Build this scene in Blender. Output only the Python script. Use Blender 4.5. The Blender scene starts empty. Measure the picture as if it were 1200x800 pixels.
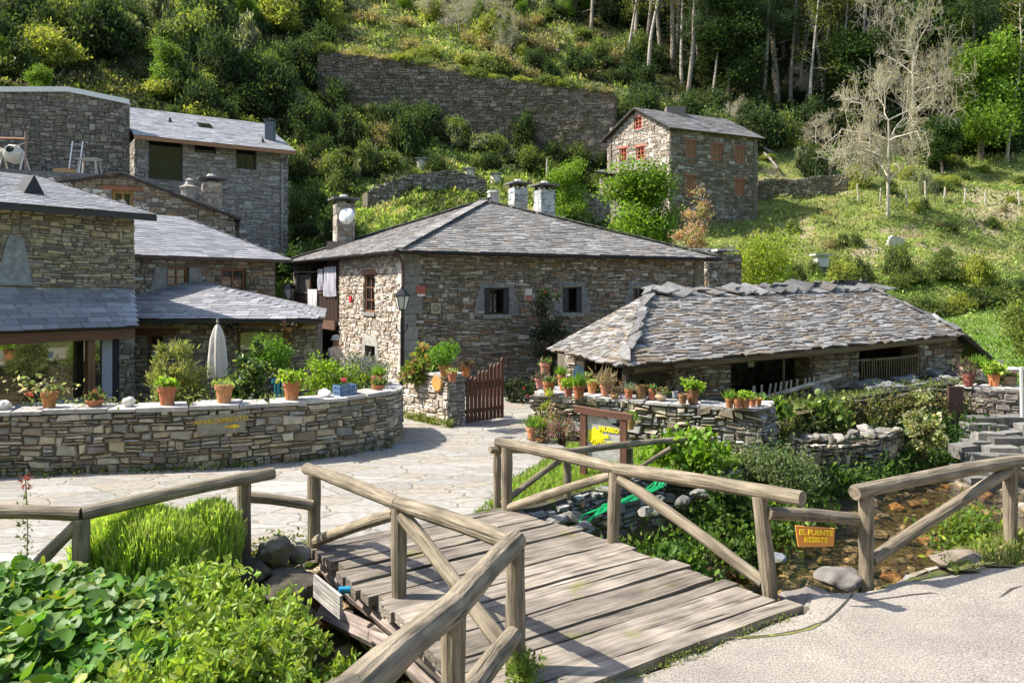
import bpy, math, random
import numpy as np
from mathutils import Vector, Matrix
R = math.radians
# ------------------------------------------------------------------ camera, sky, sun, exposure
sc = bpy.context.scene
col = sc.collection
CAMZ = 2.75
cd = bpy.data.cameras.new("camera"); cam = bpy.data.objects.new("camera", cd); col.objects.link(cam)
cam.location = (0, 0, CAMZ); cam.rotation_euler = (R(90), 0, 0)
cd.sensor_width = 36; cd.lens = 27; cd.shift_y = -0.05; cd.clip_start = 0.05; cd.clip_end = 600
sc.camera = cam
SUN_EL, SUN_AZ = 49.0, -87.0          # azimuth from +Y towards +X
w = bpy.data.worlds.new("World"); sc.world = w; w.use_nodes = True
nt = w.node_tree; bg = nt.nodes["Background"]
sky = nt.nodes.new("ShaderNodeTexSky"); sky.sky_type = 'NISHITA'; sky.sun_disc = False
sky.sun_elevation = R(SUN_EL); sky.sun_rotation = R(SUN_AZ); sky.dust_density = 1.5; sky.air_density = 1.0
nt.links.new(sky.outputs[0], bg.inputs[0]); bg.inputs[1].default_value = 0.15
sl = bpy.data.lights.new("sun", 'SUN'); sun = bpy.data.objects.new("sun", sl); col.objects.link(sun)
sl.energy = 4.4; sl.angle = R(0.5); sl.color = (1, .93, .82)
sv = Vector((math.sin(R(SUN_AZ))*math.cos(R(SUN_EL)), math.cos(R(SUN_AZ))*math.cos(R(SUN_EL)), math.sin(R(SUN_EL))))
sun.rotation_euler = sv.to_track_quat('Z', 'Y').to_euler(); sun.location = (-30, 0, 60)
vs = sc.view_settings; vs.view_transform = 'Standard'; vs.look = 'None'; vs.gamma = 1; vs.use_curve_mapping = False
vs.exposure = 1.18

# ------------------------------------------------------------------ helpers
def P(px, py, Y): return np.array([(px-600)/900*Y, Y, CAMZ+(340-py)/900*Y])
def Gz(px, py, z=0.0): return P(px, py, (CAMZ-z)*900/(py-340))
def rg(seed): return np.random.default_rng(seed)

def hsh(ix, iy, seed=0):
    n = (ix.astype(np.int64)*374761393 + iy.astype(np.int64)*668265263 + seed*1442695041) & 0x7fffffff
    n = ((n ^ (n >> 13))*1274126177) & 0x7fffffff
    return ((n ^ (n >> 16)) & 0xffff)/65535.0
def vn(x, y, seed=0):
    x = np.asarray(x, float); y = np.asarray(y, float)
    ix = np.floor(x); iy = np.floor(y); fx = x-ix; fy = y-iy
    fx = fx*fx*(3-2*fx); fy = fy*fy*(3-2*fy)
    a = hsh(ix, iy, seed); b = hsh(ix+1, iy, seed); c = hsh(ix, iy+1, seed); d = hsh(ix+1, iy+1, seed)
    return (a*(1-fx)+b*fx)*(1-fy)+(c*(1-fx)+d*fx)*fy
def fbm(x, y, seed=0, o=4):
    s = 0; a = .5; f = 1
    for k in range(o):
        s = s+a*vn(np.asarray(x)*f, np.asarray(y)*f, seed+k*17); a *= .5; f *= 2.03
    return s

class MB:
    def __init__(s): s.v = []; s.q = []; s.t = []; s.qc = []; s.tc = []; s.g = []; s.n = 0; s.hasg = False
    def add(s, v, q=None, c=(.5,.5,.5), t=None, g=None):
        v = np.asarray(v, float).reshape(-1, 3); s.v.append(v)
        if g is not None: s.hasg = True; s.g.append(np.asarray(g, float).reshape(-1, 3))
        else: s.g.append(v.copy())
        c = np.asarray(c, float)
        if q is not None and len(q):
            q = np.asarray(q, int).reshape(-1, 4); s.q.append(q+s.n)
            s.qc.append(np.broadcast_to(c if c.ndim == 2 else c[None], (len(q), 3)))
        if t is not None and len(t):
            t = np.asarray(t, int).reshape(-1, 3); s.t.append(t+s.n)
            s.tc.append(np.broadcast_to(c[:len(t)] if c.ndim == 2 and q is None else (c.mean(0) if c.ndim == 2 else c)[None], (len(t), 3)))
        s.n += len(v); return s
    def box(s, lo, hi, c=(.5,.5,.5)):
        x0,y0,z0 = lo; x1,y1,z1 = hi
        v = [(x0,y0,z0),(x1,y0,z0),(x1,y1,z0),(x0,y1,z0),(x0,y0,z1),(x1,y0,z1),(x1,y1,z1),(x0,y1,z1)]
        return s.add(v, BOXQ, c)
    def obox(s, o, a, b, cc, c=(.5,.5,.5)):           # origin corner and three edge vectors
        o,a,b,cc = [np.asarray(k, float) for k in (o,a,b,cc)]
        v = [o, o+a, o+a+b, o+b, o+cc, o+a+cc, o+a+b+cc, o+b+cc]
        L = [np.linalg.norm(k) for k in (a,b,cc)]
        u = [(0,0,0),(1,0,0),(1,1,0),(0,1,0),(0,0,1),(1,0,1),(1,1,1),(0,1,1)]
        big = int(np.argmax(L)); g = [(q[big]*L[big], q[(big+1)%3]*L[(big+1)%3], q[(big+2)%3]*L[(big+2)%3]) for q in u]
        g = np.array(g)+np.array([hash((round(o[0],3),round(o[1],3)))%97, 0, 0])
        return s.add(v, BOXQ, c, g=g)
    def beam(s, p, q, wd, ht, c=(.5,.5,.5), up=(0,0,1)):
        p = np.asarray(p, float); q = np.asarray(q, float); d = q-p; u = np.asarray(up, float)
        sd = np.cross(d, u); sd /= np.linalg.norm(sd)+1e-9; u2 = np.cross(sd, d); u2 /= np.linalg.norm(u2)+1e-9
        return s.obox(p-sd*wd/2-u2*ht/2, d, sd*wd, u2*ht, c)
    def tube(s, pts, rad, m=8, c=(.5,.5,.5), cap=True, seed=0, wob=0.0):
        pts = np.asarray(pts, float); k = len(pts); rad = np.broadcast_to(np.asarray(rad, float), (k,))
        d = np.gradient(pts, axis=0); d /= np.linalg.norm(d, axis=1)[:, None]+1e-9
        ref = np.array([0,0,1.0]) if abs(d[:,2]).mean() < .8 else np.array([1.0,0,0])
        a = np.cross(d, ref); a /= np.linalg.norm(a, axis=1)[:, None]+1e-9; b = np.cross(d, a)
        th = np.arange(m)/m*2*np.pi; rr = rad[:, None]*(1+wob*(vn(np.arange(k)[:, None]*.7+seed, np.cos(th)[None]*1.5+3, seed)-.5)*2)
        V = pts[:, None]+rr[..., None]*(np.cos(th)[None,:,None]*a[:,None]+np.sin(th)[None,:,None]*b[:,None])
        ln = np.r_[0, np.cumsum(np.linalg.norm(np.diff(pts, axis=0), axis=1))]
        G = np.stack([np.repeat(ln[:,None], m, 1)+seed*7.3, rr*np.cos(th)[None], rr*np.sin(th)[None]], -1)
        i = np.arange(k-1)[:,None]*m; j = np.arange(m)[None]; jn = (j+1) % m
        q = np.stack([i+j, i+jn, i+m+jn, i+m+j], -1).reshape(-1, 4)
        V = V.reshape(-1, 3); G = G.reshape(-1, 3); t = None
        if cap:
            V = np.vstack([V, pts[0], pts[-1]]); G = np.vstack([G, [[seed*7.3,0,0]], [[ln[-1]+seed*7.3,0,0]]]); jj = np.arange(m)
            t = np.vstack([np.stack([np.full(m, k*m), (jj+1) % m, jj], -1), np.stack([np.full(m, k*m+1), (k-1)*m+jj, (k-1)*m+(jj+1) % m], -1)])
        return s.add(V, q, c, t=t, g=G)
    def lathe(s, prof, at=(0,0,0), m=16, c=(.5,.5,.5)):
        prof = np.asarray(prof, float); k = len(prof); th = np.arange(m)/m*2*np.pi
        V = np.stack([prof[:,0,None]*np.cos(th), prof[:,0,None]*np.sin(th), np.repeat(prof[:,1,None], m, 1)], -1).reshape(-1, 3)+np.asarray(at)
        i = np.arange(k-1)[:,None]*m; j = np.arange(m)[None]; jn = (j+1) % m
        return s.add(V, np.stack([i+j, i+jn, i+m+jn, i+m+j], -1).reshape(-1, 4), c)
    def prism(s, poly, dv, c=(.5,.5,.5)):              # extrude polygon (n,3) by vector dv
        poly = np.asarray(poly, float); n = len(poly); v = np.vstack([poly, poly+np.asarray(dv)])
        q = [(i, (i+1) % n, n+(i+1) % n, n+i) for i in range(n)]
        t = [(0, i+1, i) for i in range(1, n-1)]+[(n, n+i, n+i+1) for i in range(1, n-1)]
        return s.add(v, q, c, t=t)
BOXQ = [(0,3,2,1),(4,5,6,7),(0,1,5,4),(1,2,6,5),(2,3,7,6),(3,0,4,7)]

def mesh_of(name, mb, mat, org=(0,0,0), smooth=False):
    me = bpy.data.meshes.new(name)
    V = np.vstack(mb.v)-np.asarray(org, float); nq = sum(map(len, mb.q)); ntr = sum(map(len, mb.t))
    loops = []; 
    if nq: loops.append(np.vstack(mb.q).ravel())
    if ntr: loops.append(np.vstack(mb.t).ravel())
    loops = np.concatenate(loops).astype(np.int32)
    tot = np.r_[np.full(nq, 4), np.full(ntr, 3)].astype(np.int32); st = np.r_[0, np.cumsum(tot)[:-1]].astype(np.int32)
    me.vertices.add(len(V)); me.vertices.foreach_set("co", V.astype(np.float32).ravel())
    me.loops.add(len(loops)); me.loops.foreach_set("vertex_index", loops)
    me.polygons.add(len(tot)); me.polygons.foreach_set("loop_start", st)
    try: me.polygons.foreach_set("loop_total", tot)
    except Exception: pass
    me.update(calc_edges=True)
    C = np.vstack(([np.vstack(mb.qc)] if nq else [])+([np.vstack(mb.tc)] if ntr else []))
    at = me.attributes.new("Col", 'FLOAT_COLOR', 'FACE'); at.data.foreach_set("color", np.c_[C, np.ones(len(C))].astype(np.float32).ravel())
    if mb.hasg:
        ga = me.attributes.new("grain", 'FLOAT_VECTOR', 'POINT'); ga.data.foreach_set("vector", np.vstack(mb.g).astype(np.float32).ravel())
    me.polygons.foreach_set("use_smooth", np.full(len(tot), bool(smooth)))
    me.materials.append(mat); me.validate(); return me

ORG = {}
def thing(name, label, cat, loc=(0,0,0), group=None):
    o = bpy.data.objects.new(name, None); col.objects.link(o); o.location = [float(k) for k in loc]; o.empty_display_size = .2
    o['label'] = label; o['category'] = cat; o['kind'] = 'thing'
    if group: o['group'] = group
    ORG[o.name] = np.asarray(loc, float); return o
def part(par, name, mb, mat, label=None, smooth=False):
    org = ORG[par.name]; o = bpy.data.objects.new(name, mesh_of(name, mb, mat, org, smooth)); col.objects.link(o); o.parent = par
    ORG[o.name] = org
    if label: o['label'] = label
    return o
def single(name, mb, mat, label, cat, loc=None, group=None, smooth=False):
    if loc is None: V = np.vstack(mb.v); loc = np.r_[V[:,:2].mean(0), V[:,2].min()]
    o = bpy.data.objects.new(name, mesh_of(name, mb, mat, loc, smooth)); col.objects.link(o); o.location = [float(k) for k in loc]
    o['label'] = label; o['category'] = cat; o['kind'] = 'thing'
    if group: o['group'] = group
    ORG[o.name] = np.asarray(loc, float); return o
def setting(name, mb, mat, kind='structure', smooth=False, label=None):
    o = bpy.data.objects.new(name, mesh_of(name, mb, mat, (0,0,0), smooth)); col.objects.link(o); o['kind'] = kind
    if label: o['label'] = label; o['category'] = name.replace('_', ' ')
    return o
def dup(root, loc, rz=0., s=1., label=None, group=None, sz=None):
    r = root.copy(); col.objects.link(r); r.location = [float(k) for k in loc]; r.rotation_euler = (0,0,rz); an = .82+.36*((rz*7.31)%1) if sz else 1.; r.scale = (s*an, s/an, sz or s)
    if label: r['label'] = label
    if group: r['group'] = group
    for ch in list(root.children):
        c = ch.copy(); col.objects.link(c); c.parent = r
        for g in ch.children:
            d = g.copy(); col.objects.link(d); d.parent = c
    return r

# ------------------------------------------------------------------ materials
def newmat(name):
    m = bpy.data.materials.new(name); m.use_nodes = True; n = m.node_tree.nodes; return m, n, m.node_tree.links, n["Principled BSDF"]
def amat(name, rough=.85, nscale=8., namp=.35, bump=.3, bscale=30., spec=.3, trans=0., grain=None, moss=None, detail=5, tint=(1.75,1.75,.8), crack=None):
    """Attribute-coloured material: face colour * noise, bump; moss=(colour, scale, threshold)."""
    m, n, l, b = newmat(name)
    at = n.new("ShaderNodeAttribute"); at.attribute_name = "Col"
    if grain:
        ga = n.new("ShaderNodeAttribute"); ga.attribute_name = "grain"; mp = n.new("ShaderNodeMapping"); mp.inputs['Scale'].default_value = grain
        l.new(ga.outputs['Vector'], mp.inputs[0]); vec = mp.outputs[0]
    else:
        tc = n.new("ShaderNodeTexCoord"); vec = tc.outputs['Object']
    no = n.new("ShaderNodeTexNoise"); no.inputs['Scale'].default_value = nscale; no.inputs['Detail'].default_value = detail; l.new(vec, no.inputs[0])
    mr = n.new("ShaderNodeMapRange"); mr.inputs[1].default_value = .25; mr.inputs[2].default_value = .75; mr.inputs[3].default_value = 1-namp; mr.inputs[4].default_value = 1+namp
    l.new(no.outputs[0], mr.inputs[0])
    mx = n.new("ShaderNodeMix"); mx.data_type = 'RGBA'; mx.blend_type = 'MULTIPLY'; mx.inputs[0].default_value = 1
    l.new(at.outputs['Color'], mx.inputs[6]); l.new(mr.outputs[0], mx.inputs[7]); outc = mx.outputs[2]
    if moss:
        n2 = n.new("ShaderNodeTexNoise"); n2.inputs['Scale'].default_value = moss[1]; n2.inputs['Detail'].default_value = 6
        tc2 = n.new("ShaderNodeTexCoord"); l.new(tc2.outputs['Object'], n2.inputs[0])
        r2 = n.new("ShaderNodeMapRange"); r2.inputs[1].default_value = moss[2]; r2.inputs[2].default_value = moss[2]+.1; r2.inputs[4].default_value = .8; l.new(n2.outputs[0], r2.inputs[0])
        m2 = n.new("ShaderNodeMix"); m2.data_type = 'RGBA'; l.new(r2.outputs[0], m2.inputs[0]); l.new(outc, m2.inputs[6]); m2.inputs[7].default_value = (*moss[0], 1); outc = m2.outputs[2]
    if crack:
        mp4 = n.new("ShaderNodeMapping"); mp4.inputs['Scale'].default_value = crack[0]; l.new(ga.outputs['Vector'], mp4.inputs[0])
        n4 = n.new("ShaderNodeTexNoise"); n4.inputs['Scale'].default_value = 1; n4.inputs['Detail'].default_value = 3; l.new(mp4.outputs[0], n4.inputs[0])
        r4 = n.new("ShaderNodeMapRange"); r4.inputs[1].default_value = crack[1]; r4.inputs[2].default_value = crack[1]+.05; r4.inputs[3].default_value = 1; r4.inputs[4].default_value = .22; l.new(n4.outputs[0], r4.inputs[0])
        m4 = n.new("ShaderNodeMix"); m4.data_type = 'RGBA'; m4.blend_type = 'MULTIPLY'; m4.inputs[0].default_value = 1; l.new(outc, m4.inputs[6]); l.new(r4.outputs[0], m4.inputs[7]); outc = m4.outputs[2]
        n5 = n.new("ShaderNodeTexNoise"); n5.inputs['Scale'].default_value = 3.2; n5.inputs['Detail'].default_value = 5; tc5 = n.new("ShaderNodeTexCoord"); l.new(tc5.outputs['Object'], n5.inputs[0])
        r5 = n.new("ShaderNodeMapRange"); r5.inputs[1].default_value = .3; r5.inputs[2].default_value = .7; r5.inputs[3].default_value = .68; r5.inputs[4].default_value = 1.25; l.new(n5.outputs[0], r5.inputs[0])
        m5 = n.new("ShaderNodeMix"); m5.data_type = 'RGBA'; m5.blend_type = 'MULTIPLY'; m5.inputs[0].default_value = 1; l.new(outc, m5.inputs[6]); l.new(r5.outputs[0], m5.inputs[7]); outc = m5.outputs[2]
    l.new(outc, b.inputs['Base Color']); b.inputs['Roughness'].default_value = rough; b.inputs['Specular IOR Level'].default_value = spec
    if bump:
        n3 = n.new("ShaderNodeTexNoise"); n3.inputs['Scale'].default_value = bscale; n3.inputs['Detail'].default_value = 5; n3.inputs['Roughness'].default_value = .65; l.new(vec, n3.inputs[0])
        bp = n.new("ShaderNodeBump"); bp.inputs['Strength'].default_value = bump; bp.inputs['Distance'].default_value = .02; l.new(n3.outputs[0], bp.inputs['Height']); l.new(bp.outputs[0], b.inputs['Normal'])
    if trans:
        tr = n.new("ShaderNodeBsdfTranslucent"); ms = n.new("ShaderNodeMixShader"); ms.inputs[0].default_value = trans
        hs = n.new("ShaderNodeMix"); hs.data_type = 'RGBA'; hs.blend_type = 'MULTIPLY'; hs.inputs[0].default_value = 1; l.new(outc, hs.inputs[6]); hs.inputs[7].default_value = (*tint, 1)
        l.new(hs.outputs[2], tr.inputs[0]); l.new(b.outputs[0], ms.inputs[1]); l.new(tr.outputs[0], ms.inputs[2]); l.new(ms.outputs[0], n["Material Output"].inputs[0])
    return m
def pmat(name, c, rough=.6, metal=0., spec=.5, emit=None):
    m, n, l, b = newmat(name); b.inputs['Base Color'].default_value = (*c, 1); b.inputs['Roughness'].default_value = rough; b.inputs['Metallic'].default_value = metal; b.inputs['Specular IOR Level'].default_value = spec
    no = n.new("ShaderNodeTexNoise"); no.inputs['Scale'].default_value = 14; no.inputs['Detail'].default_value = 4
    tc = n.new("ShaderNodeTexCoord"); l.new(tc.outputs['Object'], no.inputs[0])
    mr = n.new("ShaderNodeMapRange"); mr.inputs[3].default_value = .75; mr.inputs[4].default_value = 1.2; l.new(no.outputs[0], mr.inputs[0])
    mx = n.new("ShaderNodeMix"); mx.data_type = 'RGBA'; mx.blend_type = 'MULTIPLY'; mx.inputs[0].default_value = 1; mx.inputs[6].default_value = (*c, 1); l.new(mr.outputs[0], mx.inputs[7]); l.new(mx.outputs[2], b.inputs['Base Color'])
    return m
M = {}
M['stone'] = amat('stone', .9, 9, .32, .55, 26, .2)
M['mossy'] = amat('mossy_stone', .9, 9, .35, .6, 22, .2, moss=((.09,.10,.03), 2.6, .56))
M['slate'] = amat('slate', .42, 5, .14, .08, 40, .5)
M['oldslate'] = amat('old_slate', .7, 9, .35, .35, 45, .35, moss=((.20,.155,.09), 2.4, .63))
M['leaf'] = amat('leaf', .6, 3, .2, 0, 1, .25, trans=.42)
M['gloss'] = amat('glossy_leaf', .5, 8, .2, 0, 1, .35, trans=.35)
M['far'] = amat('far_leaf', .8, .35, .35, 0, 1, .1, trans=.36)
M['bark'] = amat('bark', .9, 5, .4, .6, 20, .2)
M['log'] = amat('weathered_log', .85, 1., .55, .8, 1.6, .2, grain=(2.6, 30, 30), moss=((.16,.15,.06), 2.0, .62), crack=((1.1,42,42),.64))
M['plank'] = amat('weathered_plank', .9, 1., .55, .9, 1.5, .15, grain=(1.8, 16, 40), moss=((.20,.19,.07), 2.3, .61), crack=((.9,13,30),.62))
M['wood'] = amat('stained_wood', .6, 1., .35, .3, 1.5, .35, grain=(2, 30, 30))
M['terra'] = amat('terracotta', .9, 14, .3, .25, 60, .15, moss=((.42,.36,.30), 7., .60))
M['paint'] = amat('painted', .6, 24, .16, .05, 60, .3)
M['cloth'] = amat('cloth', .9, 6, .1, .2, 30, .1, trans=.25, tint=(1,1,1))
M['metal'] = pmat('dark_iron', (.03,.03,.032), .45, .6)
M['zinc'] = pmat('zinc', (.35,.36,.37), .4, .9)
M['white'] = pmat('white_paint', (.75,.75,.73), .5)
M['yellow'] = pmat('yellow_paint', (.85,.62,.03), .6)
M['glass'] = pmat('window_glass', (.012,.014,.014), .04, 0, .9)
def mirror_glass():
    m, n, l, b = newmat('reflective_glass'); b.inputs['Base Color'].default_value = (.03,.035,.025,1); b.inputs['Roughness'].default_value = .15
    g = n.new("ShaderNodeBsdfGlossy"); g.inputs[0].default_value = (.62,.64,.5,1); g.inputs[1].default_value = .02
    ms = n.new("ShaderNodeMixShader"); ms.inputs[0].default_value = .38; l.new(b.outputs[0], ms.inputs[1]); l.new(g.outputs[0], ms.inputs[2]); l.new(ms.outputs[0], n["Material Output"].inputs[0]); return m
M['mirror'] = mirror_glass(); M['boards'] = pmat('brown_boards',(.20,.12,.06),.8)
def ground_mat():
    m, n, l, b = newmat('hill_ground'); tc = n.new("ShaderNodeTexCoord"); cols = [(.055,.07,.022),(.10,.12,.035),(.17,.15,.08),(.08,.06,.035)]
    no = n.new("ShaderNodeTexNoise"); no.inputs['Scale'].default_value = .22; no.inputs['Detail'].default_value = 9; no.inputs['Roughness'].default_value = .62; l.new(tc.outputs['Object'], no.inputs[0])
    cr = n.new("ShaderNodeValToRGB"); el = cr.color_ramp.elements; el[0].position = .36; el[0].color = (*cols[0],1); el[1].position = .66; el[1].color = (*cols[3],1)
    e = el.new(.46); e.color = (*cols[1],1); e = el.new(.56); e.color = (*cols[2],1); l.new(no.outputs[0], cr.inputs[0])
    at = n.new("ShaderNodeAttribute"); at.attribute_name = "Col"; mm = n.new("ShaderNodeMix"); mm.data_type = 'RGBA'; mm.inputs[0].default_value = .7; l.new(cr.outputs[0], mm.inputs[6]); l.new(at.outputs['Color'], mm.inputs[7]); l.new(mm.outputs[2], b.inputs['Base Color'])
    n2 = n.new("ShaderNodeTexNoise"); n2.inputs['Scale'].default_value = 5; n2.inputs['Detail'].default_value = 8; l.new(tc.outputs['Object'], n2.inputs[0])
    bp = n.new("ShaderNodeBump"); bp.inputs['Strength'].default_value = 1; bp.inputs['Distance'].default_value = .12; l.new(n2.outputs[0], bp.inputs['Height']); l.new(bp.outputs[0], b.inputs['Normal'])
    b.inputs['Roughness'].default_value = 1; b.inputs['Specular IOR Level'].default_value = .05; return m
M['ground'] = ground_mat()
def paving_mat():
    m, n, l, b = newmat('flagstone_paving'); tc = n.new("ShaderNodeTexCoord"); mp = n.new("ShaderNodeMapping"); mp.inputs['Scale'].default_value = (1.0, 2.3, 1); mp.inputs['Rotation'].default_value = (0,0,R(-12)); l.new(tc.outputs['Object'], mp.inputs[0])
    nz = n.new("ShaderNodeTexNoise"); nz.inputs['Scale'].default_value = 1.7; nz.inputs['Detail'].default_value = 3; l.new(mp.outputs[0], nz.inputs[0])
    ad = n.new("ShaderNodeMix"); ad.data_type = 'RGBA'; ad.blend_type = 'LINEAR_LIGHT'; ad.inputs[0].default_value = .16; l.new(mp.outputs[0], ad.inputs[6]); l.new(nz.outputs[1], ad.inputs[7])
    ve = n.new("ShaderNodeTexVoronoi"); ve.feature = 'DISTANCE_TO_EDGE'; ve.inputs['Scale'].default_value = 1.45; l.new(ad.outputs[2], ve.inputs[0])
    vc = n.new("ShaderNodeTexVoronoi"); vc.inputs['Scale'].default_value = 1.45; l.new(ad.outputs[2], vc.inputs[0])
    cr = n.new("ShaderNodeValToRGB"); el = cr.color_ramp.elements; el[0].color = (.26,.245,.215,1); el[1].color = (.38,.37,.34,1); e = el.new(.5); e.color = (.335,.32,.29,1); e = el.new(.8); e.color = (.30,.265,.215,1)
    sp = n.new("ShaderNodeSeparateColor"); l.new(vc.outputs['Color'], sp.inputs[0]); l.new(sp.outputs[0], cr.inputs[0])
    n2 = n.new("ShaderNodeTexNoise"); n2.inputs['Scale'].default_value = 9; n2.inputs['Detail'].default_value = 7; n2.inputs['Roughness'].default_value = .7; l.new(mp.outputs[0], n2.inputs[0])
    mr = n.new("ShaderNodeMapRange"); mr.inputs[1].default_value = .3; mr.inputs[2].default_value = .7; mr.inputs[3].default_value = .62; mr.inputs[4].default_value = 1.22; l.new(n2.outputs[0], mr.inputs[0])
    mx = n.new("ShaderNodeMix"); mx.data_type = 'RGBA'; mx.blend_type = 'MULTIPLY'; mx.inputs[0].default_value = 1; l.new(cr.outputs[0], mx.inputs[6]); l.new(mr.outputs[0], mx.inputs[7])
    jr = n.new("ShaderNodeMapRange"); jr.inputs[1].default_value = .004; jr.inputs[2].default_value = .035; l.new(ve.outputs[0], jr.inputs[0])
    jc = n.new("ShaderNodeMix"); jc.data_type = 'RGBA'; l.new(jr.outputs[0], jc.inputs[0]); jc.inputs[6].default_value = (.25,.22,.165,1); l.new(mx.outputs[2], jc.inputs[7]); l.new(jc.outputs[2], b.inputs['Base Color'])
    hm = n.new("ShaderNodeMath"); hm.operation = 'ADD'; l.new(jr.outputs[0], hm.inputs[0]); l.new(n2.outputs[0], hm.inputs[1])
    bp = n.new("ShaderNodeBump"); bp.inputs['Strength'].default_value = .7; bp.inputs['Distance'].default_value = .025; l.new(hm.outputs[0], bp.inputs['Height']); l.new(bp.outputs[0], b.inputs['Normal'])
    b.inputs['Roughness'].default_value = .8; b.inputs['Specular IOR Level'].default_value = .25; return m
M['paving'] = paving_mat()
def concrete_mat():
    m, n, l, b = newmat('rough_concrete'); tc = n.new("ShaderNodeTexCoord")
    def nz(s, d): k = n.new("ShaderNodeTexNoise"); k.inputs['Scale'].default_value = s; k.inputs['Detail'].default_value = d; k.inputs['Roughness'].default_value = .65; l.new(tc.outputs['Object'], k.inputs[0]); return k
    a = nz(70, 4); c = nz(1.1, 6)
    cr = n.new("ShaderNodeValToRGB"); el = cr.color_ramp.elements; el[0].position = .38; el[0].color = (.13,.115,.095,1); el[1].position = .64; el[1].color = (.39,.35,.30,1); l.new(a.outputs[0], cr.inputs[0])
    mr = n.new("ShaderNodeMapRange"); mr.inputs[1].default_value = .3; mr.inputs[2].default_value = .7; mr.inputs[3].default_value = .75; mr.inputs[4].default_value = 1.2; l.new(c.outputs[0], mr.inputs[0])
    mx = n.new("ShaderNodeMix"); mx.data_type = 'RGBA'; mx.blend_type = 'MULTIPLY'; mx.inputs[0].default_value = 1; l.new(cr.outputs[0], mx.inputs[6]); l.new(mr.outputs[0], mx.inputs[7]); l.new(mx.outputs[2], b.inputs['Base Color'])
    bp = n.new("ShaderNodeBump"); bp.inputs['Strength'].default_value = .6; bp.inputs['Distance'].default_value = .006; l.new(a.outputs[0], bp.inputs['Height']); l.new(bp.outputs[0], b.inputs['Normal'])
    b.inputs['Roughness'].default_value = .9; return m
M['concrete'] = concrete_mat()
def water_mat():
    m, n, l, b = newmat('stream_water'); tc = n.new("ShaderNodeTexCoord"); mp = n.new("ShaderNodeMapping"); mp.inputs['Rotation'].default_value = (0,0,R(-38)); mp.inputs['Scale'].default_value = (1, 2.0, 1); l.new(tc.outputs['Object'], mp.inputs[0])
    g = n.new("ShaderNodeBsdfGlossy"); g.inputs[1].default_value = .05; g.inputs[0].default_value = (.9,.92,.95,1)
    t = n.new("ShaderNodeBsdfTransparent"); t.inputs[0].default_value = (.86,.78,.6,1)
    fr = n.new("ShaderNodeFresnel"); fr.inputs[0].default_value = 1.33
    a = n.new("ShaderNodeTexNoise"); a.inputs['Scale'].default_value = 5; a.inputs['Detail'].default_value = 5; l.new(mp.outputs[0], a.inputs[0])
    bp = n.new("ShaderNodeBump"); bp.inputs['Strength'].default_value = 1; bp.inputs['Distance'].default_value = .09; l.new(a.outputs[0], bp.inputs['Height'])
    l.new(bp.outputs[0], g.inputs['Normal']); l.new(bp.outputs[0], fr.inputs['Normal'])
    ms = n.new("ShaderNodeMixShader"); l.new(fr.outputs[0], ms.inputs[0]); l.new(t.outputs[0], ms.inputs[1]); l.new(g.outputs[0], ms.inputs[2]); l.new(ms.outputs[0], n["Material Output"].inputs[0]); return m
M['water'] = water_mat()

# ------------------------------------------------------------------ terrain
CP = [(-12,8,0),(-12,12,0),(-9,10,0),(-8,14,0),(-5,12,0),(-5,16,0),(-3,18,0),(0,12,0),(0,16,0),(2,13,0),(-12,17,0),(-9,20,0),(-3,21,0),(3,19,0),(3,23,0),(-6,25,.1),
 (0,4,0),(4,5,0),(4,12,0),(8,13,0),(8,19,0),(13,20,-.1),(6,22,.2),(12,25,0),(18,20,-.1),(14,16,-.2),(-4,5,0),(-3,1,0.2),(4,0,.9),(0,0,.9),(-8,3,.5),
 (-13,34,2.5),(-13,25,1),(-20,34,7.6),(-26,34,8.4),(-18,28,2),(-26,26,3),(-30,10,2),(-30,0,2),(30,0,1),(30,12,.3),(-7,30,1.6),(0,33,1.8),(7,30,1.6),(0,-20,1.5),(-20,-20,4),(20,-20,3),(0,-40,10),(0,-60,24),(-40,-50,24),(40,-50,24),
 (-40,30,17),(-55,60,36),(-45,0,12),(40,30,3),(60,42,9),(80,80,42),(-75,30,34),(-75,90,62),(90,20,6),(90,140,88),(-75,140,96)]
for a in [(1150,430,27),(1100,358,38),(1200,440,24),(1200,362,36),(950,326,40),(1100,322,39.2),(1000,290,44),(1190,300,44),(900,290,45),(1040,255,48),(1000,235,52),(1190,230,52),(900,235,53),
          (1000,190,60),(1200,190,60),(900,100,74),(1100,100,74),(1000,0,90),(1200,-50,97),(800,0,90),(800,60,78),(880,150,63),(785,270,46),(712,250,50),(888,268,49),
          (650,230,44),(550,215,44),(450,215,42),(400,240,38),(350,300,34),(450,260,36),(600,262,38),(385,150,52),(550,160,52.5),(718,160,53),(385,62,55),(560,88,56),(718,105,57),(400,20,67),(550,40,67),(600,0,80),(700,60,70),(720,0,86),
          (338,285,37),(340,170,45),(340,100,49),(200,112,43),(0,100,35),(100,50,46),(0,40,44),(200,40,54),(300,40,58),(0,-20,56),(200,-40,66),(380,-20,74),(-150,60,44),(-300,0,60),(0,-250,120),(400,-250,125),(800,-250,130),(1200,-250,130),(1400,100,80),(1400,250,52)]:
    CP.append(tuple(P(*a)))
CP = np.array(CP, float)
def _rbf():
    xy = CP[:, :2]; n = len(xy); D = np.linalg.norm(xy[:,None]-xy[None], axis=2)
    A = np.zeros((n+3, n+3)); A[:n,:n] = D+np.eye(n)*-.15; A[:n,n] = 1; A[:n,n+1:] = xy; A[n,:n] = 1; A[n+1:,:n] = xy.T
    return np.linalg.solve(A, np.r_[CP[:,2], 0, 0, 0])
RW = _rbf()
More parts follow.
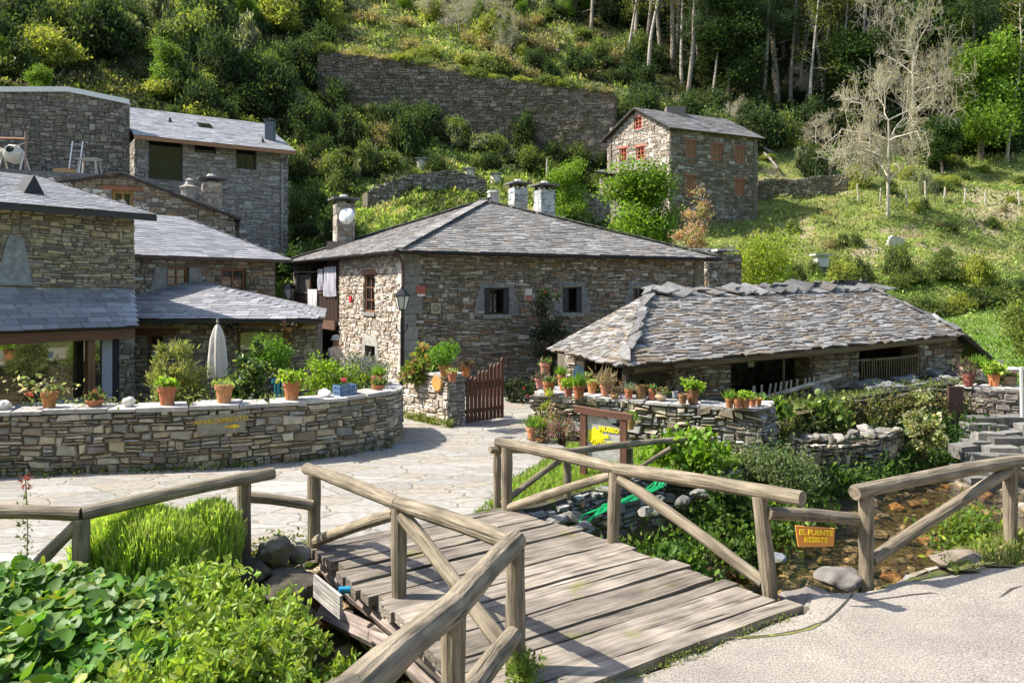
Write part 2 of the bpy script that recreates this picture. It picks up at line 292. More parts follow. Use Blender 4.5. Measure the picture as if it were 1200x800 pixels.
RAV = np.array([(-.75,-3),(-.75,3.8),(-.2,4.9),(2.55,6.75),(3.2,7.15),(4.6,7.95),(6.6,8.9),(9,10.3),(14,13.5),(26,18),(26,24.5),(14,20.9),(12.6,19.6),(9,17.3),(5.25,15.2),(4.4,13.05),(3.4,12.05),(2.1,11.45),(.95,10.45),(-.1,9.75),(-2.25,8.25),(-2.8,7.3),(-2.9,6.0),(-2.5,4),(-2.5,-3)])
CEN = np.array([(-1.7,-3),(-1.6,3),(-1.35,5.2),(-.8,6.7),(.2,7.9),(2.1,9.0),(4,10.3),(6.2,11.9),(9,14.0),(13,17),(26,21.5)])
def segdist(x, y, pts, closed=False):
    d = np.full(x.shape, 1e9); n = len(pts)
    for i in range(n if closed else n-1):
        a = pts[i]; b = pts[(i+1) % n]; e = b-a; t = np.clip(((x-a[0])*e[0]+(y-a[1])*e[1])/(e@e), 0, 1)
        d = np.minimum(d, np.hypot(x-a[0]-t*e[0], y-a[1]-t*e[1]))
    return d
def inside(x, y, pts):
    r = np.zeros(x.shape, bool); n = len(pts)
    for i in range(n):
        x0,y0 = pts[i]; x1,y1 = pts[(i+1) % n]
        c = ((y0 > y) != (y1 > y)) & (x < (x1-x0)*(y-y0)/((y1-y0) if y1 != y0 else 1e-9)+x0); r ^= c
    return r
def sst(a, b, x): t = np.clip((x-a)/(b-a), 0, 1); return t*t*(3-2*t)
def terr(x, y):
    x = np.atleast_1d(np.asarray(x, float)); y = np.atleast_1d(np.asarray(y, float)); sh = x.shape; x = x.ravel(); y = y.ravel()
    z = np.full(x.shape, RW[-3])+RW[-2]*x+RW[-1]*y
    for i in range(len(CP)): z += RW[i]*np.hypot(x-CP[i,0], y-CP[i,1])
    hill = sst(22, 32, y)+sst(18, 30, -x)*sst(8, 20, y); hill = np.clip(hill, 0, 1)
    z = z*hill+(1-hill)*np.clip(z, -.3, 99)*sst(17, 30, y)
    z += hill*((fbm(x*.12, y*.12, 3)-.47)*2.2+(fbm(x*.6, y*.6, 8)-.47)*.7)*sst(2.2, 6, z)
    bank = sst(36.6, 37.6, y-(x-14)*.12)*sst(8, 12, x); z = np.where((x > 8) & (y > 24) & (y < 60), z+(bank-.55)*.5*sst(24, 30, y)*(1-sst(44, 55, y)), z)
    ramp = np.clip((5-y)*.23, 0, 1.4)*sst(-1.6, -.9, x); z = np.where(y < 8, ramp+sst(0, -14, y)*z*.0+np.where(y < -3, sst(-3, -60, y)*26*0+np.clip((-8-y)*.85, 0, 62), 0), z)
    z = z-.07
    ins = inside(x, y, RAV); d = segdist(x, y, RAV, True); dc = segdist(x, y, CEN)
    hw = 1.0+.75*sst(-1, 2.5, x)
    low = -.55+(fbm(x*1.3, y*1.3, 5)-.47)*.35; low = low*sst(hw*.85, hw*1.45, dc)+(-1.08+(fbm(x*2.5, y*2.5, 6)-.47)*.25)*(1-sst(hw*.85, hw*1.45, dc))
    k = sst(0, .22, d)*ins; z = z*(1-k)+low*k
    return z.reshape(sh)
def T1(x, y): return float(terr(x, y)[0])
def hit(px, py, y0=24, y1=140):
    Y = np.arange(y0, y1, .25); p = P(px, py, 1.0); X = (px-600)/900*Y; Z = CAMZ+(340-py)/900*Y
    h = terr(X, Y) > Z; i = int(np.argmax(h)) if h.any() else len(Y)-1
    return np.array([X[i], Y[i], float(terr(X[i], Y[i])[0])])

gx = np.r_[np.arange(-85,-14,1.0), np.arange(-14,16,.16), np.arange(16,26,.4), np.arange(26,101,1.1)]
gy = np.r_[np.arange(-70,-3,1.6), np.arange(-3,22,.16), np.arange(22,60,.45), np.arange(60,150,1.0)]
def gridmesh(gx, gy, zf, c=(.1,.1,.05), mask=None):
    X, Y = np.meshgrid(gx, gy); Z = zf(X, Y); mb = MB(); n = len(gx)
    i, j = np.meshgrid(np.arange(len(gy)-1), np.arange(n-1), indexing='ij'); q = np.stack([i*n+j, i*n+j+1, (i+1)*n+j+1, (i+1)*n+j], -1).reshape(-1, 4)
    if mask is not None:
        cx = X.ravel()[q].mean(1); cy = Y.ravel()[q].mean(1); q = q[mask(cx, cy)]
    mb.add(np.stack([X, Y, Z], -1).reshape(-1, 3), q, c); return mb
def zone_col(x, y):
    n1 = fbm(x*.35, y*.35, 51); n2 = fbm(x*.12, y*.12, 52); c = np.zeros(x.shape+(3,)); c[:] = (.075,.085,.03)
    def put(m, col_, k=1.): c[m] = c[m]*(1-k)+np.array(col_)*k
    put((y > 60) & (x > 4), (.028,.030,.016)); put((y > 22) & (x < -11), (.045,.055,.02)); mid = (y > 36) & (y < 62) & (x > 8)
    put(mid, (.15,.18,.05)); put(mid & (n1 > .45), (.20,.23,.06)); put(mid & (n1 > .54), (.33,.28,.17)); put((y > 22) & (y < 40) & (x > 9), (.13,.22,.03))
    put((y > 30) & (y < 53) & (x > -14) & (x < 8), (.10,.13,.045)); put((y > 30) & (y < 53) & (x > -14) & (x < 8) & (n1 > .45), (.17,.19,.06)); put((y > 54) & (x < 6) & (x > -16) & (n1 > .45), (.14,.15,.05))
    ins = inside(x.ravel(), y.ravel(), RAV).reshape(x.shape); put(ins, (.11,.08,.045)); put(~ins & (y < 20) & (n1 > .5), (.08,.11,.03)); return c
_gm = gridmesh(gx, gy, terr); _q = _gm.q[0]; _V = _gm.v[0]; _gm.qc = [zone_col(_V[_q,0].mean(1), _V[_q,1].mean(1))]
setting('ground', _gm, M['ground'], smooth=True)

PLAZA = np.array([(-26,6.9),(-4.4,6.95),(-3.2,7.75),(-2.3,8.3),(-.1,9.75),(-.2,10.2),(.05,11.2),(.7,12.7),(1.0,13.6),(.5,15),(.7,18),(2.5,22),(-2,24),(-5,27),(-9,26),(-12,20),(-26,16)])
CONC = np.array([(-.85,-3),(-.85,3.8),(-.15,4.6),(.1,4.95),(2.5,6.6),(2.75,6.95),(3.3,7.1),(4.4,7.6),(4.9,7.75),(6,8.15),(9,9.2),(16,12),(16,-3)])
def edged(name, poly, mat, zf, th, seed):
    x0,y0 = poly.min(0); x1,y1 = poly.max(0)
    pl2 = []
    for i in range(len(poly)):
        a, b = poly[i], poly[(i+1) % len(poly)]; k = max(1, int(np.linalg.norm(b-a)/.16))
        for j in range(k): p = a+(b-a)*j/k; pl2.append(p+np.array([vn(p[0]*2.3,p[1]*2.3,seed)-.5, vn(p[0]*2.3,p[1]*2.3,seed+9)-.5])*.14)
    pl2 = np.array(pl2); fine = gridmesh(np.arange(x0, x1, .09), np.arange(y0, y1, .09), zf, mask=lambda a, b: inside(a, b, pl2))
    used = np.unique(np.vstack(fine.q)); V = fine.v[0]; x = V[used,0]; y = V[used,1]; best = np.full(len(x), 1e9); bx_ = x.copy(); by_ = y.copy()
    for i in range(len(pl2)):
        a = pl2[i]; e = pl2[(i+1) % len(pl2)]-a; t = np.clip(((x-a[0])*e[0]+(y-a[1])*e[1])/(e@e+1e-12), 0, 1); d = np.hypot(x-a[0]-t*e[0], y-a[1]-t*e[1]); m_ = d < best
        best[m_] = d[m_]; bx_[m_] = (a[0]+t*e[0])[m_]; by_[m_] = (a[1]+t*e[1])[m_]
    sn = (best < .055) | ~inside(x, y, pl2); V[used[sn],0] = bx_[sn]; V[used[sn],1] = by_[sn]; V[used,2] = zf(V[used,0], V[used,1])
    eg = segdist(V[used,0], V[used,1], pl2, True) < .004; V[used[eg],2] -= .03
    return setting(name, fine, mat, smooth=True)
def plz(x, y): return .004+(fbm(x*.9, y*.9, 31)-.47)*.03
edged('plaza_paving', PLAZA, M['paving'], plz, .1, 1)
def conz(x, y): return np.clip((5-y)*.23, 0, 1.4)+(fbm(x*1.2, y*1.2, 37)-.47)*.03
edged('concrete_road', CONC, M['concrete'], conz, .1, 2)
# concrete and paving edges (thickness)
def skirt(name, poly, zt, zb, mat, c, idx):
    mb = MB(); g = rg(5)
    for i in idx:
        a = poly[i]; b = poly[(i+1) % len(poly)]; L = np.linalg.norm(b-a); k = max(2, int(L/.25))
        for s in range(k):
            p = a+(b-a)*s/k; q = a+(b-a)*(s+1)/k; e = (q-p)/np.linalg.norm(q-p); n = np.array([e[1], -e[0]])
            o = g.uniform(.01, .06); h = zt-g.uniform(.03, .06)
            mb.obox((*(p-n*.15), zb), (*(q-p), 0), (*(n*(.15+o)), g.uniform(-.02,.02)), (0,0,h-zb), c*g.uniform(.8,1.15))
    return setting(name, mb, mat)
skirt('road_edge', CONC[::-1], .0, -.5, M['mossy'], np.array([.28,.26,.22]), [len(CONC)-1-i-1 for i in (3,4,5,6,7,8,9)])
wm = MB(); 
wm = gridmesh(np.arange(-3.4, 26, .3), np.arange(-3, 24, .3), lambda x, y: np.full(x.shape, -.86), mask=lambda a, b: inside(a, b, RAV) & (segdist(a, b, CEN) < 2.7))
setting('stream_water', wm, M['water'], smooth=True)
LAWN = np.array([(9,22),(30,18),(40,25),(40,37),(24,36.8),(14,35.6),(9,33)])

# ------------------------------------------------------------------ stone walls
PAL_HOUSE = np.array([(.26,.22,.16),(.20,.17,.13),(.30,.26,.20),(.24,.22,.19),(.15,.13,.11),(.34,.31,.26),(.42,.40,.36),(.25,.17,.11),(.22,.19,.13)])*.9
PAL_WARM = np.array([(.36,.31,.19),(.28,.24,.15),(.40,.35,.23),(.21,.19,.15),(.30,.28,.22),(.42,.37,.26),(.27,.23,.19)])
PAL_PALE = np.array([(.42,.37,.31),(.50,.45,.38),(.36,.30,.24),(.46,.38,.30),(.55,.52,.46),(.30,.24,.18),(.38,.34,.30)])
PAL_GREY = np.array([(.20,.20,.19),(.26,.26,.25),(.16,.16,.15),(.30,.29,.27),(.22,.21,.18),(.33,.32,.30)])
PAL_GARD = np.array([(.34,.29,.20),(.28,.26,.21),(.22,.20,.17),(.38,.33,.24),(.30,.24,.17),(.25,.25,.23),(.42,.38,.30),(.20,.17,.13)])
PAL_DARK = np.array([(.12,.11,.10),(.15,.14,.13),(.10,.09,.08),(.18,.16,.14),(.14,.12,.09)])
def pathmap(path):
    path = np.asarray(path, float); d = np.diff(path, axis=0); L = np.linalg.norm(d, axis=1); cum = np.r_[0, np.cumsum(L)]
    nn = np.stack([d[:,1], -d[:,0]], -1)/L[:,None]; vnm = np.vstack([nn[:1], (nn[:-1]+nn[1:])/2, nn[-1:]]); vnm /= np.linalg.norm(vnm, axis=1)[:,None]
    def f(s):
        s = np.asarray(s, float); x = np.interp(s, cum, path[:,0]); y = np.interp(s, cum, path[:,1])
        if len(L) == 1: n = np.broadcast_to(nn[0], s.shape+(2,))
        else: n = np.stack([np.interp(s, cum, vnm[:,0]), np.interp(s, cum, vnm[:,1])], -1)
        return np.stack([x, y], -1), n
    return f, cum
def cst(v): return v if callable(v) else (lambda s, v=v: np.full(np.shape(s), float(v)))
def stones(mb, path, zb, zt, holes=(), h=(.10,.22), w=(.16,.5), d=.03, pal=PAL_HOUSE, seed=1, gap=.0055, warp=.03, split=.6, off=0.):
    g = rg(seed); f, cum = pathmap(path); L = cum[-1]; zb = cst(zb); zt = cst(zt); ss = np.linspace(0, L, 60)
    z = zb(ss).min()-.02; zmax = zt(ss).max(); cells = []
    while z < zmax:
        hh = g.uniform(*h); s = -g.uniform(0, w[1])
        while s < L:
            ww = g.uniform(*w)*(1 if g.random() > .15 else .5)
            n = 1
            if g.random() < split: n = g.integers(2, 4) if hh > .13 else 2
            cuts = np.sort(g.uniform(.2, .8, n-1)) if n < 3 else np.array([g.uniform(.25,.4), g.uniform(.6,.75)])
            cuts = np.r_[0, cuts, 1]
            for k in range(n):
                sub = 2 if (n > 1 and g.random() < .3 and ww > .3) else 1
                for m_ in range(sub): cells.append((s+ww*m_/sub, s+ww*(m_+1)/sub, z+hh*cuts[k], z+hh*cuts[k+1]))
            s += ww
        z += hh
    c = np.array(cells); c[:,0] = np.clip(c[:,0], 0, L); c[:,1] = np.clip(c[:,1], 0, L); keep = np.ones(len(c), bool)
    for (a, b, e, k) in holes:
        zo = (c[:,3] > e+.01) & (c[:,2] < k-.01); sm = (c[:,0]+c[:,1])/2
        ov = zo & (c[:,1] > a) & (c[:,0] < b); inn = ov & (c[:,0] >= a-.02) & (c[:,1] <= b+.02); keep &= ~inn
        # trim at top/bottom when mostly above/below
        up = ov & ~inn & (c[:,2] > k-.6*(c[:,3]-c[:,2])); c[up,2] = np.maximum(c[up,2], k); ov &= ~up
        lo = ov & (c[:,0] < a) & (sm < (a+b)/2); c[lo,1] = np.minimum(c[lo,1], a)
        hi = ov & (c[:,1] > b) & (sm >= (a+b)/2); c[hi,0] = np.maximum(c[hi,0], b)
    mid = (c[:,0]+c[:,1])/2; top = zt(mid); bot = zb(mid)
    c[:,3] = np.minimum(c[:,3], top-.005); c[:,2] = np.maximum(c[:,2], bot)
    keep &= (c[:,3]-c[:,2] > .018) & (c[:,1]-c[:,0] > .03); c = c[keep]; N = len(c)
    gp = gap*g.uniform(.6, 1.8, N); s0 = c[:,0]+gp; s1 = c[:,1]-gp; z0 = c[:,2]+gp*.7; z1 = c[:,3]-gp*.7
    jz = (c[:,3]-c[:,2])*.17; js = (c[:,1]-c[:,0])*.09
    S = np.stack([s0, s1, s1, s0], 1)+g.uniform(-1, 1, (N,4))*js[:,None]; Z = np.stack([z0, z0, z1, z1], 1)+g.uniform(-1, 1, (N,4))*jz[:,None]
    S = np.clip(S, 0, L)
    cs = S.mean(1, keepdims=True); cz = Z.mean(1, keepdims=True); ins = np.minimum(.02, (z1-z0)*.18)[:,None]
    S2 = S+np.sign(cs-S)*ins; Z2 = Z+np.sign(cz-Z)*ins*.8
    D2 = (d*g.uniform(.35, 1.25, N))[:,None]+g.uniform(-1, 1, (N,4))*d*.22
    wz = lambda s, z: z+warp*(vn(s*1.3, z*1.6, seed+3)-.5)*2*np.minimum(1, np.maximum(0, (z-zb(s))*6))
    SA = np.concatenate([S, S2], 1); ZA = np.concatenate([wz(S, Z), wz(S2, Z2)], 1); DA = np.concatenate([np.full((N,4), -.004), D2], 1)+off
    pt, nn = f(SA); V = np.empty((N,8,3)); V[...,:2] = pt+nn*DA[...,None]; V[...,2] = ZA
    q = np.array([(4,5,6,7),(0,1,5,4),(1,2,6,5),(2,3,7,6),(3,0,4,7)]); Q = (np.arange(N)[:,None,None]*8+q[None]).reshape(-1, 4)
    pc = np.asarray(pal)[g.integers(0, len(pal), N)]*g.uniform(.78, 1.25, (N,1))*1.15; mb.add(V.reshape(-1, 3), Q, np.repeat(pc, 5, 0)); return mb
def backing(mb, path, zb, zt, holes=(), t=.4, c=(.07,.06,.05), breaks=()):
    f, cum = pathmap(path); L = cum[-1]; zb = cst(zb); zt = cst(zt)
    S = sorted(set([round(float(k), 4) for k in list(cum)+[k for hh in holes for k in hh[:2]]+list(breaks) if -1e-6 <= k <= L+1e-6]))
    for a, b in zip(S[:-1], S[1:]):
        if b-a < 1e-3: continue
        m_ = (a+b)/2; hs = sorted([(hh[2], hh[3]) for hh in holes if hh[0] <= m_ <= hh[1]])
        pa, na = f(a+1e-6); pb, nb = f(b-1e-6); lo = [float(zb(a)), float(zb(b))]
        ivs = []; cur = None
        for e, k in hs: ivs.append((cur, e)); cur = k
        ivs.append((cur, None))
        for u, v in ivs:
            za = lo[0] if u is None else u; zc = lo[1] if u is None else u
            zd = float(zt(a)) if v is None else v; ze = float(zt(b)) if v is None else v
            if max(zd-za, ze-zc) < .02: continue
            V = []
            for p, n, q0, q1 in ((pa, na, za, zd), (pb, nb, zc, ze)):
                i = p-n*t; V += [(*p, q0), (*i, q0), (*i, q1), (*p, q1)]
            mb.add(V, [(0,1,2,3),(7,6,5,4),(0,4,5,1),(3,2,6,7),(0,3,7,4),(1,5,6,2)], c)
    return mb
def wall(par, name, path, zb, zt, holes=(), mat='stone', t=.4, mortar=(.16,.14,.11), breaks=(), label=None, **kw):
    mb = MB(); backing(mb, path, zb, zt, holes, t, mortar, breaks); stones(mb, path, zb, zt, holes, **kw); return part(par, name, mb, M[mat], label)
def s_at(px, p0, p1):
    r = (px-600)/900; p0 = np.asarray(p0, float); p1 = np.asarray(p1, float); d = p1-p0; t = (r*p0[1]-p0[0])/(d[0]-r*d[1]); return t*np.linalg.norm(d), p0[1]+t*d[1]
def hole(px0, px1, py0, py1, p0, p1):
    s0, Y0 = s_at(px0, p0, p1); s1, Y1 = s_at(px1, p0, p1); Y = (Y0+Y1)/2
    return (s0, s1, CAMZ+(340-py1)/900*Y, CAMZ+(340-py0)/900*Y)
def frame3(p0, p1):
    p0 = np.asarray(p0, float); p1 = np.asarray(p1, float); e = (p1-p0)/np.linalg.norm(p1-p0); n = np.array([e[1], -e[0]])
    return lambda s, o, z: np.array([p0[0]+e[0]*s+n[0]*o, p0[1]+e[1]*s+n[1]*o, z])
def bx(mb, F, s0, s1, o0, o1, z0, z1, c):
    p = F(s0, o0, z0); return mb.obox(p, F(s1, o0, z0)-p, F(s0, o1, z0)-p, np.array([0,0,z1-z0]), c)
BROWN = (.16,.075,.035); RED = (.42,.10,.06); DKW = (.035,.022,.016)
def window(par, p0, p1, h, cw=BROWN, nx=2, nz=3, rec=.14, fw=.05, glass='glass', name='window', label=None, lintel=None, sill=None, back=True):
    F = frame3(p0, p1); s0,s1,z0,z1 = h; mb = MB(); w_ = s1-s0; hh = z1-z0; fw = min(fw, w_*.16)
    for a, b, e, k in ((s0,s0+fw,z0,z1),(s1-fw,s1,z0,z1),(s0+fw,s1-fw,z0,z0+fw),(s0+fw,s1-fw,z1-fw,z1)): bx(mb, F, a, b, -rec-.05, -rec+.01, e, k, cw)
    for i in range(1, nx): x = s0+w_*i/nx; bx(mb, F, x-fw*.35, x+fw*.35, -rec-.04, -rec+.005, z0+fw, z1-fw, cw)
    for i in range(1, nz): z = z0+hh*i/nz; bx(mb, F, s0+fw, s1-fw, -rec-.037, -rec+.002, z-fw*.25, z+fw*.25, cw)
    wn = part(par, name, mb, M['wood'], label)
    g = MB(); bx(g, F, s0+.01, s1-.01, -rec-.03, -rec-.02, z0+.01, z1-.01, (.02,.02,.02)); part(wn, 'pane', g, M[glass])
    if lintel is not None: m2 = MB(); bx(m2, F, s0-lintel[0], s1+lintel[0], -.1, .045, z1+.002, z1+lintel[1], lintel[2]); part(wn, 'lintel', m2, M['wood' if lintel[2][0] > lintel[2][2]*1.6 else 'stone'])
    if sill is not None: m2 = MB(); bx(m2, F, s0-.06, s1+.06, -.12, .07, z0-sill, z0-.002, (.24,.24,.23)); part(wn, 'sill', m2, M['stone'])
    return wn

# ------------------------------------------------------------------ roofs
PAL_SL = np.array([(.245,.245,.255),(.28,.278,.285),(.21,.212,.225),(.305,.30,.305)])
PAL_OLD = np.array([(.17,.166,.16),(.205,.20,.19),(.13,.127,.122),(.23,.222,.21),(.185,.165,.145),(.25,.243,.235)])
def slates(mb, poly, expo=.2, wd=(.2,.4), th=.012, pal=PAL_SL, seed=1, jit=.02, rot=.02, lift=1.6, over=.03, body=.07, bc=(.05,.04,.035)):
    g = rg(seed); poly = np.asarray(poly, float); a, b = poly[0], poly[1]; e = (b-a)/np.linalg.norm(b-a); n = np.cross(e, poly[2]-a); n /= np.linalg.norm(n)
    if n[2] < 0: n = -n
    u = np.cross(n, e); u /= np.linalg.norm(u)
    if u[2] < 0: u = -u
    nn = n if np.dot(np.cross(e, u), n) > 0 else n
    Q2 = np.stack([(poly-a)@e, (poly-a)@u], 1); tmax = Q2[:,1].max(); V = []; C = []
    rows = int(math.ceil(tmax/expo)); m = len(Q2)
    for k in range(rows):
        t0 = k*expo; tm = min(t0+expo*.5, tmax-1e-3); xs = []
        for i in range(m):
            p, q = Q2[i], Q2[(i+1) % m]
            if (p[1] > tm) != (q[1] > tm): xs.append(p[0]+(q[0]-p[0])*(tm-p[1])/(q[1]-p[1]))
        if len(xs) < 2: continue
        x0, x1 = min(xs)-over*.5, max(xs)+over*.5; s = x0-g.uniform(0, wd[1])
        while s < x1:
            ww = g.uniform(*wd); s0 = max(s, x0); s1 = min(s+ww, x1); s += ww
            if s1-s0 < .03: continue
            tb = t0-over+g.uniform(-1,1)*jit; tt = min(t0+expo*1.25, tmax+.01); r_ = g.uniform(-1,1)*rot
            hb = th*(lift*.75+g.uniform(0,.45)); ht = th*g.uniform(.2,.45); gpp = .004+jit*.15
            base = [(s0+gpp, tb+r_*(s1-s0)), (s1-gpp, tb-r_*(s1-s0)), (s1-gpp+g.uniform(-1,1)*jit*.3, tt), (s0+gpp+g.uniform(-1,1)*jit*.3, tt)]
            hs = [hb+g.uniform(-.2,.2)*th, hb+g.uniform(-.2,.2)*th, ht, ht]
            V.append([a+e*x+u*y+n*z for (x, y), z in zip(base, hs)]+[a+e*x+u*y+n*(z-th*1.3) for (x, y), z in zip(base, hs)])
            C.append(pal[g.integers(0, len(pal))]*g.uniform(.82, 1.18))
    V = np.array(V); N = len(V); q = np.array([(0,1,2,3),(0,4,5,1),(1,5,6,2),(3,7,4,0)])
    mb.add(V.reshape(-1, 3), (np.arange(N)[:,None,None]*8+q[None]).reshape(-1, 4), np.repeat(np.array(C), 4, 0))
    if body: mb.prism(a+Q2[:,:1]*e+Q2[:,1:]*u-n*(.006+th*.3), -n*body, bc)
    return mb
def roofpart(par, polys, mat='slate', name='roof', **kw):
    mb = MB(); 
    for i, p in enumerate(polys): kw2 = dict(kw); kw2['seed'] = kw.get('seed', 1)+i*7; slates(mb, p, **kw2)
    return part(par, name, mb, M[mat])

# ------------------------------------------------------------------ foliage
def unit(v): return v/(np.linalg.norm(v, axis=-1, keepdims=True)+1e-9)
def leaves(mb, c, size, cols, g, up=.3, asp=.45, fold=False, dirs=None):
    N = len(c); d = unit(g.normal(size=(N,3))+(np.array([0,0,up])) if dirs is None else dirs); s = unit(np.cross(d, g.normal(size=(N,3)))); L = (size*g.uniform(.6, 1.4, N))[:,None]
    if fold:
        nn = np.cross(d, s); V = np.stack([c, c+d*L*.35+s*L*asp*.5+nn*L*.08, c+d*L*.75+s*L*asp*.42+nn*L*.06, c+d*L, c+d*L*.75-s*L*asp*.42+nn*L*.06, c+d*L*.35-s*L*asp*.5+nn*L*.08], 1)
        q = np.array([(0,1,2,3),(0,3,4,5)]); mb.add(V.reshape(-1, 3), (np.arange(N)[:,None,None]*6+q).reshape(-1, 4), np.repeat(cols, 2, 0))
    else:
        V = np.stack([c, c+d*L*.45+s*L*asp*.5, c+d*L, c+d*L*.45-s*L*asp*.5], 1); mb.add(V.reshape(-1, 3), np.arange(N*4).reshape(-1, 4), cols)
def lc(g, N, base, var=.3, alt=None, pa=.2):
    c = np.asarray(base)[None]*g.uniform(1-var, 1+var, (N,1))*g.uniform(.9, 1.1, (N,3))
    if alt is not None: k = g.random(N) < pa; c[k] = np.asarray(alt)*g.uniform(.8, 1.2, (k.sum(),1))
    return c
def clumps(g, n, rx, ry, rz, z0, hollow=.55):
    p = unit(g.normal(size=(n,3)))*(g.uniform(hollow, 1, (n,1))**.6); p[:,2] = np.abs(p[:,2])*g.choice([1,-.5], n, p=[.75,.25]); return p*np.array([rx,ry,rz])+np.array([0,0,z0])
def bush_mesh(mb, g, r=(1,1,1), z0=.4, ncl=26, per=120, cr=.33, size=.11, base=(.06,.10,.02), alt=None, pa=.2, up=.4, asp=.45, fold=False):
    ce = clumps(g, ncl, r[0]*.8, r[1]*.8, r[2]*.8, z0); ce = ce*np.c_[g.uniform(.55,1.25,(ncl,2)),g.uniform(.6,1.35,(ncl,1))]; 
    for c in ce:
        k = per; rr = cr*g.uniform(.6, 1.35)*max(r[:2]); pts = c+g.normal(size=(k,3))*rr*.5; pts[:,2] = np.maximum(pts[:,2], .02)
        leaves(mb, pts, size, lc(g, k, np.asarray(base)*g.uniform(.7, 1.35), .25, alt, pa), g, up, asp, fold)
def stems(mb, g, n, r, h, c=(.09,.06,.035), rad=.015):
    for i in range(n):
        a = g.uniform(0, 6.28); q = np.array([math.cos(a)*r*g.uniform(.3,.9), math.sin(a)*r*g.uniform(.3,.9), h*g.uniform(.6,1)]); b = q*np.array([.15,.15,0])
        mb.tube([b-np.array([0,0,.1]), b*.6+q*.35+np.array([0,0,h*.1]), q], [rad, rad*.7, rad*.3], 5, c, cap=False)
def limb(g, p, d, L, r, n, droop=0., curl=.25):
    pts = [p]; 
    for i in range(n): d = unit(d+g.normal(size=3)*curl+np.array([0,0,-droop])); p = p+d*L/n; pts.append(p)
    return np.array(pts), d
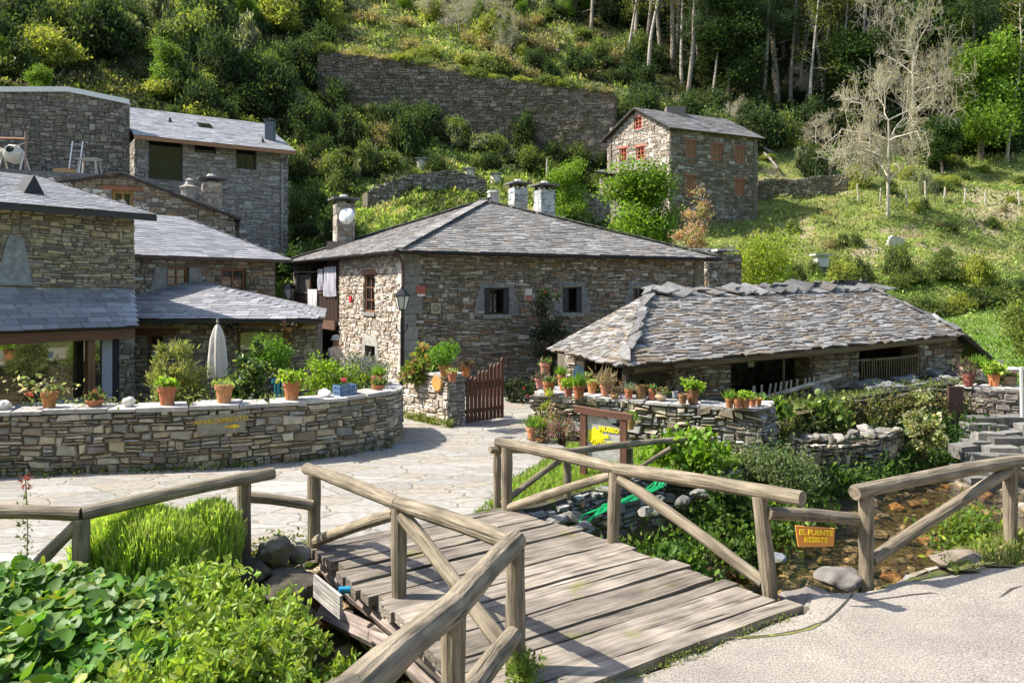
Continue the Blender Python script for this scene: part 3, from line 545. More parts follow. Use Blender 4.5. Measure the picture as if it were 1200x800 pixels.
def tree_parts(kind, seed):
    g = rg(seed); tr = MB(); cr = MB(); tc = (.16,.13,.10)
    if kind == 'broad':
        H = 7.; pts, _ = limb(g, np.array([0,0,-.4]), np.array([0,0,1.]), H*.75, .2, 8, 0, .07); tr.tube(pts, np.linspace(.2,.05,9), 8, tc)
        for i in range(26):
            z = g.uniform(.25, 1)*H*.72; a = g.uniform(0, 6.28); b, d = limb(g, np.array([0,0,z]), np.array([math.cos(a),math.sin(a),g.uniform(.2,1)]), g.uniform(1.4,2.9)*(1.1-.5*z/H), .05, 6); tr.tube(b, np.linspace(.06,.012,7), 5, tc, cap=False)
            for k in (2,3,4,5,6):
                n = 150; c = b[k]+g.normal(size=3)*.25; leaves(cr, c+g.normal(size=(n,3))*np.array([.42,.42,.3]), .19, lc(g, n, np.array([.15,.25,.028])*g.uniform(.6,1.3), .25), g, .2, .6)
    elif kind == 'oak':     # mid-dark, bigger rougher crown
        H = 9.; pts, _ = limb(g, np.array([0,0,-.4]), np.array([0,0,1.]), H*.8, .2, 8, 0, .09); tr.tube(pts, np.linspace(.24,.05,9), 8, tc)
        for i in range(30):
            z = g.uniform(.3, 1)*H*.78; a = g.uniform(0, 6.28); b, d = limb(g, np.array([0,0,z]), np.array([math.cos(a),math.sin(a),g.uniform(.1,.9)]), g.uniform(1.6,3.3)*(1.15-.5*z/H), .05, 6); tr.tube(b, np.linspace(.07,.012,7), 5, tc, cap=False)
            for k in (3,4,5,6):
                n = 120; c = b[k]+g.normal(size=3)*.3; leaves(cr, c+g.normal(size=(n,3))*np.array([.5,.5,.3]), .24, lc(g, n, np.array([.045,.08,.022])*g.uniform(.6,1.4), .25), g, .2, .6)
    elif kind == 'pine':
        H = 17.; pts, _ = limb(g, np.array([0,0,-.5]), np.array([g.normal()*.05,0,1.]), H, .2, 10, 0, .03); tr.tube(pts, np.linspace(.24,.05,11), 7, (.27,.23,.18))
        for i in range(9): z = H*g.uniform(.12,.5); a = g.uniform(0,6.28); b,_ = limb(g,np.array([0,0,z]),np.array([math.cos(a),math.sin(a),.2]),g.uniform(.5,1.6),.02,4,0,.3); tr.tube(b,np.linspace(.03,.01,5),4,(.34,.30,.25),cap=False)
        for i in range(46):
            z = H*(.36+.62*g.random()); f = (1-z/H); a = g.uniform(0, 6.28); o = np.array([np.interp(z, pts[:,2], pts[:,0]), np.interp(z, pts[:,2], pts[:,1]), z])
            b, d = limb(g, o, np.array([math.cos(a),math.sin(a),g.uniform(-.15,.4)]), .7+2.6*f**.6*g.uniform(.5,1), .03, 5, .03); tr.tube(b, np.linspace(.04,.01,6), 4, tc, cap=False)
            if g.random() < .2 and z < H*.6: continue
            for k in (2,3,4,5):
                n = 60; leaves(cr, b[k]+g.normal(size=(n,3))*np.array([.36,.36,.22]), .26, lc(g, n, np.array([.045,.075,.035])*g.uniform(.6,1.7), .25), g, .5, .22)
    elif kind == 'pole':    # tall pale trunk with thin sparse foliage
        H = 15.; pts, _ = limb(g, np.array([0,0,-.5]), np.array([g.normal()*.07,0,1.]), H, .2, 12, 0, .04); tr.tube(pts, np.linspace(.17,.03,13), 7, (.36,.32,.26))
        for i in range(22):
            z = H*(.35+.63*g.random()); a = g.uniform(0, 6.28); o = np.array([np.interp(z, pts[:,2], pts[:,0]), np.interp(z, pts[:,2], pts[:,1]), z])
            b, d = limb(g, o, np.array([math.cos(a),math.sin(a),g.uniform(.1,1)]), g.uniform(.8,2.4), .03, 5, 0, .3); tr.tube(b, np.linspace(.035,.008,6), 4, (.34,.30,.24), cap=False)
            n = 45
            for k in (3,5): leaves(cr, b[k]+g.normal(size=(n,3))*np.array([.4,.4,.3]), .17, lc(g, n, np.array([.12,.14,.03])*g.uniform(.6,1.3), .25), g, .2, .5)
    elif kind == 'bare':
        H = 9.; tcol = (.46,.42,.33)
        def rec(p, d, L, r, lv):
            b, dd = limb(g, p, d, L, r, 5, -.03*(lv > 2), .15 if lv else .04); tr.tube(b, np.maximum(np.linspace(r, r*.45, 6),.0085), 6 if lv < 2 else 3, tcol, cap=False)
            if lv >= 4:
                n = 3; leaves(cr, b[g.integers(2, 6, n)]+g.normal(size=(n,3))*.05, .09, lc(g, n, (.30,.27,.10), .3), g, .3, .5); return
            nb = (13, 7, 6, 5)[lv]
            for i in range(nb):
                t = g.integers(2, 6) if lv else min(5, 2+int(i/nb*4)); a = g.uniform(0, 6.28); sd = unit(np.cross(dd, [math.cos(a), math.sin(a), .3]))
                rec(b[t], unit(dd*(.55 if lv else .25)+sd*.85+np.array([0,0,.26])), L*g.uniform(.42,.62)*(1.0 if lv else .98), r*(.36 if lv == 0 else .5), lv+1)
        rec(np.array([0,0,-.3]), np.array([0,0,1.]), H*.72, .17, 0)
    return tr, cr
def tree_t(name, kind, seed, label, loc, group=None, s=1., rz=0., mat='far', cat='tree'):
    tr, cr = tree_parts(kind, seed); o = bpy.data.objects.new(name, None); col.objects.link(o); o['label'] = label; o['category'] = cat; o['kind'] = 'thing'
    if group: o['group'] = group
    ORG[o.name] = np.zeros(3); part(o, 'trunk', tr, M['bark'], smooth=True)
    if cr.n: part(o, 'crown', cr, M[mat])
    o.location = [float(k) for k in loc]; o.rotation_euler = (0,0,rz); o.scale = (s,s,s); return o

# ================================================================== BUILDINGS
def xy(a): return np.asarray(a[:2], float)
# ---- main house
A_, B_ = np.array([-2.78,20.]), np.array([6.08,24.3]); D_ = np.array([-7.9,28.]); C_ = B_+D_-A_
EZ = 3.75
mh = thing('stone_house', 'large stone farmhouse with a low pyramid roof of grey slates behind the plank gate', 'house', (-.9,26.1,0))
hs = [hole(567,596,338,368,A_,B_), hole(659,681,337,366,A_,B_), hole(741,760,337,361,A_,B_)]
wall(mh, 'wall', [A_,B_], -.2, EZ, hs, h=(.05,.16), w=(.09,.42), d=.035, pal=PAL_HOUSE, seed=11, split=.75)
DL = np.linalg.norm(D_-A_); sE,_ = s_at(398, D_, A_)
Em = D_+(A_-D_)/DL*sE
hl = [hole(427,440,322,366,Em,A_), hole(429,441,405,447,Em,A_)]
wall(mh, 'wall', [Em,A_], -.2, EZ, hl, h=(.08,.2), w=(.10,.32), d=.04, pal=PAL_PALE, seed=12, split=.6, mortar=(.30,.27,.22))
# balcony recess
inn = np.array([(A_-D_)[1], -(A_-D_)[0]])/DL*-1
nL = np.array([(A_-D_)[1], -(A_-D_)[0]])/DL     # outward of left face
Dr = D_-nL*1.5; Er = Em-nL*1.5
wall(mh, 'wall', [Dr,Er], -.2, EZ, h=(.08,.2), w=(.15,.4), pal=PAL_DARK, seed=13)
wall(mh, 'wall', [Er,Em], -.2, EZ, h=(.08,.2), w=(.15,.4), pal=PAL_PALE, seed=14, t=.3)
wall(mh, 'wall', [B_,C_], -.2, EZ, h=(.1,.25), w=(.2,.6), pal=PAL_HOUSE, seed=15); wall(mh, 'wall', [C_,D_], -.2, EZ, h=(.15,.3), w=(.3,.7), pal=PAL_HOUSE, seed=16)
wall(mh, 'wall', [D_, Dr], -.2, EZ, h=(.15,.3), w=(.3,.7), pal=PAL_HOUSE, seed=17, t=.25)
FR = frame3(A_,B_); FLt = frame3(Em,A_); FD = frame3(D_, A_)
cen = (A_+B_+C_+D_)/4; apex = np.array([*cen, CAMZ+3.02])
ex = lambda p, k=.38: np.array([*(p+unit(p-cen)*k*1.3), EZ+.02])
a3,b3,c3,d3 = ex(A_),ex(B_),ex(C_),ex(D_)
roofpart(mh, [(a3,b3,apex),(d3,a3,apex),(b3,c3,apex),(c3,d3,apex)], 'oldslate', expo=.17, wd=(.18,.42), th=.022, pal=PAL_OLD, seed=21, jit=.03, rot=.05, over=.05, body=.10)
mb = MB(); g = rg(3)
for p in (a3,b3,d3):
    n_ = 26
    for i in range(n_):
        q = p+(apex-p)*(i+.2)/n_; e = (apex-p)/n_*1.5; sd = unit(np.cross(e, [0,0,1])); mb.obox(q-sd*.16+[0,0,.035+.02*g.random()], e, sd*.32, [0,0,.03], PAL_OLD[g.integers(0,6)]*g.uniform(.8,1.1))
part(mh, 'hip_capping', mb, M['oldslate'])
for i,(k,cl) in enumerate(zip(hs,(0,0,1))):
    wn = window(mh, A_, B_, k, cw=(.05,.045,.04), nx=2, nz=3 if cl else 1, rec=.2, fw=.05, sill=.12, label=None if cl else 'dark window standing open')
    s0,s1,z0,z1 = k; m2 = MB(); gg = (.19,.20,.195)
    for sg in (-1, 1):
        se = s0 if sg < 0 else s1
        pl = [FR(se, .035, z0-.05), FR(se+sg*.30, .035, z0-.05), FR(se+sg*.27, .035, z0+.35), FR(se+sg*.12, .035, z1+.02), FR(se, .035, z1+.02)]; m2.prism(pl, FR(0,-.12,0)-FR(0,0,0), gg)
    m2.prism([FR(s0-.16,.04,z1+.024), FR(s1+.16,.04,z1+.024), FR(s1+.14,.04,z1+.16), FR(s0-.14,.04,z1+.17)], FR(0,-.12,0)-FR(0,0,0), gg); part(wn, 'surround', m2, M['stone'])
    if not cl:
        for se, sg in ((s0,1),(s1,-1)): m2 = MB(); bx(m2, FR, min(se+sg*.02, se+sg*.17), max(se+sg*.02, se+sg*.17), .0, .03, z0+.03, z1-.03, (.03,.03,.03)); part(wn, 'shutter', m2, M['wood'])
window(mh, Em, A_, hl[0], cw=(.17,.08,.05), nx=2, nz=3, rec=.05, fw=.07, lintel=(.12,.16,(.20,.11,.07)), sill=.1, label='tall red-brown window of six panes')
s0,s1,z0,z1 = hl[1]; mb = MB(); bx(mb, FLt, s0, s1, -.25, -.2, z0, z1, (.04,.03,.025)); dr = part(mh, 'door', mb, M['wood']); mb = MB()
bx(mb, FLt, s0-.2, s0, -.05, .045, z0, z1, (.36,.35,.33)); bx(mb, FLt, s1, s1+.2, -.05, .045, z0, z1, (.36,.35,.33)); mb.prism([FLt(s0-.22,.05,z1+.003), FLt(s1+.22,.05,z1+.003), FLt(s1+.1,.05,z1+.3), FLt(s0-.1,.05,z1+.3)], FLt(0,-.1,0)-FLt(0,0,0), (.38,.37,.34)); part(dr, 'surround', mb, M['stone'])
# pale mortared corner and gutters
mb = MB(); g = rg(5); z = -.1
while z < EZ-.1:
    h_ = g.uniform(.18,.38); l_ = g.uniform(.28,.5)
    bx(mb, FR, -.05, l_, -.1, .05, z+.01, z+h_, np.array([.27,.26,.23])*g.uniform(.7,1.1)); LL = np.linalg.norm(A_-Em); bx(mb, FLt, LL-g.uniform(.2,.4), LL+.02, -.1, .055, z+.01, z+h_, np.array([.56,.53,.46])*g.uniform(.85,1.05)); z += h_
part(mh, 'quoin', mb, M['stone'])
mb = MB(); mb.tube([a3+[.02,-.02,-.03], (a3+b3)/2+[.02,-.03,-.05], b3+[.02,-.02,-.03]], .045, 8, (.12,.10,.09)); mb.tube([d3+[-.02,-.02,-.03], a3+[-.02,-.02,-.03]], .045, 8, (.12,.10,.09)); part(mh, 'gutter', mb, M['metal'])
mb = MB(); q = np.array([*(A_+unit(A_-cen)*.07), 0]); mb.tube([a3+[0,0,-.06], q+[-.03,-.02,3.45], q+[-.03,-.02,.02]], .04, 8, (.10,.06,.05)); part(mh, 'downpipe', mb, M['paint'])
# balcony: floor, posts, railing, beam
LB = sE
mb = MB(); bx(mb, FD, 0, LB, -1.45, .12, 1.62, 1.76, (.05,.035,.025)); mb2 = mb; bx(mb, FD, 0, LB, .12, .18, 1.5, 1.78, (.14,.08,.06)); bal = part(mh, 'balcony', mb, M['wood'])
for s_ in np.arange(.1, LB, .13):
    mb = MB(); bx(mb, FD, s_, s_+.075, .04, .07, 1.785, 2.62, (.07,.045,.035)); part(bal, 'baluster', mb, M['wood'])
mb = MB(); bx(mb, FD, 0, LB, .02, .1, 2.63, 2.7, (.08,.05,.04)); part(bal, 'handrail', mb, M['wood'])
for s_ in (.05, LB*.36, LB-.16):
    mb = MB(); bx(mb, FD, s_, s_+.12, -.09, .015, .0, EZ-.1, (.06,.04,.03)); part(bal, 'post', mb, M['wood'])
mb = MB(); bx(mb, FD, LB*.05, LB*.33, -.05, -.02, 1.79, 3.3, (.10,.09,.08)); part(bal, 'plank_screen', mb, M['wood'])
# laundry
def hanging(name, s0, s1, z0, z1, o, c, label, cat, seed, stripes=None):
    g = rg(seed); n = 14; mb = MB(); S = np.linspace(s0, s1, n); V = []; C = []
    for zi, z in enumerate(np.linspace(z1, z0, 6)):
        for i, s in enumerate(S): V.append(FD(s+.02*math.sin(zi*1.3+i), o+.03*math.sin(i*1.7+seed)*(.3+zi/5), z+.02*math.sin(i*2.1)*zi/5))
    q = [(r*n+i, r*n+i+1, (r+1)*n+i+1, (r+1)*n+i) for r in range(5) for i in range(n-1)]
    cc = np.array([c if not stripes or (k % (n-1)) % 4 < 2 else stripes for k in range(len(q))]); mb.add(V, q, cc); single(name, mb, M['cloth'], label, cat)
hanging('sheet', LB*.36+.2, LB*.36+1.15, 1.72, 2.78, .14, (.75,.75,.76), 'plain white sheet draped over the balcony handrail of the farmhouse', 'sheet', 3)
hanging('shirt', LB*.60, LB*.72, 2.75, 3.45, .10, (.62,.62,.68), 'small pale shirt on the washing line beside the patterned cloths', 'shirt', 5)
hanging('patterned_cloth', LB*.76, LB*.99, 2.55, 3.5, .12, (.6,.6,.66), 'lilac and white striped cloth hung at the balcony end by the stone wall', 'cloth', 7, (.35,.34,.48))
mb = MB(); mb.tube([FD(.1,.1,3.42), FD(LB*.5,.1,3.36), FD(LB-.05,.1,3.46)], .006, 4, (.5,.5,.5)); single('washing_line', mb, M['paint'], 'thin line strung along the balcony under the roof edge', 'washing line')
# wall lantern at far corner
def lantern_mesh():
    fr = MB(); gl = MB(); a = np.arange(6)/6*2*np.pi
    def ring(r, z): return np.stack([np.cos(a)*r, np.sin(a)*r, np.full(6, z)], -1)
    for r0,z0,r1,z1 in ((.09,0,.17,.30),):
        p = ring(r0,z0); q = ring(r1,z1)
        for i in range(6): fr.beam(p[i], q[i], .014, .014, (.04,.04,.04)); fr.beam(q[i], q[(i+1)%6], .018, .018, (.04,.04,.04)); fr.beam(p[i], p[(i+1)%6], .014, .014, (.04,.04,.04))
        gl.add(np.vstack([p*[.96,.96,1], q*[.96,.96,1]]), [(i,(i+1)%6,6+(i+1)%6,6+i) for i in range(6)], (.62,.62,.58))
    fr.lathe([(.19,.305),(.17,.33),(.07,.43),(.03,.45),(.02,.5),(.0,.52)], m=6, c=(.05,.05,.05)); fr.lathe([(0,-.05),(.05,-.02),(.095,.0)], m=8, c=(.05,.05,.05)); return fr, gl
fr, gl = lantern_mesh(); lp = np.array([*P(471,489,16.8)[:2], 0]); lamp = thing('street_lamp', 'grey post street lamp with a six-sided lantern at the farmhouse corner', 'street lamp', lp)
def shifted(mb, v, s=1.):
    m2 = MB(); m2.__dict__ = {k: (list(x) if isinstance(x, list) else x) for k, x in mb.__dict__.items()}; m2.v = [k*s+np.asarray(v) for k in mb.v]; return m2
mb = MB(); mb.lathe([(.09,0),(.09,.12),(.06,.2),(.055,.75),(.04,.8),(.035,2.1),(.03,2.16)], lp, 12, (.09,.09,.10)); part(lamp, 'pole', mb, M['metal'], smooth=False)
mb = MB(); th = np.linspace(-.5, 1.4, 8); 
for sg in (-1,1): mb.tube([lp+[sg*(.02+.1*math.sin(k*1.2+.2)),0,1.72+.22*k/1.4+.08] for k in np.linspace(0,1.4,6)], .012, 6, (.05,.05,.05))
mb.tube([lp+[0,0,2.1], lp+[0,0,2.32]], .02, 8, (.05,.05,.05)); part(lamp, 'bracket', mb, M['metal'])
lt = part(lamp, 'lantern', shifted(fr, lp+[0,0,2.33], 1.0), M['metal']); part(lt, 'glass', shifted(gl, lp+[0,0,2.33], 1.0), M['paint'])
lp2 = P(339,342,27.5); lw = thing('wall_lantern', 'black lantern hung under the far roof corner beside the balcony', 'lantern', lp2); l2 = part(lw, 'frame', shifted(fr, lp2-[0,0,.25], 1.25), M['metal']); part(l2, 'glass', shifted(gl, lp2-[0,0,.25], 1.25), M['paint'])
mb = MB(); mb.tube([lp2+[0,0,.42], lp2+[.15,0,.62], lp2+[.6,.1,.66]], .02, 6, (.03,.03,.03)); part(lw, 'bracket', mb, M['metal'])
# chimneys
def chimney(px, py0, py1, Y, wd, label, pal, rot=.45, cap='slab', group=None, seed=1, stonecap=True):
    p = P(px, py1, Y); zt = CAMZ+(340-py0)/900*Y; z0 = p[2]-.6; o = thing('chimney', label, 'chimney', (p[0],p[1],z0), group); c, s = math.cos(rot), math.sin(rot); r = wd/2
    cor = [np.array([p[0]+(c*a-s*b)*r, p[1]+(s*a+c*b)*r]) for a,b in ((-1,-1),(1,-1),(1,1),(-1,1),(-1,-1))]
    zs = zt-.26
    mb = MB()
    for i in range(4): stones(mb, [cor[i],cor[i+1]], z0, zs, h=(.16,.26), w=(.2,.5), d=.015, pal=pal, seed=seed+i, split=.25, warp=0)
    mb.prism([(*(k*.985+p[:2]*.015), z0) for k in cor[:4]], (0,0,zs-z0-.01), (.2,.19,.17)); part(o, 'stack', mb, M['stone'])
    mb = MB()
    for k in cor[:4]: q = k*.75+p[:2]*.25; mb.box((q[0]-.06,q[1]-.06,zs), (q[0]+.06,q[1]+.06,zs+.13), (.12,.11,.1))
    big = [k*1.5-p[:2]*.5 for k in cor[:4]]; mb.prism([(*k, zs+.13) for k in big], (0,0,.05), (.16,.16,.16)); part(o, 'cap', mb, M['stone'])
    if stonecap: mb = MB(); mb.lathe([(0,.0),(.16,.0),(.18,.06),(.12,.13),(0,.15)], (p[0],p[1],zs+.18), 7, (.42,.40,.36)); part(o, 'cap_stone', mb, M['stone'])
    return o, p, zs
PG = np.array([(.38,.40,.40),(.44,.45,.44),(.33,.35,.36)])
chimney(607,212,246,28.0,.52,'grey block chimney behind the pyramid roof, nearer its peak', PG, seed=31)
chimney(638,214,254,27.2,.56,'taller grey block chimney lower down the pyramid roof hip', PG, seed=36)
mb = MB(); p = P(578,230,27.5); mb.lathe([(0,-.3),(.22,-.3),(.2,.1),(.24,.12),(.2,.2),(0,.22)], p, 6, (.42,.40,.36)); single('roof_finial', mb, M['stone'], 'rough pale stone block set on the peak of the pyramid roof', 'stone block')
o, p, zs = chimney(403,230,292,27.2,.62,'rubble chimney with a satellite dish at the back of the pyramid roof', PAL_PALE*.7, seed=41)
mb = MB(); mb.box((p[0]-.5,p[1]-.45,p[2]-.6),(p[0]+.5,p[1]+.45,p[2]+.25),(.2,.17,.14)); part(o, 'base', mb, M['stone'])
dp = P(406,253,26.6); dsh = thing('satellite_dish', 'white satellite dish fixed to the rubble chimney', 'satellite dish', dp); mb = MB(); mb.lathe([(0,.06),(.12,.05),(.22,.02),(.29,-.03),(.30,-.03),(.22,.03),(.12,.06),(0,.075)], (0,0,0), 24, (.8,.8,.78))
rotm = np.array(Matrix.Rotation(R(78),3,'X') @ Matrix.Rotation(R(-15),3,'Y')); mb.v = [k@rotm.T+dp for k in mb.v]; part(dsh, 'reflector', mb, M['paint'], smooth=True)
mb = MB(); mb.tube([dp+[0,0,-.25], dp+[.05,-.35,-.1]], .012, 5, (.5,.5,.5)); mb.tube([dp+[0,0,0], dp+[0,.3,-.2]], .02, 6, (.4,.4,.4)); part(dsh, 'arm', mb, M['zinc'])
# signs on wall
def plaque(name, px, py, w_, h_, p0, p1, cols, label, cat, o=.06):
    s,Y = s_at(px,p0,p1); F = frame3(p0,p1); z = CAMZ+(340-py)/900*Y; mb = MB(); bx(mb, F, s-w_/2, s+w_/2, .0, o, z-h_/2, z+h_/2, cols[0]); t = thing(name, label, cat, F(s,0,z-h_/2)); part(t, 'panel', mb, M['paint']); 
    return t, F, s, z
t,F,s,z = plaque('sign', 492.5,341,.24,.28,A_,B_,[(.42,.11,.08)],'small red notice with a white band high on the farmhouse front, near the lamp','sign'); mb = MB(); bx(mb,F,s-.11,s+.11,.06,.066,z-.13,z-.08,(.75,.72,.66)); part(t,'white_band',mb,M['paint'])
t,F,s,z = plaque('slate_number_tile', 510,361,.26,.28,A_,B_,[(.40,.36,.24)],'square ochre tile with a dark round emblem beside the lamp','tile'); mb = MB(); th = np.linspace(0,2*np.pi,20); mb.tube([F(s+.085*math.cos(k),.066,z+.085*math.sin(k)) for k in th], .009, 4, (.05,.045,.03), cap=False); mb.tube([F(s-.03,.066,z),F(s,.066,z-.03),F(s+.05,.066,z+.04)], .008, 4, (.05,.045,.03)); part(t,'emblem',mb,M['paint'])
t,F,s,z = plaque('sign', 618.5,345,.22,.32,A_,B_,[(.62,.58,.52)],'white notice with a red lower half between the two open farmhouse windows','sign'); mb = MB(); bx(mb,F,s-.10,s+.10,.06,.066,z-.15,z-.02,(.42,.15,.11)); part(t,'red_panel',mb,M['paint'])
mb = MB(); s,Y = s_at(413.5,Em,A_); z = CAMZ-(351-340)/900*Y; mb.prism([FLt(s+.09*a,.09,z+.11*b) for a,b in ((0,-1),(1,.2),(.7,1),(0,.55),(-.7,1),(-1,.2))], FLt(0,-.04,0)-FLt(0,0,0), (.6,.03,.04)); single('heart_plaque', mb, M['paint'], 'little red heart-shaped plaque on the sunlit farmhouse side', 'plaque')

# ---- houses on the left
U = np.array([.597,.803]); OUT = np.array([.803,-.597]); W1 = np.array([-8.37,17.]); S1 = W1-U*9
h1 = thing('porch_house', 'yellowish stone house with slate roof and glazed porch at the picture edge', 'house', (*(W1-U*4-OUT*3),0)); F1 = frame3(S1,W1)
z1e = 4.45
wall(h1,'wall',[S1,W1],0,z1e,h=(.05,.16),w=(.09,.38),pal=PAL_WARM,seed=51,split=.75); wall(h1,'wall',[W1,W1-OUT*8],0,z1e,h=(.1,.22),w=(.2,.5),pal=PAL_WARM,seed=52); wall(h1,'wall',[W1-OUT*8,S1-OUT*8],0,z1e,h=(.15,.3),w=(.3,.7),pal=PAL_WARM,seed=53); wall(h1,'wall',[S1-OUT*8,S1],0,z1e,h=(.15,.3),w=(.3,.7),pal=PAL_WARM,seed=54)
v3 = lambda p, z: np.array([p[0],p[1],z])
ea = v3(S1+OUT*.4-U*.2, z1e-.03); eb = v3(W1+OUT*.4+U*.3, z1e-.03); rb = v3(W1-OUT*4.1-U*.4, 5.60); ra = v3(S1-OUT*4.1, 5.60); bb = v3(W1-OUT*8.4+U*.3, z1e-.03); ba = v3(S1-OUT*8.4, z1e-.03)
roofpart(h1, [(ea,eb,rb,ra),(eb,bb,rb),(bb,ba,ra,rb)], 'slate', expo=.2, wd=(.24,.5), th=.012, seed=55)
mb = MB(); mb.beam(ea-[0,0,.08],eb-[0,0,.08],.04,.12,(.05,.045,.04)); part(h1,'gutter',mb,M['paint'])
s_, Y_ = s_at(14, S1, W1); mb = MB(); sq = np.linalg.norm(P(16,300,15.1)[:2]-S1); mb.prism([F1(sq-.35,.05,2.85),F1(sq+.32,.05,2.85),F1(sq+.16,.05,3.75),F1(sq-.1,.05,3.85)], F1(0,-.1,0)-F1(0,0,0), (.27,.29,.28)); part(h1,'stone_slab',mb,M['stone'])
vp = P(62,234,16.6); k = unit(rb-eb); mb = MB(); q = ea+(eb-ea)*.79+(ra-ea)*.30; mb.prism([q-[.2*U[0],.2*U[1],-.02], q+[.2*U[0],.2*U[1],.02], q+[0,0,.42]], v3(-OUT*.55,.0), (.03,.03,.035)); part(h1,'roof_vent',mb,M['paint'])
# porch
PE0 = W1-U*9+OUT*1.35; PE1 = W1+OUT*1.32-U*.62; zp = 2.0
pw0 = v3(S1+OUT*.0,2.78); pw1 = v3(W1-U*.02,2.78)
roofpart(h1, [(v3(PE0,zp+.03),v3(PE1,zp+.03),pw1,pw0)], 'slate', expo=.19, wd=(.24,.5), th=.012, seed=58)
mb = MB(); mb.beam(v3(PE0-OUT*.12,zp-.13), v3(PE1-OUT*.12,zp-.13), .12,.2,(.15,.07,.03)); part(h1,'beam',mb,M['wood'])
ang = lambda s, o: W1-U*s+OUT*o
for s,o in ((1.463,1.15),(3.35,1.15),(5.5,1.15)):
    p = ang(s,o); mb = MB(); mb.obox(v3(p-U*.07-OUT*.07,0),v3(U*.14,0),v3(OUT*.14,0),(0,0,zp-.24),(.19,.095,.04)); part(h1,'post',mb,M['wood'])
Fp = frame3(ang(8.5,.95), ang(.93,.95)); Lp = 8.5-.93; wn = MB(); bx(wn,Fp,0,Lp,-.06,.0,.0,.62,(.33,.36,.40)); bx(wn,Fp,Lp-.2,Lp,-.055,.003,.62,zp-.03,(.36,.39,.42)); gwl = part(h1,'window',wn,M['paint'],'glazed porch front with grey-blue lower panel')
mb = MB(); bx(mb,Fp,0,Lp-.2,-.05,-.04,.62,zp,(.03,.03,.03)); part(gwl,'pane',mb,M['mirror'])
mb = MB(); bx(mb,Fp,Lp,Lp+.16,-.6,-.03,0,zp,(.02,.02,.02)); part(h1,'side_panel',mb,M['paint'])
# ---- L2 upper wing
Q1 = np.array([-6.8,22.]); u2 = unit(np.array([2.55,3.1])); o2 = np.array([u2[1],-u2[0]]); Q0 = Q1-u2*5.4
h2 = thing('upper_wing', 'small stone wing with two brown windows between the porch house and the terrace room', 'house', (*((Q0+Q1)/2-o2*2),0)); z2 = 3.62
hw2 = [hole(195,221,313,336,Q0,Q1), hole(259,288,314,342,Q0,Q1)]
wall(h2,'wall',[Q0,Q1],0,z2,hw2,h=(.1,.24),w=(.16,.5),pal=PAL_HOUSE,seed=61); wall(h2,'wall',[Q1,Q1-o2*7],0,z2,h=(.1,.24),w=(.2,.5),pal=PAL_HOUSE,seed=62); wall(h2,'wall',[Q1-o2*7,Q0-o2*7],0,z2,h=(.2,.34),w=(.3,.7),pal=PAL_HOUSE,seed=63); wall(h2,'wall',[Q0-o2*7,Q0],0,z2,h=(.2,.34),w=(.3,.7),pal=PAL_HOUSE,seed=63)
for k in hw2: window(h2,Q0,Q1,k,cw=(.23,.10,.045),nx=2,nz=2,rec=.06,fw=.07,glass='glass')
F2 = frame3(Q0,Q1)
for k in hw2[:1]:
    for sg,se in ((-1,k[0]),(1,k[1])): mb = MB(); mb.prism([F2(se,.04,k[2]-.1),F2(se+sg*.42,.04,k[2]-.1),F2(se+sg*.3,.04,k[3]),F2(se,.04,k[3])],F2(0,-.1,0)-F2(0,0,0),(.24,.24,.22)); part(h2,'stone_slab',mb,M['stone'])
ea = v3(Q0+o2*.35-u2*.1,z2); eb = v3(Q1+o2*.35+u2*.35,z2); rb = v3(Q1-o2*3.6-u2*.9,5.0); ra = v3(Q0-o2*3.6,5.0); bb = v3(Q1-o2*7.3+u2*.35,z2); ba = v3(Q0-o2*7.3,z2)
roofpart(h2, [(ea,eb,rb,ra),(eb,bb,rb),(bb,ba,ra,rb)], 'slate', expo=.2, wd=(.24,.5), th=.012, seed=65)
# ---- L3 terrace room
T0 = np.array([-9.3,17.5]); TT = np.array([-4.42,17.5]); h3 = thing('terrace_room', 'low stone extension with slate lean-to roof and mirror-like picture window behind the parasol', 'house', (-6.6,18.5,0)); z3 = 2.08
hb = hole(278,335,388,446,T0,TT); hs3 = hole(173,191,393,421,T0,TT)
wall(h3,'wall',[T0,TT],0,z3,[hb,hs3],h=(.05,.15),w=(.09,.36),pal=PAL_WARM,seed=71); wall(h3,'wall',[TT+[-.06,.16],TT+[-.85,3.]],0,z3,h=(.09,.2),w=(.14,.42),pal=PAL_PALE,seed=72)
w3 = window(h3,T0,TT,hb,cw=(.20,.12,.05),nx=1,nz=1,rec=.08,fw=.03,glass='mirror',label='big pane reflecting the greenery opposite'); window(h3,T0,TT,hs3,cw=(.20,.09,.04),nx=1,nz=1,rec=.12,fw=.09,lintel=(.3,.16,(.17,.09,.05)))
F3 = frame3(T0,TT); mb = MB(); bx(mb,F3,hb[0]-.15,hb[1]+.5,.02,.16,1.94,2.10,(.24,.13,.05)); part(h3,'beam',mb,M['wood']); mb = MB(); bx(mb,F3,hb[1]-.02,hb[1]+.1,.02,.14,0,1.94,(.16,.09,.04)); part(h3,'post',mb,M['wood'])
ea = np.array([-9.0,17.15,2.12]); eb = np.array([-4.22,17.15,2.12]); tq = P(232,329,20.2); tp = np.array([-9.9,20.2,tq[2]]); tr_ = np.array([-5.0,20.6,2.25])
roofpart(h3, [(ea,eb,tq,tp),(eb,tr_,tq)], 'slate', expo=.19, wd=(.24,.5), th=.012, seed=75)
mb = MB(); mb.beam(ea-[0,0,.06],eb-[0,0,.06],.05,.08,(.05,.045,.04)); part(h3,'gutter',mb,M['paint'])
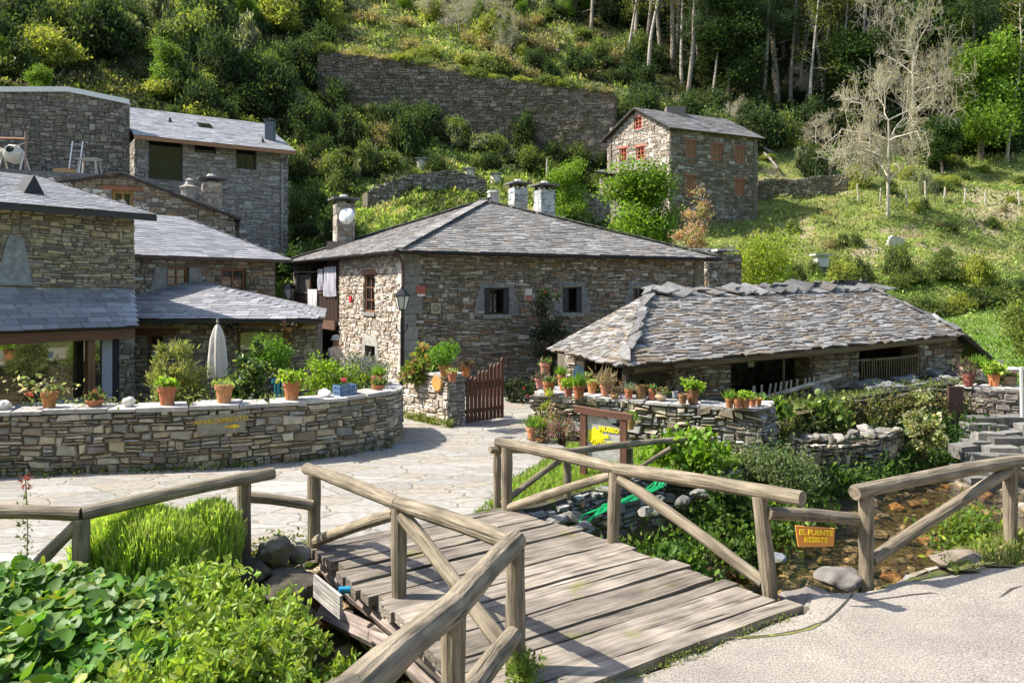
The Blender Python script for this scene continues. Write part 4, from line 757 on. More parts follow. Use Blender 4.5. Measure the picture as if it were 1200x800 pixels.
# ---- B4 gable house
G0 = np.array([-16.6,24.4]); G1 = np.array([-9.75,27.]); h4 = thing('gable_house', 'stone gable end with one brown window under the modern house', 'house', (*((G0+G1)/2),0))
sp,Yp = s_at(143,G0,G1); zpk = CAMZ+(340-204)/900*Yp; L4 = np.linalg.norm(G1-G0); s75,_ = s_at(75,G0,G1); zl = zpk-.075*sp*1.2; zr = CAMZ+(340-257)/900*27.
zt4 = lambda s: np.interp(s,[0,sp,L4],[zpk-(zpk-zr)/(L4-sp)*sp*.55,zpk,zr]); hw4 = hole(131,156,223,246,G0,G1)
wall(h4,'wall',[G0,G1],0,zt4,[hw4],h=(.12,.26),w=(.2,.55),pal=PAL_HOUSE,seed=81,breaks=(sp,)); window(h4,G0,G1,hw4,cw=(.30,.18,.06),nx=2,nz=1,rec=.1,fw=.1,lintel=(.3,.14,(.26,.10,.05)))
e4 = unit(G1-G0); n4 = np.array([-e4[1],e4[0]]); wall(h4,'wall',[G1,G1+n4*5],0,zr,h=(.12,.3),w=(.2,.6),pal=PAL_HOUSE,seed=82)
pk = v3(G0+e4*sp-n4*.2,zpk+.05); rt = v3(G1+e4*.2-n4*.2,zr+.03); lf = v3(G0-n4*.2,float(zt4(0))+.05); bk = lambda p: p+v3(n4*5.4,0)
roofpart(h4, [(rt,bk(rt),bk(pk),pk),(bk(lf),lf,pk,bk(pk))], 'oldslate', expo=.25, wd=(.3,.5), th=.02, pal=PAL_OLD*.8, seed=84)
mb = MB(); mb.tube([v3(G1+e4*.15-n4*.1,zr-.1),v3(G1+e4*.1-n4*.06,zr-.4),v3(G1+e4*.1-n4*.06,.1)],.05,8,(.05,.04,.035)); part(h4,'downpipe',mb,M['paint'])
chimney(248,206,243,27.6,.62,'rubble chimney standing on the slope of the gable end', PAL_PALE*.75, seed=86)
mb = MB(); p = P(222,222,27.3); mb.lathe([(.3,-.5),(.3,.0),(.36,.03),(.36,.08),(.2,.14),(.12,.3),(.16,.32),(0,.42)],p,8,(.3,.28,.25)); single('chimney_pot',mb,M['stone'],'squat stone-capped flue below the rubble chimney','flue')
# ---- B5 modern house
K0 = np.array([-15.85,32.4]); K1 = np.array([-10.5,36.]); h5 = thing('modern_house', 'long grey stone house with pale slate roof and one large picture window, uphill', 'house', (*((K0+K1)/2),1.5)); z5 = 9.2
hk = [hole(174,214,164,211,K0,K1), hole(228,253,169,179,K0,K1), hole(277,300,174,198,K0,K1)]
PB5 = np.array([(.25,.24,.22),(.30,.285,.26),(.21,.20,.18),(.34,.32,.285),(.26,.23,.19)])
wall(h5,'wall',[K0,K1],1.2,z5,hk,h=(.1,.22),w=(.25,.7),d=.02,pal=PB5,seed=91,split=.8); k5 = unit(K1-K0); n5 = np.array([-k5[1],k5[0]]); wall(h5,'wall',[K1,K1+n5*8],1.2,z5,h=(.12,.3),w=(.3,.7),pal=PB5,seed=92); wall(h5,'wall',[K0+n5*8,K0],1.2,z5,h=(.12,.3),w=(.3,.7),pal=PB5,seed=93)
window(h5,K0,K1,hk[0],cw=(.05,.06,.06),nx=1,nz=1,rec=.06,fw=.06,glass='glass',label='large picture window with dark frame'); window(h5,K0,K1,hk[1],cw=(.06,.06,.06),nx=1,nz=1,rec=.1,fw=.05,glass='glass'); window(h5,K0,K1,hk[2],cw=(.03,.03,.035),nx=2,nz=1,rec=.1,fw=.07,glass='glass')
ea = v3(K0-n5*.45-k5*.15,z5+.02); eb = v3(K1-n5*.45+k5*.2,z5+.02); rb = v3(K1+n5*4.3+k5*.1,11.35); ra = v3(K0+n5*4.3-k5*.2,11.35); bb = v3(K1+n5*9,z5); ba = v3(K0+n5*9,z5)
roofpart(h5, [(ea,eb,rb,ra),(bb,ba,ra,rb)], 'slate', expo=.24, wd=(.3,.6), th=.012, seed=95)
mb = MB(); wall_tri = [v3(K1+n5*0,z5),v3(K1+n5*8.4,z5),v3(K1+n5*4.2,11.2)]; mb.prism(wall_tri, v3(-k5*.3,0), (.24,.24,.23)); part(h5,'gable',mb,M['stone'])
mb = MB(); mb.beam(ea-[0,0,.1],eb-[0,0,.1],.06,.16,(.34,.17,.08)); part(h5,'fascia',mb,M['wood']); mb = MB(); mb.tube([eb-[.3,.2,.15],v3(K1-n5*.08-k5*.3,z5-.5),v3(K1-n5*.08-k5*.3,2.6)],.05,8,(.12,.12,.13)); part(h5,'downpipe',mb,M['zinc'])
mb = MB(); q = (ea+(eb-ea)*.5+(ra-ea)*.52); mb.obox(q-v3(k5*.3,-.03),v3(k5*.6,0),unit(ra-ea)*.6,np.array([0,0,.06]),(.10,.11,.13)); part(h5,'skylight',mb,M['glass'])
mb = MB(); q = ea+(eb-ea)*.90+(ra-ea)*.33; mb.box(q-[.2,.2,.1],q+[.2,.2,.85],(.10,.12,.14)); mb.box(q+[-.26,-.26,.9],q+[.26,.26,.95],(.08,.08,.09)); mb.tube([q+[0,0,.85],q+[0,0,1.05]],.05,6,(.1,.1,.1)); part(h5,'flue',mb,M['paint'])
mb = MB(); q = ea+(eb-ea)*.82+(ra-ea)*.2; mb.tube([q,q+[0,0,.25]],[.1,.02],6,(.03,.03,.03)); part(h5,'roof_vent',mb,M['paint']); mb = MB(); q = ea+(eb-ea)*.28+(ra-ea)*.6; mb.tube([q,q+[0,0,.2]],[.12,.03],6,(.05,.05,.05)); part(h5,'roof_vent',mb,M['paint'])
# ---- B6 retaining wall, yard
r0 = np.array([-25.,28.5]); r1 = K0+np.array([-.25,-.1]); t6 = thing('retaining_wall', 'high dark rubble wall with a bright white cap beside the modern house', 'wall', (*((r0+r1)/2),7.))
L6 = np.linalg.norm(r1-r0); s0_,_ = s_at(0,r0,r1)
zt6 = lambda s: np.interp(s,[0,s0_,s_at(80,r0,r1)[0],L6],[10.65,10.6,10.85,10.55]); wall(t6,'wall',[r0,r1],2.,zt6,h=(.12,.28),w=(.12,.4),d=.05,pal=np.array([(.17,.155,.135),(.21,.19,.165),(.13,.12,.105),(.25,.225,.19),(.19,.165,.13)]),seed=101)
F6 = frame3(r0,r1); mb = MB(); ss = np.linspace(0,L6,18)
for a,b in zip(ss[:-1],ss[1:]): za,zb_ = float(zt6(a)),float(zt6(b)); mb.add([F6(a,.12,za),F6(b,.12,zb_),F6(b,-.5,zb_),F6(a,-.5,za),F6(a,.12,za+.2),F6(b,.12,zb_+.2),F6(b,-.5,zb_+.2),F6(a,-.5,za+.2)],BOXQ,(.78,.77,.75))
part(t6,'capping',mb,M['paint'])
yard = thing('yard_terrace', 'raised yard of rough slate in front of the dark rubble wall', 'terrace', (-18,29,5.)); yp = [np.array([-25.5,24.8]),np.array([-19.,27.2]),np.array([-14.6,29.2]),np.array([-14.2,31.])]
wall(yard,'wall',yp,2.,6.95,h=(.12,.28),w=(.2,.6),pal=PAL_DARK*1.3,seed=105); mb = MB(); mb.prism([v3(k,6.96) for k in yp]+[v3(K0,6.96),v3(r1,6.96),v3(r0,6.96)],(0,0,.14),(.16,.16,.16)); part(yard,'paved_top',mb,M['oldslate'])
zy = 7.1
mp = P(16,203,28.6); mp[2] = zy; mx_ = thing('concrete_mixer','cream concrete mixer with tilted drum on the yard below the scaffold rail','concrete mixer',mp); mb = MB(); mb.lathe([(.12,.34),(.2,.34),(.33,.1),(.34,-.08),(.26,-.3),(0,-.36)],(0,0,0),18,(.62,.60,.52)); mb.lathe([(0,.28),(.19,.33),(.12,.345)],(0,0,0),18,(.03,.03,.03))
rotm = np.array(Matrix.Rotation(R(68),3,'X') @ Matrix.Rotation(R(10),3,'Y')); mb.v = [k@rotm.T+mp+[0,0,.72] for k in mb.v]; part(mx_,'drum',mb,M['paint'],smooth=True)
for sg in (-1,1): mb = MB(); mb.beam(mp+[sg*.42,-.3,0],mp+[sg*.38,0,.78],.05,.05,(.6,.58,.5)); mb.beam(mp+[sg*.42,.35,0],mp+[sg*.38,0,.78],.05,.05,(.6,.58,.5)); part(mx_,'leg',mb,M['paint'])
mb = MB(); mb.box(mp+[-.62,-.15,.6],mp+[-.44,.15,.95],(.55,.52,.45)); part(mx_,'motor_box',mb,M['paint'])
lp_ = P(86,203,29.6); lad = thing('ladder','grey metal ladder leaning on the rubble wall','ladder',(lp_[0],lp_[1],zy))
for sg in (-1,1): mb = MB(); mb.beam((lp_[0]+sg*.2,lp_[1],zy),(lp_[0]+sg*.2-.02,lp_[1]+.35,zy+1.45),.05,.05,(.36,.37,.38)); part(lad,'rail',mb,M['zinc'])
for i in range(5): mb = MB(); mb.beam((lp_[0]-.2,lp_[1]+.35*(i+.6)/5,zy+1.45*(i+.6)/5),(lp_[0]+.2,lp_[1]+.35*(i+.6)/5,zy+1.45*(i+.6)/5),.035,.035,(.36,.37,.38)); part(lad,'rung',mb,M['zinc'])
q = P(105,203,28.8); q[2] = zy; tb = thing('trestle','white wooden trestle frame beside the ladder foot','trestle',q); mb = MB(); mb.box(q+[-.38,-.2,.52],q+[.38,.2,.58],(.38,.36,.33)); part(tb,'top',mb,M['wood'])
for a in (-1,1):
    for b in (-1,1): mb = MB(); mb.beam(q+[a*.36,b*.18,0],q+[a*.3,b*.15,.52],.06,.06,(.38,.36,.33)); part(tb,'leg',mb,M['wood'])
q = P(76,204,28.7); q[2] = zy; mb = MB(); 
for i in range(3): mb.box(q+[-.35+.03*i,-.2,.0+i*.06],q+[.35-.04*i,.2,.05+i*.06],(.42,.26,.12))
single('plank_pile',mb,M['wood'],'short pile of orange planks on the yard beside the ladder','plank pile')
sfp = P(30,203,28.4); sc_ = thing('scaffold','thin orange and grey scaffold poles over the concrete mixer','scaffold',(sfp[0],sfp[1],zy)); mb = MB(); mb.tube([(sfp[0],sfp[1],zy),(sfp[0],sfp[1],zy+1.5)],.03,6,(.3,.2,.16)); part(sc_,'upright',mb,M['paint'])
mb = MB(); mb.tube([(sfp[0],sfp[1],zy+1.25),(sfp[0]-6,sfp[1]-.6,zy+1.32)],.03,6,(.5,.22,.1)); part(sc_,'rail',mb,M['paint']); mb = MB(); mb.tube([(sfp[0],sfp[1],zy+1.1),(sfp[0]-1.5,sfp[1]-.1,zy+.55)],.022,6,(.5,.5,.5)); part(sc_,'brace',mb,M['paint'])
# ---- H7 hill house
a7 = np.array([9.46,46.]); b7 = np.array([15.7,49.1]); g7 = np.array([6.2,49.9]); z7 = 12.45; d7 = b7-a7; m7 = (a7+g7)/2
h7 = thing('hill_house','tall stone house with small red-framed windows up on the hillside','house',(*((a7+g7+b7)/3),5.5))
hg = [hole(727,734.5,174,190,g7,a7), hole(746,755.5,172,187,g7,a7), hole(743.5,752.5,137.5,152,g7,a7)]; L7 = np.linalg.norm(a7-g7); pk7 = 14.0
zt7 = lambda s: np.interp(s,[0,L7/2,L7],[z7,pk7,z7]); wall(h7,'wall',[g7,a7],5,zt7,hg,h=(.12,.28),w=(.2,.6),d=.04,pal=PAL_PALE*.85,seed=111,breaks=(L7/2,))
for k in hg: window(h7,g7,a7,k,cw=RED,nx=2,nz=3,rec=.03,fw=.1,lintel=(.2,.16,(.40,.16,.10)),sill=.1)
hr = [hole(803,816,165,184,a7,b7),hole(833,846,169,188,a7,b7),hole(861,873,172.5,191,a7,b7),hole(803,815,206,231,a7,b7),hole(861,872,211,229,a7,b7)]
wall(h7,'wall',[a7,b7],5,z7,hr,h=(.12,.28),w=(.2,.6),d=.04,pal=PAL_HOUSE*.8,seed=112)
for i,k in enumerate(hr): window(h7,a7,b7,k,cw=(.30,.11,.06),nx=2,nz=2 if i<4 else 3,rec=.04,fw=.12,glass='boards',lintel=(.15,.14,(.25,.12,.08)))
c7 = g7+d7; wall(h7,'wall',[b7,c7],5,zt7,h=(.2,.34),w=(.3,.7),pal=PAL_HOUSE,seed=113,breaks=(L7/2,)); wall(h7,'wall',[c7,g7],5,z7,h=(.2,.34),w=(.3,.7),pal=PAL_HOUSE,seed=114)
du = unit(d7); gu = unit(a7-g7); ov = .3
ea = v3(a7-du*ov+gu*ov,z7-.02); eb = v3(b7+du*ov+gu*ov,z7-.02); ra = v3(m7-du*ov,pk7+.12); rb = v3(m7+d7+du*ov,pk7+.12); fa = v3(g7-du*ov-gu*ov,z7-.02); fb = v3(c7+du*ov-gu*ov,z7-.02)
roofpart(h7,[(ea,eb,rb,ra),(fb,fa,ra,rb)],'slate',expo=.25,wd=(.3,.6),th=.015,pal=PAL_OLD*.85,seed=115)
q = v3(m7+d7*.42,pk7); mb = MB(); mb.box(q-[.6,.35,.2],q+[.6,.35,.45],(.18,.16,.14)); part(h7,'chimney',mb,M['stone']); q = v3(g7-gu*.0+du*.6,z7+.1); mb = MB(); mb.box(q-[.3,.3,.3],q+[.3,.3,.75],(.38,.34,.30)); part(h7,'chimney',mb,M['stone'])
an = [P(702,198,49.)[:2],P(733,207,47.8)[:2]]; mb = MB(); lo = thing('lean_to','low stone annex with slate roof against the hill house gable','annex',(*an[0],8)); stones(mb,[an[0],an[1]],7.,9.9,h=(.12,.25),w=(.2,.5),pal=PAL_PALE*.8,seed=118); backing(mb,[an[0],an[1]],7.,9.9,t=2.); part(lo,'wall',mb,M['stone'])
roofpart(lo,[(v3(an[0]+[-.3,-.3],10.3),v3(an[1]+[.3,-.3],9.85),v3(an[1]+[1.2,2.],10.3),v3(an[0]+[.5,2.],10.7))],'slate',expo=.25,wd=(.3,.5),pal=PAL_OLD,seed=119)
# ---- small tower building right of main house
tw = [P(829,300,26)[:2],P(869,300,26.6)[:2]]; t8 = thing('rubble_pillar','square rubble stub with a slab top right of the farmhouse eaves','stone pillar',(*tw[0],0)); zt8 = CAMZ+(340-297)/900*26.3; e8 = unit(tw[1]-tw[0]); n8 = np.array([-e8[1],e8[0]])
mb = MB(); cor = [tw[0],tw[1],tw[1]+n8*1.1,tw[0]+n8*1.1,tw[0]]
for i in range(4): stones(mb,[cor[i],cor[i+1]],0,zt8,h=(.1,.2),w=(.15,.4),pal=PAL_HOUSE,seed=121+i)
mb.prism([v3(k,0) for k in cor[:4]],(0,0,zt8-.01),(.08,.07,.05)); part(t8,'stack',mb,M['stone']); mb = MB(); g = rg(9)
for i in range(7): c = cor[0]+e8*(i/6*1.15)+n8*g.uniform(.1,.9); mb.obox(v3(c-[.3,.35],zt8+.02+.05*(i%3)),(.6,.1,.03*g.normal()),(-.1,.7,0),(0,0,.07),np.array([.45,.43,.40])*g.uniform(.8,1.1))
part(t8,'slab_top',mb,M['oldslate'])
# ---- shed (old mill)
e_ = np.array([.843,.538]); n_ = np.array([-.538,.843]); E0 = np.array([2.1,14.2]); ez = lambda s: 1.40+.018*s
shd = thing('mill_shed','long low open shed with thick ragged slate roof beside the stream','shed',(7,18.5,0))
SP = lambda s, o: E0+e_*s+n_*o        # o>0 inward
def spx(px, o): # s for a given px at offset o
    r = (px-600)/900; b = E0+n_*o; return (r*b[1]-b[0])/(e_[0]-r*e_[1])
O1 = .45
def shedwall(px0, px1, z0, z1, seed, pal=PAL_HOUSE*1.1, o=O1, name='wall', t=.5):
    a = SP(spx(px0,o),o); b = SP(spx(px1,o),o); wall(shd,name,[a,b],z0,z1,h=(.07,.17),w=(.16,.5),d=.04,pal=pal,seed=seed,t=t); mb = MB()
    return a,b
for i,(a,b,z0) in enumerate(((790,856,-.2),(952,1006,-.2),(1077,1127,-.3))):
    p,q = shedwall(a,b,z0,1.36+.018*spx(a,O1),130+i,name='pillar')
    en = n_*.5; wall(shd,'pillar_end',[p+n_*.5,p],z0,1.36,h=(.07,.17),w=(.16,.4),pal=PAL_PALE*.8,seed=140+i,t=.1)
pa_,pb_ = np.array(P(663,0,17.2)[:2]),np.array(P(686,0,16.9)[:2]); wall(shd,'pillar',[pa_,pb_],-.1,1.45,h=(.07,.16),w=(.12,.3),d=.04,pal=PAL_PALE*.8,seed=149,t=.5); wall(shd,'pillar_end',[pa_+[.15,.5],pa_],-.1,1.45,h=(.07,.16),w=(.12,.3),pal=PAL_PALE*.8,seed=150,t=.1)
sl_ = np.array([.92,18.5])
bw0 = np.array([1.35,18.7]); bw1 = SP(11.5,4.3); wb = [(9.3,9.75,.75,1.2)]
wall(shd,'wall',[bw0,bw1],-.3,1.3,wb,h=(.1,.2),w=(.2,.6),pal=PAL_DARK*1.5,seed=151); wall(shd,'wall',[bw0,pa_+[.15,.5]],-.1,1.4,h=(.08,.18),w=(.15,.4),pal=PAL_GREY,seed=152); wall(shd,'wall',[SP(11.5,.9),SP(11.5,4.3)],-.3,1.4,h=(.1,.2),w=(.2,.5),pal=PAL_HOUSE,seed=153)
fe0 = v3(SP(-.02,0),ez(0)-.02); fe1 = v3(SP(11.75,0),ez(11.75)-.02); rd0 = np.array([3.1,17.7,CAMZ-.37]); rd1 = np.array([10.5,22.4,CAMZ+.03]); _n = np.cross(fe1-fe0,rd1-fe0); rd0[2] = fe0[2]-(_n[:2]@(rd0-fe0)[:2])/_n[2]; bl = np.array([.92,18.5,1.36]); br = v3(SP(11.9,5.2),1.4)
shr = roofpart(shd,[(fe0,fe1,rd1,rd0),(bl,fe0,rd0),(br,bl,rd0,rd1)],'oldslate',expo=.115,wd=(.14,.5),th=.028,pal=np.vstack([PAL_OLD,[(.17,.135,.10),(.10,.09,.08),(.18,.155,.125)]]),seed=160,jit=.045,rot=.10,lift=1.6,over=.08,body=.10)
hx = np.array([*P(1176,433,21.4)[:2],CAMZ-.0-2.15]); hx[2] = CAMZ+(340-432)/900*21.4; hy = np.array([13.4,24.5,.9]); roofpart(shd,[(fe1+[.1,0,.0],rd1,hy,hx)][:0] or [(hx,hy,rd1,fe1)],'oldslate',expo=.12,wd=(.15,.5),th=.024,pal=PAL_OLD*.8,seed=170,jit=.05,rot=.1)
mb = MB(); g = rg(8)   # ridge slabs, crossed and tilted
for i in range(34):
    t = i/33; c = rd0+(rd1-rd0)*t; a = g.uniform(-.5,.5); d1 = v3(unit(e_*math.cos(a)-n_*(.9+.3*math.sin(a)))*.62,-.16+g.uniform(-.08,.05)); d2 = v3(unit(e_*1.0+n_*g.uniform(-.1,.4))*.42,g.uniform(.0,.1)); mb.obox(c+[*( n_*.2),(.10+.05*g.random())*(1-.4*t)],d1,d2+np.array([0,0,g.uniform(-.08,.12)]),(0,0,.03),PAL_OLD[g.integers(0,6)]*g.uniform(.8,1.15))
for (p,q,nn) in ((fe0,rd0,16),(fe1,rd1,15)):
    for i in range(nn): c = p+(q-p)*(i+.3)/nn; d1 = (q-p)/nn*1.5+[0,0,.03]; sd = unit(np.cross(d1,[0,0,1])); d1 = d1+sd*g.uniform(-.16,.16); sd = unit(sd+d1*g.uniform(-3.,3.)); wq = g.uniform(.14,.26); mb.obox(c-sd*wq/2+[0,0,.03+.05*g.random()],d1*g.uniform(.7,1.2),sd*wq+[0,0,g.uniform(-.07,.07)],(0,0,.03),PAL_OLD[g.integers(0,6)]*g.uniform(.8,1.15))
part(shr,'ridge_slab',mb,M['oldslate'])
mb = MB(); c = P(783,407,15.6); u1 = v3(e_*.5,.0); 
sp_ = [v3(SP(x,.0),0) for x in (0,1)]; 
mb.tube([v3(SP(1.3,.12),ez(1)-.12),v3(SP(6,.12),ez(6)-.14),v3(SP(11.6,.12),ez(11.6)-.12)],[.09,.1,.09],8,(.17,.13,.08)); mb.tube([v3(SP(.4,.3),ez(0)-.13),v3(SP(2.8,.3),ez(2.8)-.13)],.12,8,(.16,.13,.08)); part(shd,'eave_beam',mb,M['wood'])
for i in range(18): s_ = 2.6+i*.5; mb = MB(); mb.tube([v3(SP(s_,.06),ez(s_)-.09),v3(SP(s_,2.2),ez(s_)+.78)],.035,6,(.13,.10,.07)); part(shd,'rafter',mb,M['wood'])
mb = MB(); a = spx(918,.3); mb.tube([v3(SP(a,.3),-.1),v3(SP(a,.3),ez(a)-.1)],.03,6,(.12,.09,.06)); part(shd,'prop',mb,M['wood']); mb = MB(); a = spx(733,.3); mb.tube([v3(SP(a,.3),-.1),v3(SP(a,.3),ez(a)-.1)],.07,6,(.05,.04,.03)); part(shd,'prop',mb,M['wood'])
mb = MB(); tf = [(4.4,14.2,.28),(5.15,15.65,.33),(7.1,16.75,.40),(9.0,17.8,.50),(12.2,19.7,.50),(12.2,21.,.50)]+[(*SP(s_,.9),.46-.012*(11-s_)) for s_ in (10.5,7.5,4.5,2.6)]; mb.prism(tf,(0,0,-.9),(.10,.09,.05))
o_ = setting('terrace_ground',mb,M['ground'])
g = rg(81)
for i in range(26):
    s_ = g.uniform(6.4,11.2); o__ = g.uniform(-.9,.1); p = SP(s_,o__); b_ = MB(); b_.obox((*p,.42+.01*s_),(g.uniform(.2,.5),g.uniform(-.1,.2),g.uniform(-.03,.05)),(g.uniform(-.15,.1),g.uniform(.15,.3),g.uniform(-.03,.06)),(0,0,g.uniform(.05,.12)),np.array([.22,.23,.23])*g.uniform(.6,1.3)); single('loose_slab',b_,M['oldslate'],'loose grey slab lying along the terrace before the stick railing','slab',group='loose slabs before the stick railing')
# railing in the shed opening
s0 = spx(1008,.5); s1 = spx(1088,.5); rl = thing('stick_railing','railing of thin split sticks closing the right opening of the shed','railing',v3(SP(s0,.5),.3)); zr0 = CAMZ-.0+(340-456)/900*18.5; zr1 = zr0+.66
for zz,nm in ((zr1,'top_rail'),(zr0+.05,'bottom_rail')): mb = MB(); mb.tube([v3(SP(s0,.5),zz),v3(SP((s0+s1)/2,.5),zz-.02),v3(SP(s1,.5),zz+.02)],.035,7,(.26,.21,.14)); part(rl,nm,mb,M['log'])
g = rg(4)
for x in np.arange(s0+.06,s1,.105): mb = MB(); mb.tube([v3(SP(x+g.normal()*.012,.49),zr0-.02),v3(SP(x+g.normal()*.012,.49),zr1-.01)],.017,5,np.array([.25,.20,.13])*g.uniform(.7,1.2)); part(rl,'stick',mb,M['wood'])
# pale picket fence leaning in front
pf = thing('picket_fence','rough fence of short pale pickets and one log, leaning at the dark shed opening','fence',v3(SP(spx(880,-.1),-.1),0)); xs = np.linspace(878,966,14); g = rg(6)
for x in xs:
    s_ = spx(x,-.1); t = (x-878)/88; z0 = .0+.0*t; b = v3(SP(s_,-.1),.30); mb = MB(); mb.obox(b+[0,0,0],v3(e_*.05,0),v3(n_*.02,0),np.array([g.normal()*.03+.05,0,.46+.10*t]),np.array([.34,.31,.25])*g.uniform(.8,1.1)); part(pf,'picket',mb,M['wood'])
mb = MB(); a = v3(SP(spx(897,-.16),-.16),.50); b = v3(SP(spx(985,-.16),-.16),.80); mb.tube([a,(a+b)/2,b],[.05,.055,.04],8,(.36,.33,.26)); part(pf,'rail',mb,M['log'])
for i,(px,lab,lean) in enumerate(((958,'grey slate slab leaning on the fence end, first from the pickets',.18),(967,'broad slate slab leaning at the shed pillar, middle of the three',.28),(976,'narrow brownish slab leaning nearest the shed pillar',.3))):
    a = spx(px,-.25); b = v3(SP(a,-.25),.33); mb = MB(); mb.obox(b,v3(e_*.05-n_*.0,0)*1.,v3(e_*.17,0)+[0,-.05,0],np.array([-lean*.8,0,.40-.04*i]),((.24,.26,.28),(.28,.30,.31),(.30,.25,.19))[i]); single('slate_slab',mb,M['oldslate'],lab,'slab')
mb = MB(); c = P(678,438,15.2); mb.lathe([(0,.0),(.14,.0),(.15,.02),(0,.03)],(0,0,0),20,(.13,.22,.28)); rotm = np.array(Matrix.Rotation(R(90),3,'X')); mb.v = [(k@rotm.T)*[.8,1,1.25]+c for k in mb.v]; single('oval_plaque',mb,M['paint'],'blue-grey oval plaque on the shed corner above the flowerpots','plaque')
c = P(752,447,15.6); whl = thing('millstone','dark round millstone standing upright inside the shed','millstone',c-[0,0,.35]); mb = MB(); mb.lathe([(.05,-.06),(.36,-.06),(.38,0),(.36,.06),(.05,.06)],(0,0,0),22,(.10,.10,.09)); mb.v = [k@rotm.T+c for k in mb.v]; part(whl,'disc',mb,M['stone'])
c = P(880,425,17.4); mb = MB(); mb.box(c-[.07,.01,.09],c+[.07,.01,.09],(.55,.6,.5)); single('notice',mb,M['paint'],'small pale card hanging in the dark shed opening','notice')

# ================================================================== GARDEN WALLS, BRIDGE, RAILS
def capstones(par, path, z, wd, off, seed, c=(.42,.40,.37), th=.055, name='capstone', lo=.35, hi=.75):
    g = rg(seed); f, cum = pathmap(path); mb = MB(); s = 0.; L = cum[-1]
    while s < L-.05:
        l = min(g.uniform(lo, hi), L-s); a,na = f(s+.008); b,nb = f(min(s+l,L)-.008); o = off+g.uniform(-.015,.05); i1 = wd+g.uniform(-.04,.06); k = g.uniform(-.02,.03); h = th*g.uniform(.7,1.3); zz = z+g.uniform(-.006,.014)
        sk = (b-a)*g.uniform(-.18,.12)
        V = [(*(a+na*o),zz),(*(b+nb*(o+k)),zz+g.uniform(-.01,.01)),(*(b-nb*i1+sk),zz+g.uniform(-.005,.015)),(*(a-na*i1+sk),zz+.01)]; V = V+[(x,y,q+h) for x,y,q in V]; mb.add(V,BOXQ,np.array(c)*g.uniform(.75,1.15)); s += l
    return part(par,name,mb,M['oldslate'] if False else M['stone'])
gw = [np.array(k) for k in ((-10.2,9.9),(-8.6,10.9),(-7.57,11.35),(-5.9,11.62),(-4.36,11.98),(-3.3,12.45),(-2.6,13.0),(-2.18,13.6),(-2.05,14.1),(-2.15,14.7),(-2.5,15.4))]
gwt = thing('garden_wall','long curved dry-stone garden wall with flat cap slabs and flowerpots','stone wall',(-5,12,0)); wall(gwt,'wall',gw,-.05,.9,h=(.07,.19),w=(.09,.36),d=.05,pal=PAL_GARD*.92,seed=201,t=.42,split=.6,gap=.006,mortar=(.14,.12,.09)); capstones(gwt,gw,.905,.46,.04,202)
f_, cum_ = pathmap(gw)
def gwat(px, o=.2):
    best = min(np.linspace(0,cum_[-1],900), key=lambda s: (lambda p: abs((p[0]-f_(s)[1][0]*o)/(p[1]-f_(s)[1][1]*o)*900+600-px)+(50 if s>10.4 else 0))(f_(s)[0])); p,n = f_(best); return np.array([*(p-n*o),.965]), n, best
def text_mesh(s, size, bold=0.): 
    cu = bpy.data.curves.new('t','FONT'); cu.body = s; cu.size = size; cu.extrude = .003; cu.offset = bold; cu.resolution_u = 2; cu.align_x = 'CENTER'
    ob = bpy.data.objects.new('t',cu); col.objects.link(ob); dg = bpy.context.evaluated_depsgraph_get(); me = bpy.data.meshes.new_from_object(ob.evaluated_get(dg)); V = np.array([v.co[:] for v in me.vertices]); me.calc_loop_triangles(); T = np.array([t.vertices[:] for t in me.loop_triangles]); bpy.data.objects.remove(ob); bpy.data.curves.remove(cu); bpy.data.meshes.remove(me); return V, T
def lettering(par, s, c, r, u, size, colr, name='lettering', bold=0.006, o=.006):
    V,T = text_mesh(s,size,bold); r = unit(np.asarray(r,float)); u = unit(np.asarray(u,float)); n = np.cross(r,u); mb = MB(); mb.add(np.asarray(c)+V[:,:1]*r+V[:,1:2]*u+(V[:,2:3]+o)*n,None,colr,t=T); return part(par,name,mb,M['paint'])
# APARCAMIENTO slate set in the wall
p,n,s_ = gwat(260,-.07); r_ = np.array([-n[1],n[0],0]); c = np.array([p[0],p[1],.62]); Yc = p[1]
c[2] = CAMZ+(340-496)/900*Yc; ap = thing('parking_sign','slate set in the garden wall reading APARCAMIENTO with a yellow arrow','sign',c-[0,0,.15]); mb = MB(); mb.prism([c+r_*a+np.array([0,0,b]) for a,b in ((-.36,-.17),(.34,-.15),(.37,.13),(.30,.15),(-.34,.13))],(-n[0]*.1,-n[1]*.1,0),(.25,.24,.19)); part(ap,'slate',mb,M['stone'])
lettering(ap,'APARCAMIENTO',c+[0,0,.015]-r_*.0,r_+[0,0,.05],(0,0,1),.105,(.62,.40,.04),bold=.001)
mb = MB(); n3 = np.array([n[0],n[1],0]); q = c+n3*.008+r_*.15+[0,0,-.05]; mb.prism([q+r_*a+np.array([0,0,b]) for a,b in ((-.1,-.008),(.02,-.008),(.02,-.035),(.13,0),(.02,.035),(.02,.008),(-.1,.008))],-n3*.006,(.8,.55,.03)); part(ap,'arrow',mb,M['paint'])
# garden bed behind the wall
mb = MB(); bp_ = [f_(s)[0]-f_(s)[1]*.40 for s in np.linspace(0,cum_[-1],24)]; mb.prism([v3(k,.0) for k in bp_]+[(-4.6,16.6,0),(-10.8,14.,0)],(0,0,.22),(.10,.08,.05)); single('planting_bed',mb,M['bark'],'dark soil bed between the curved garden wall and the terrace','planting bed',loc=(-6,14,0))
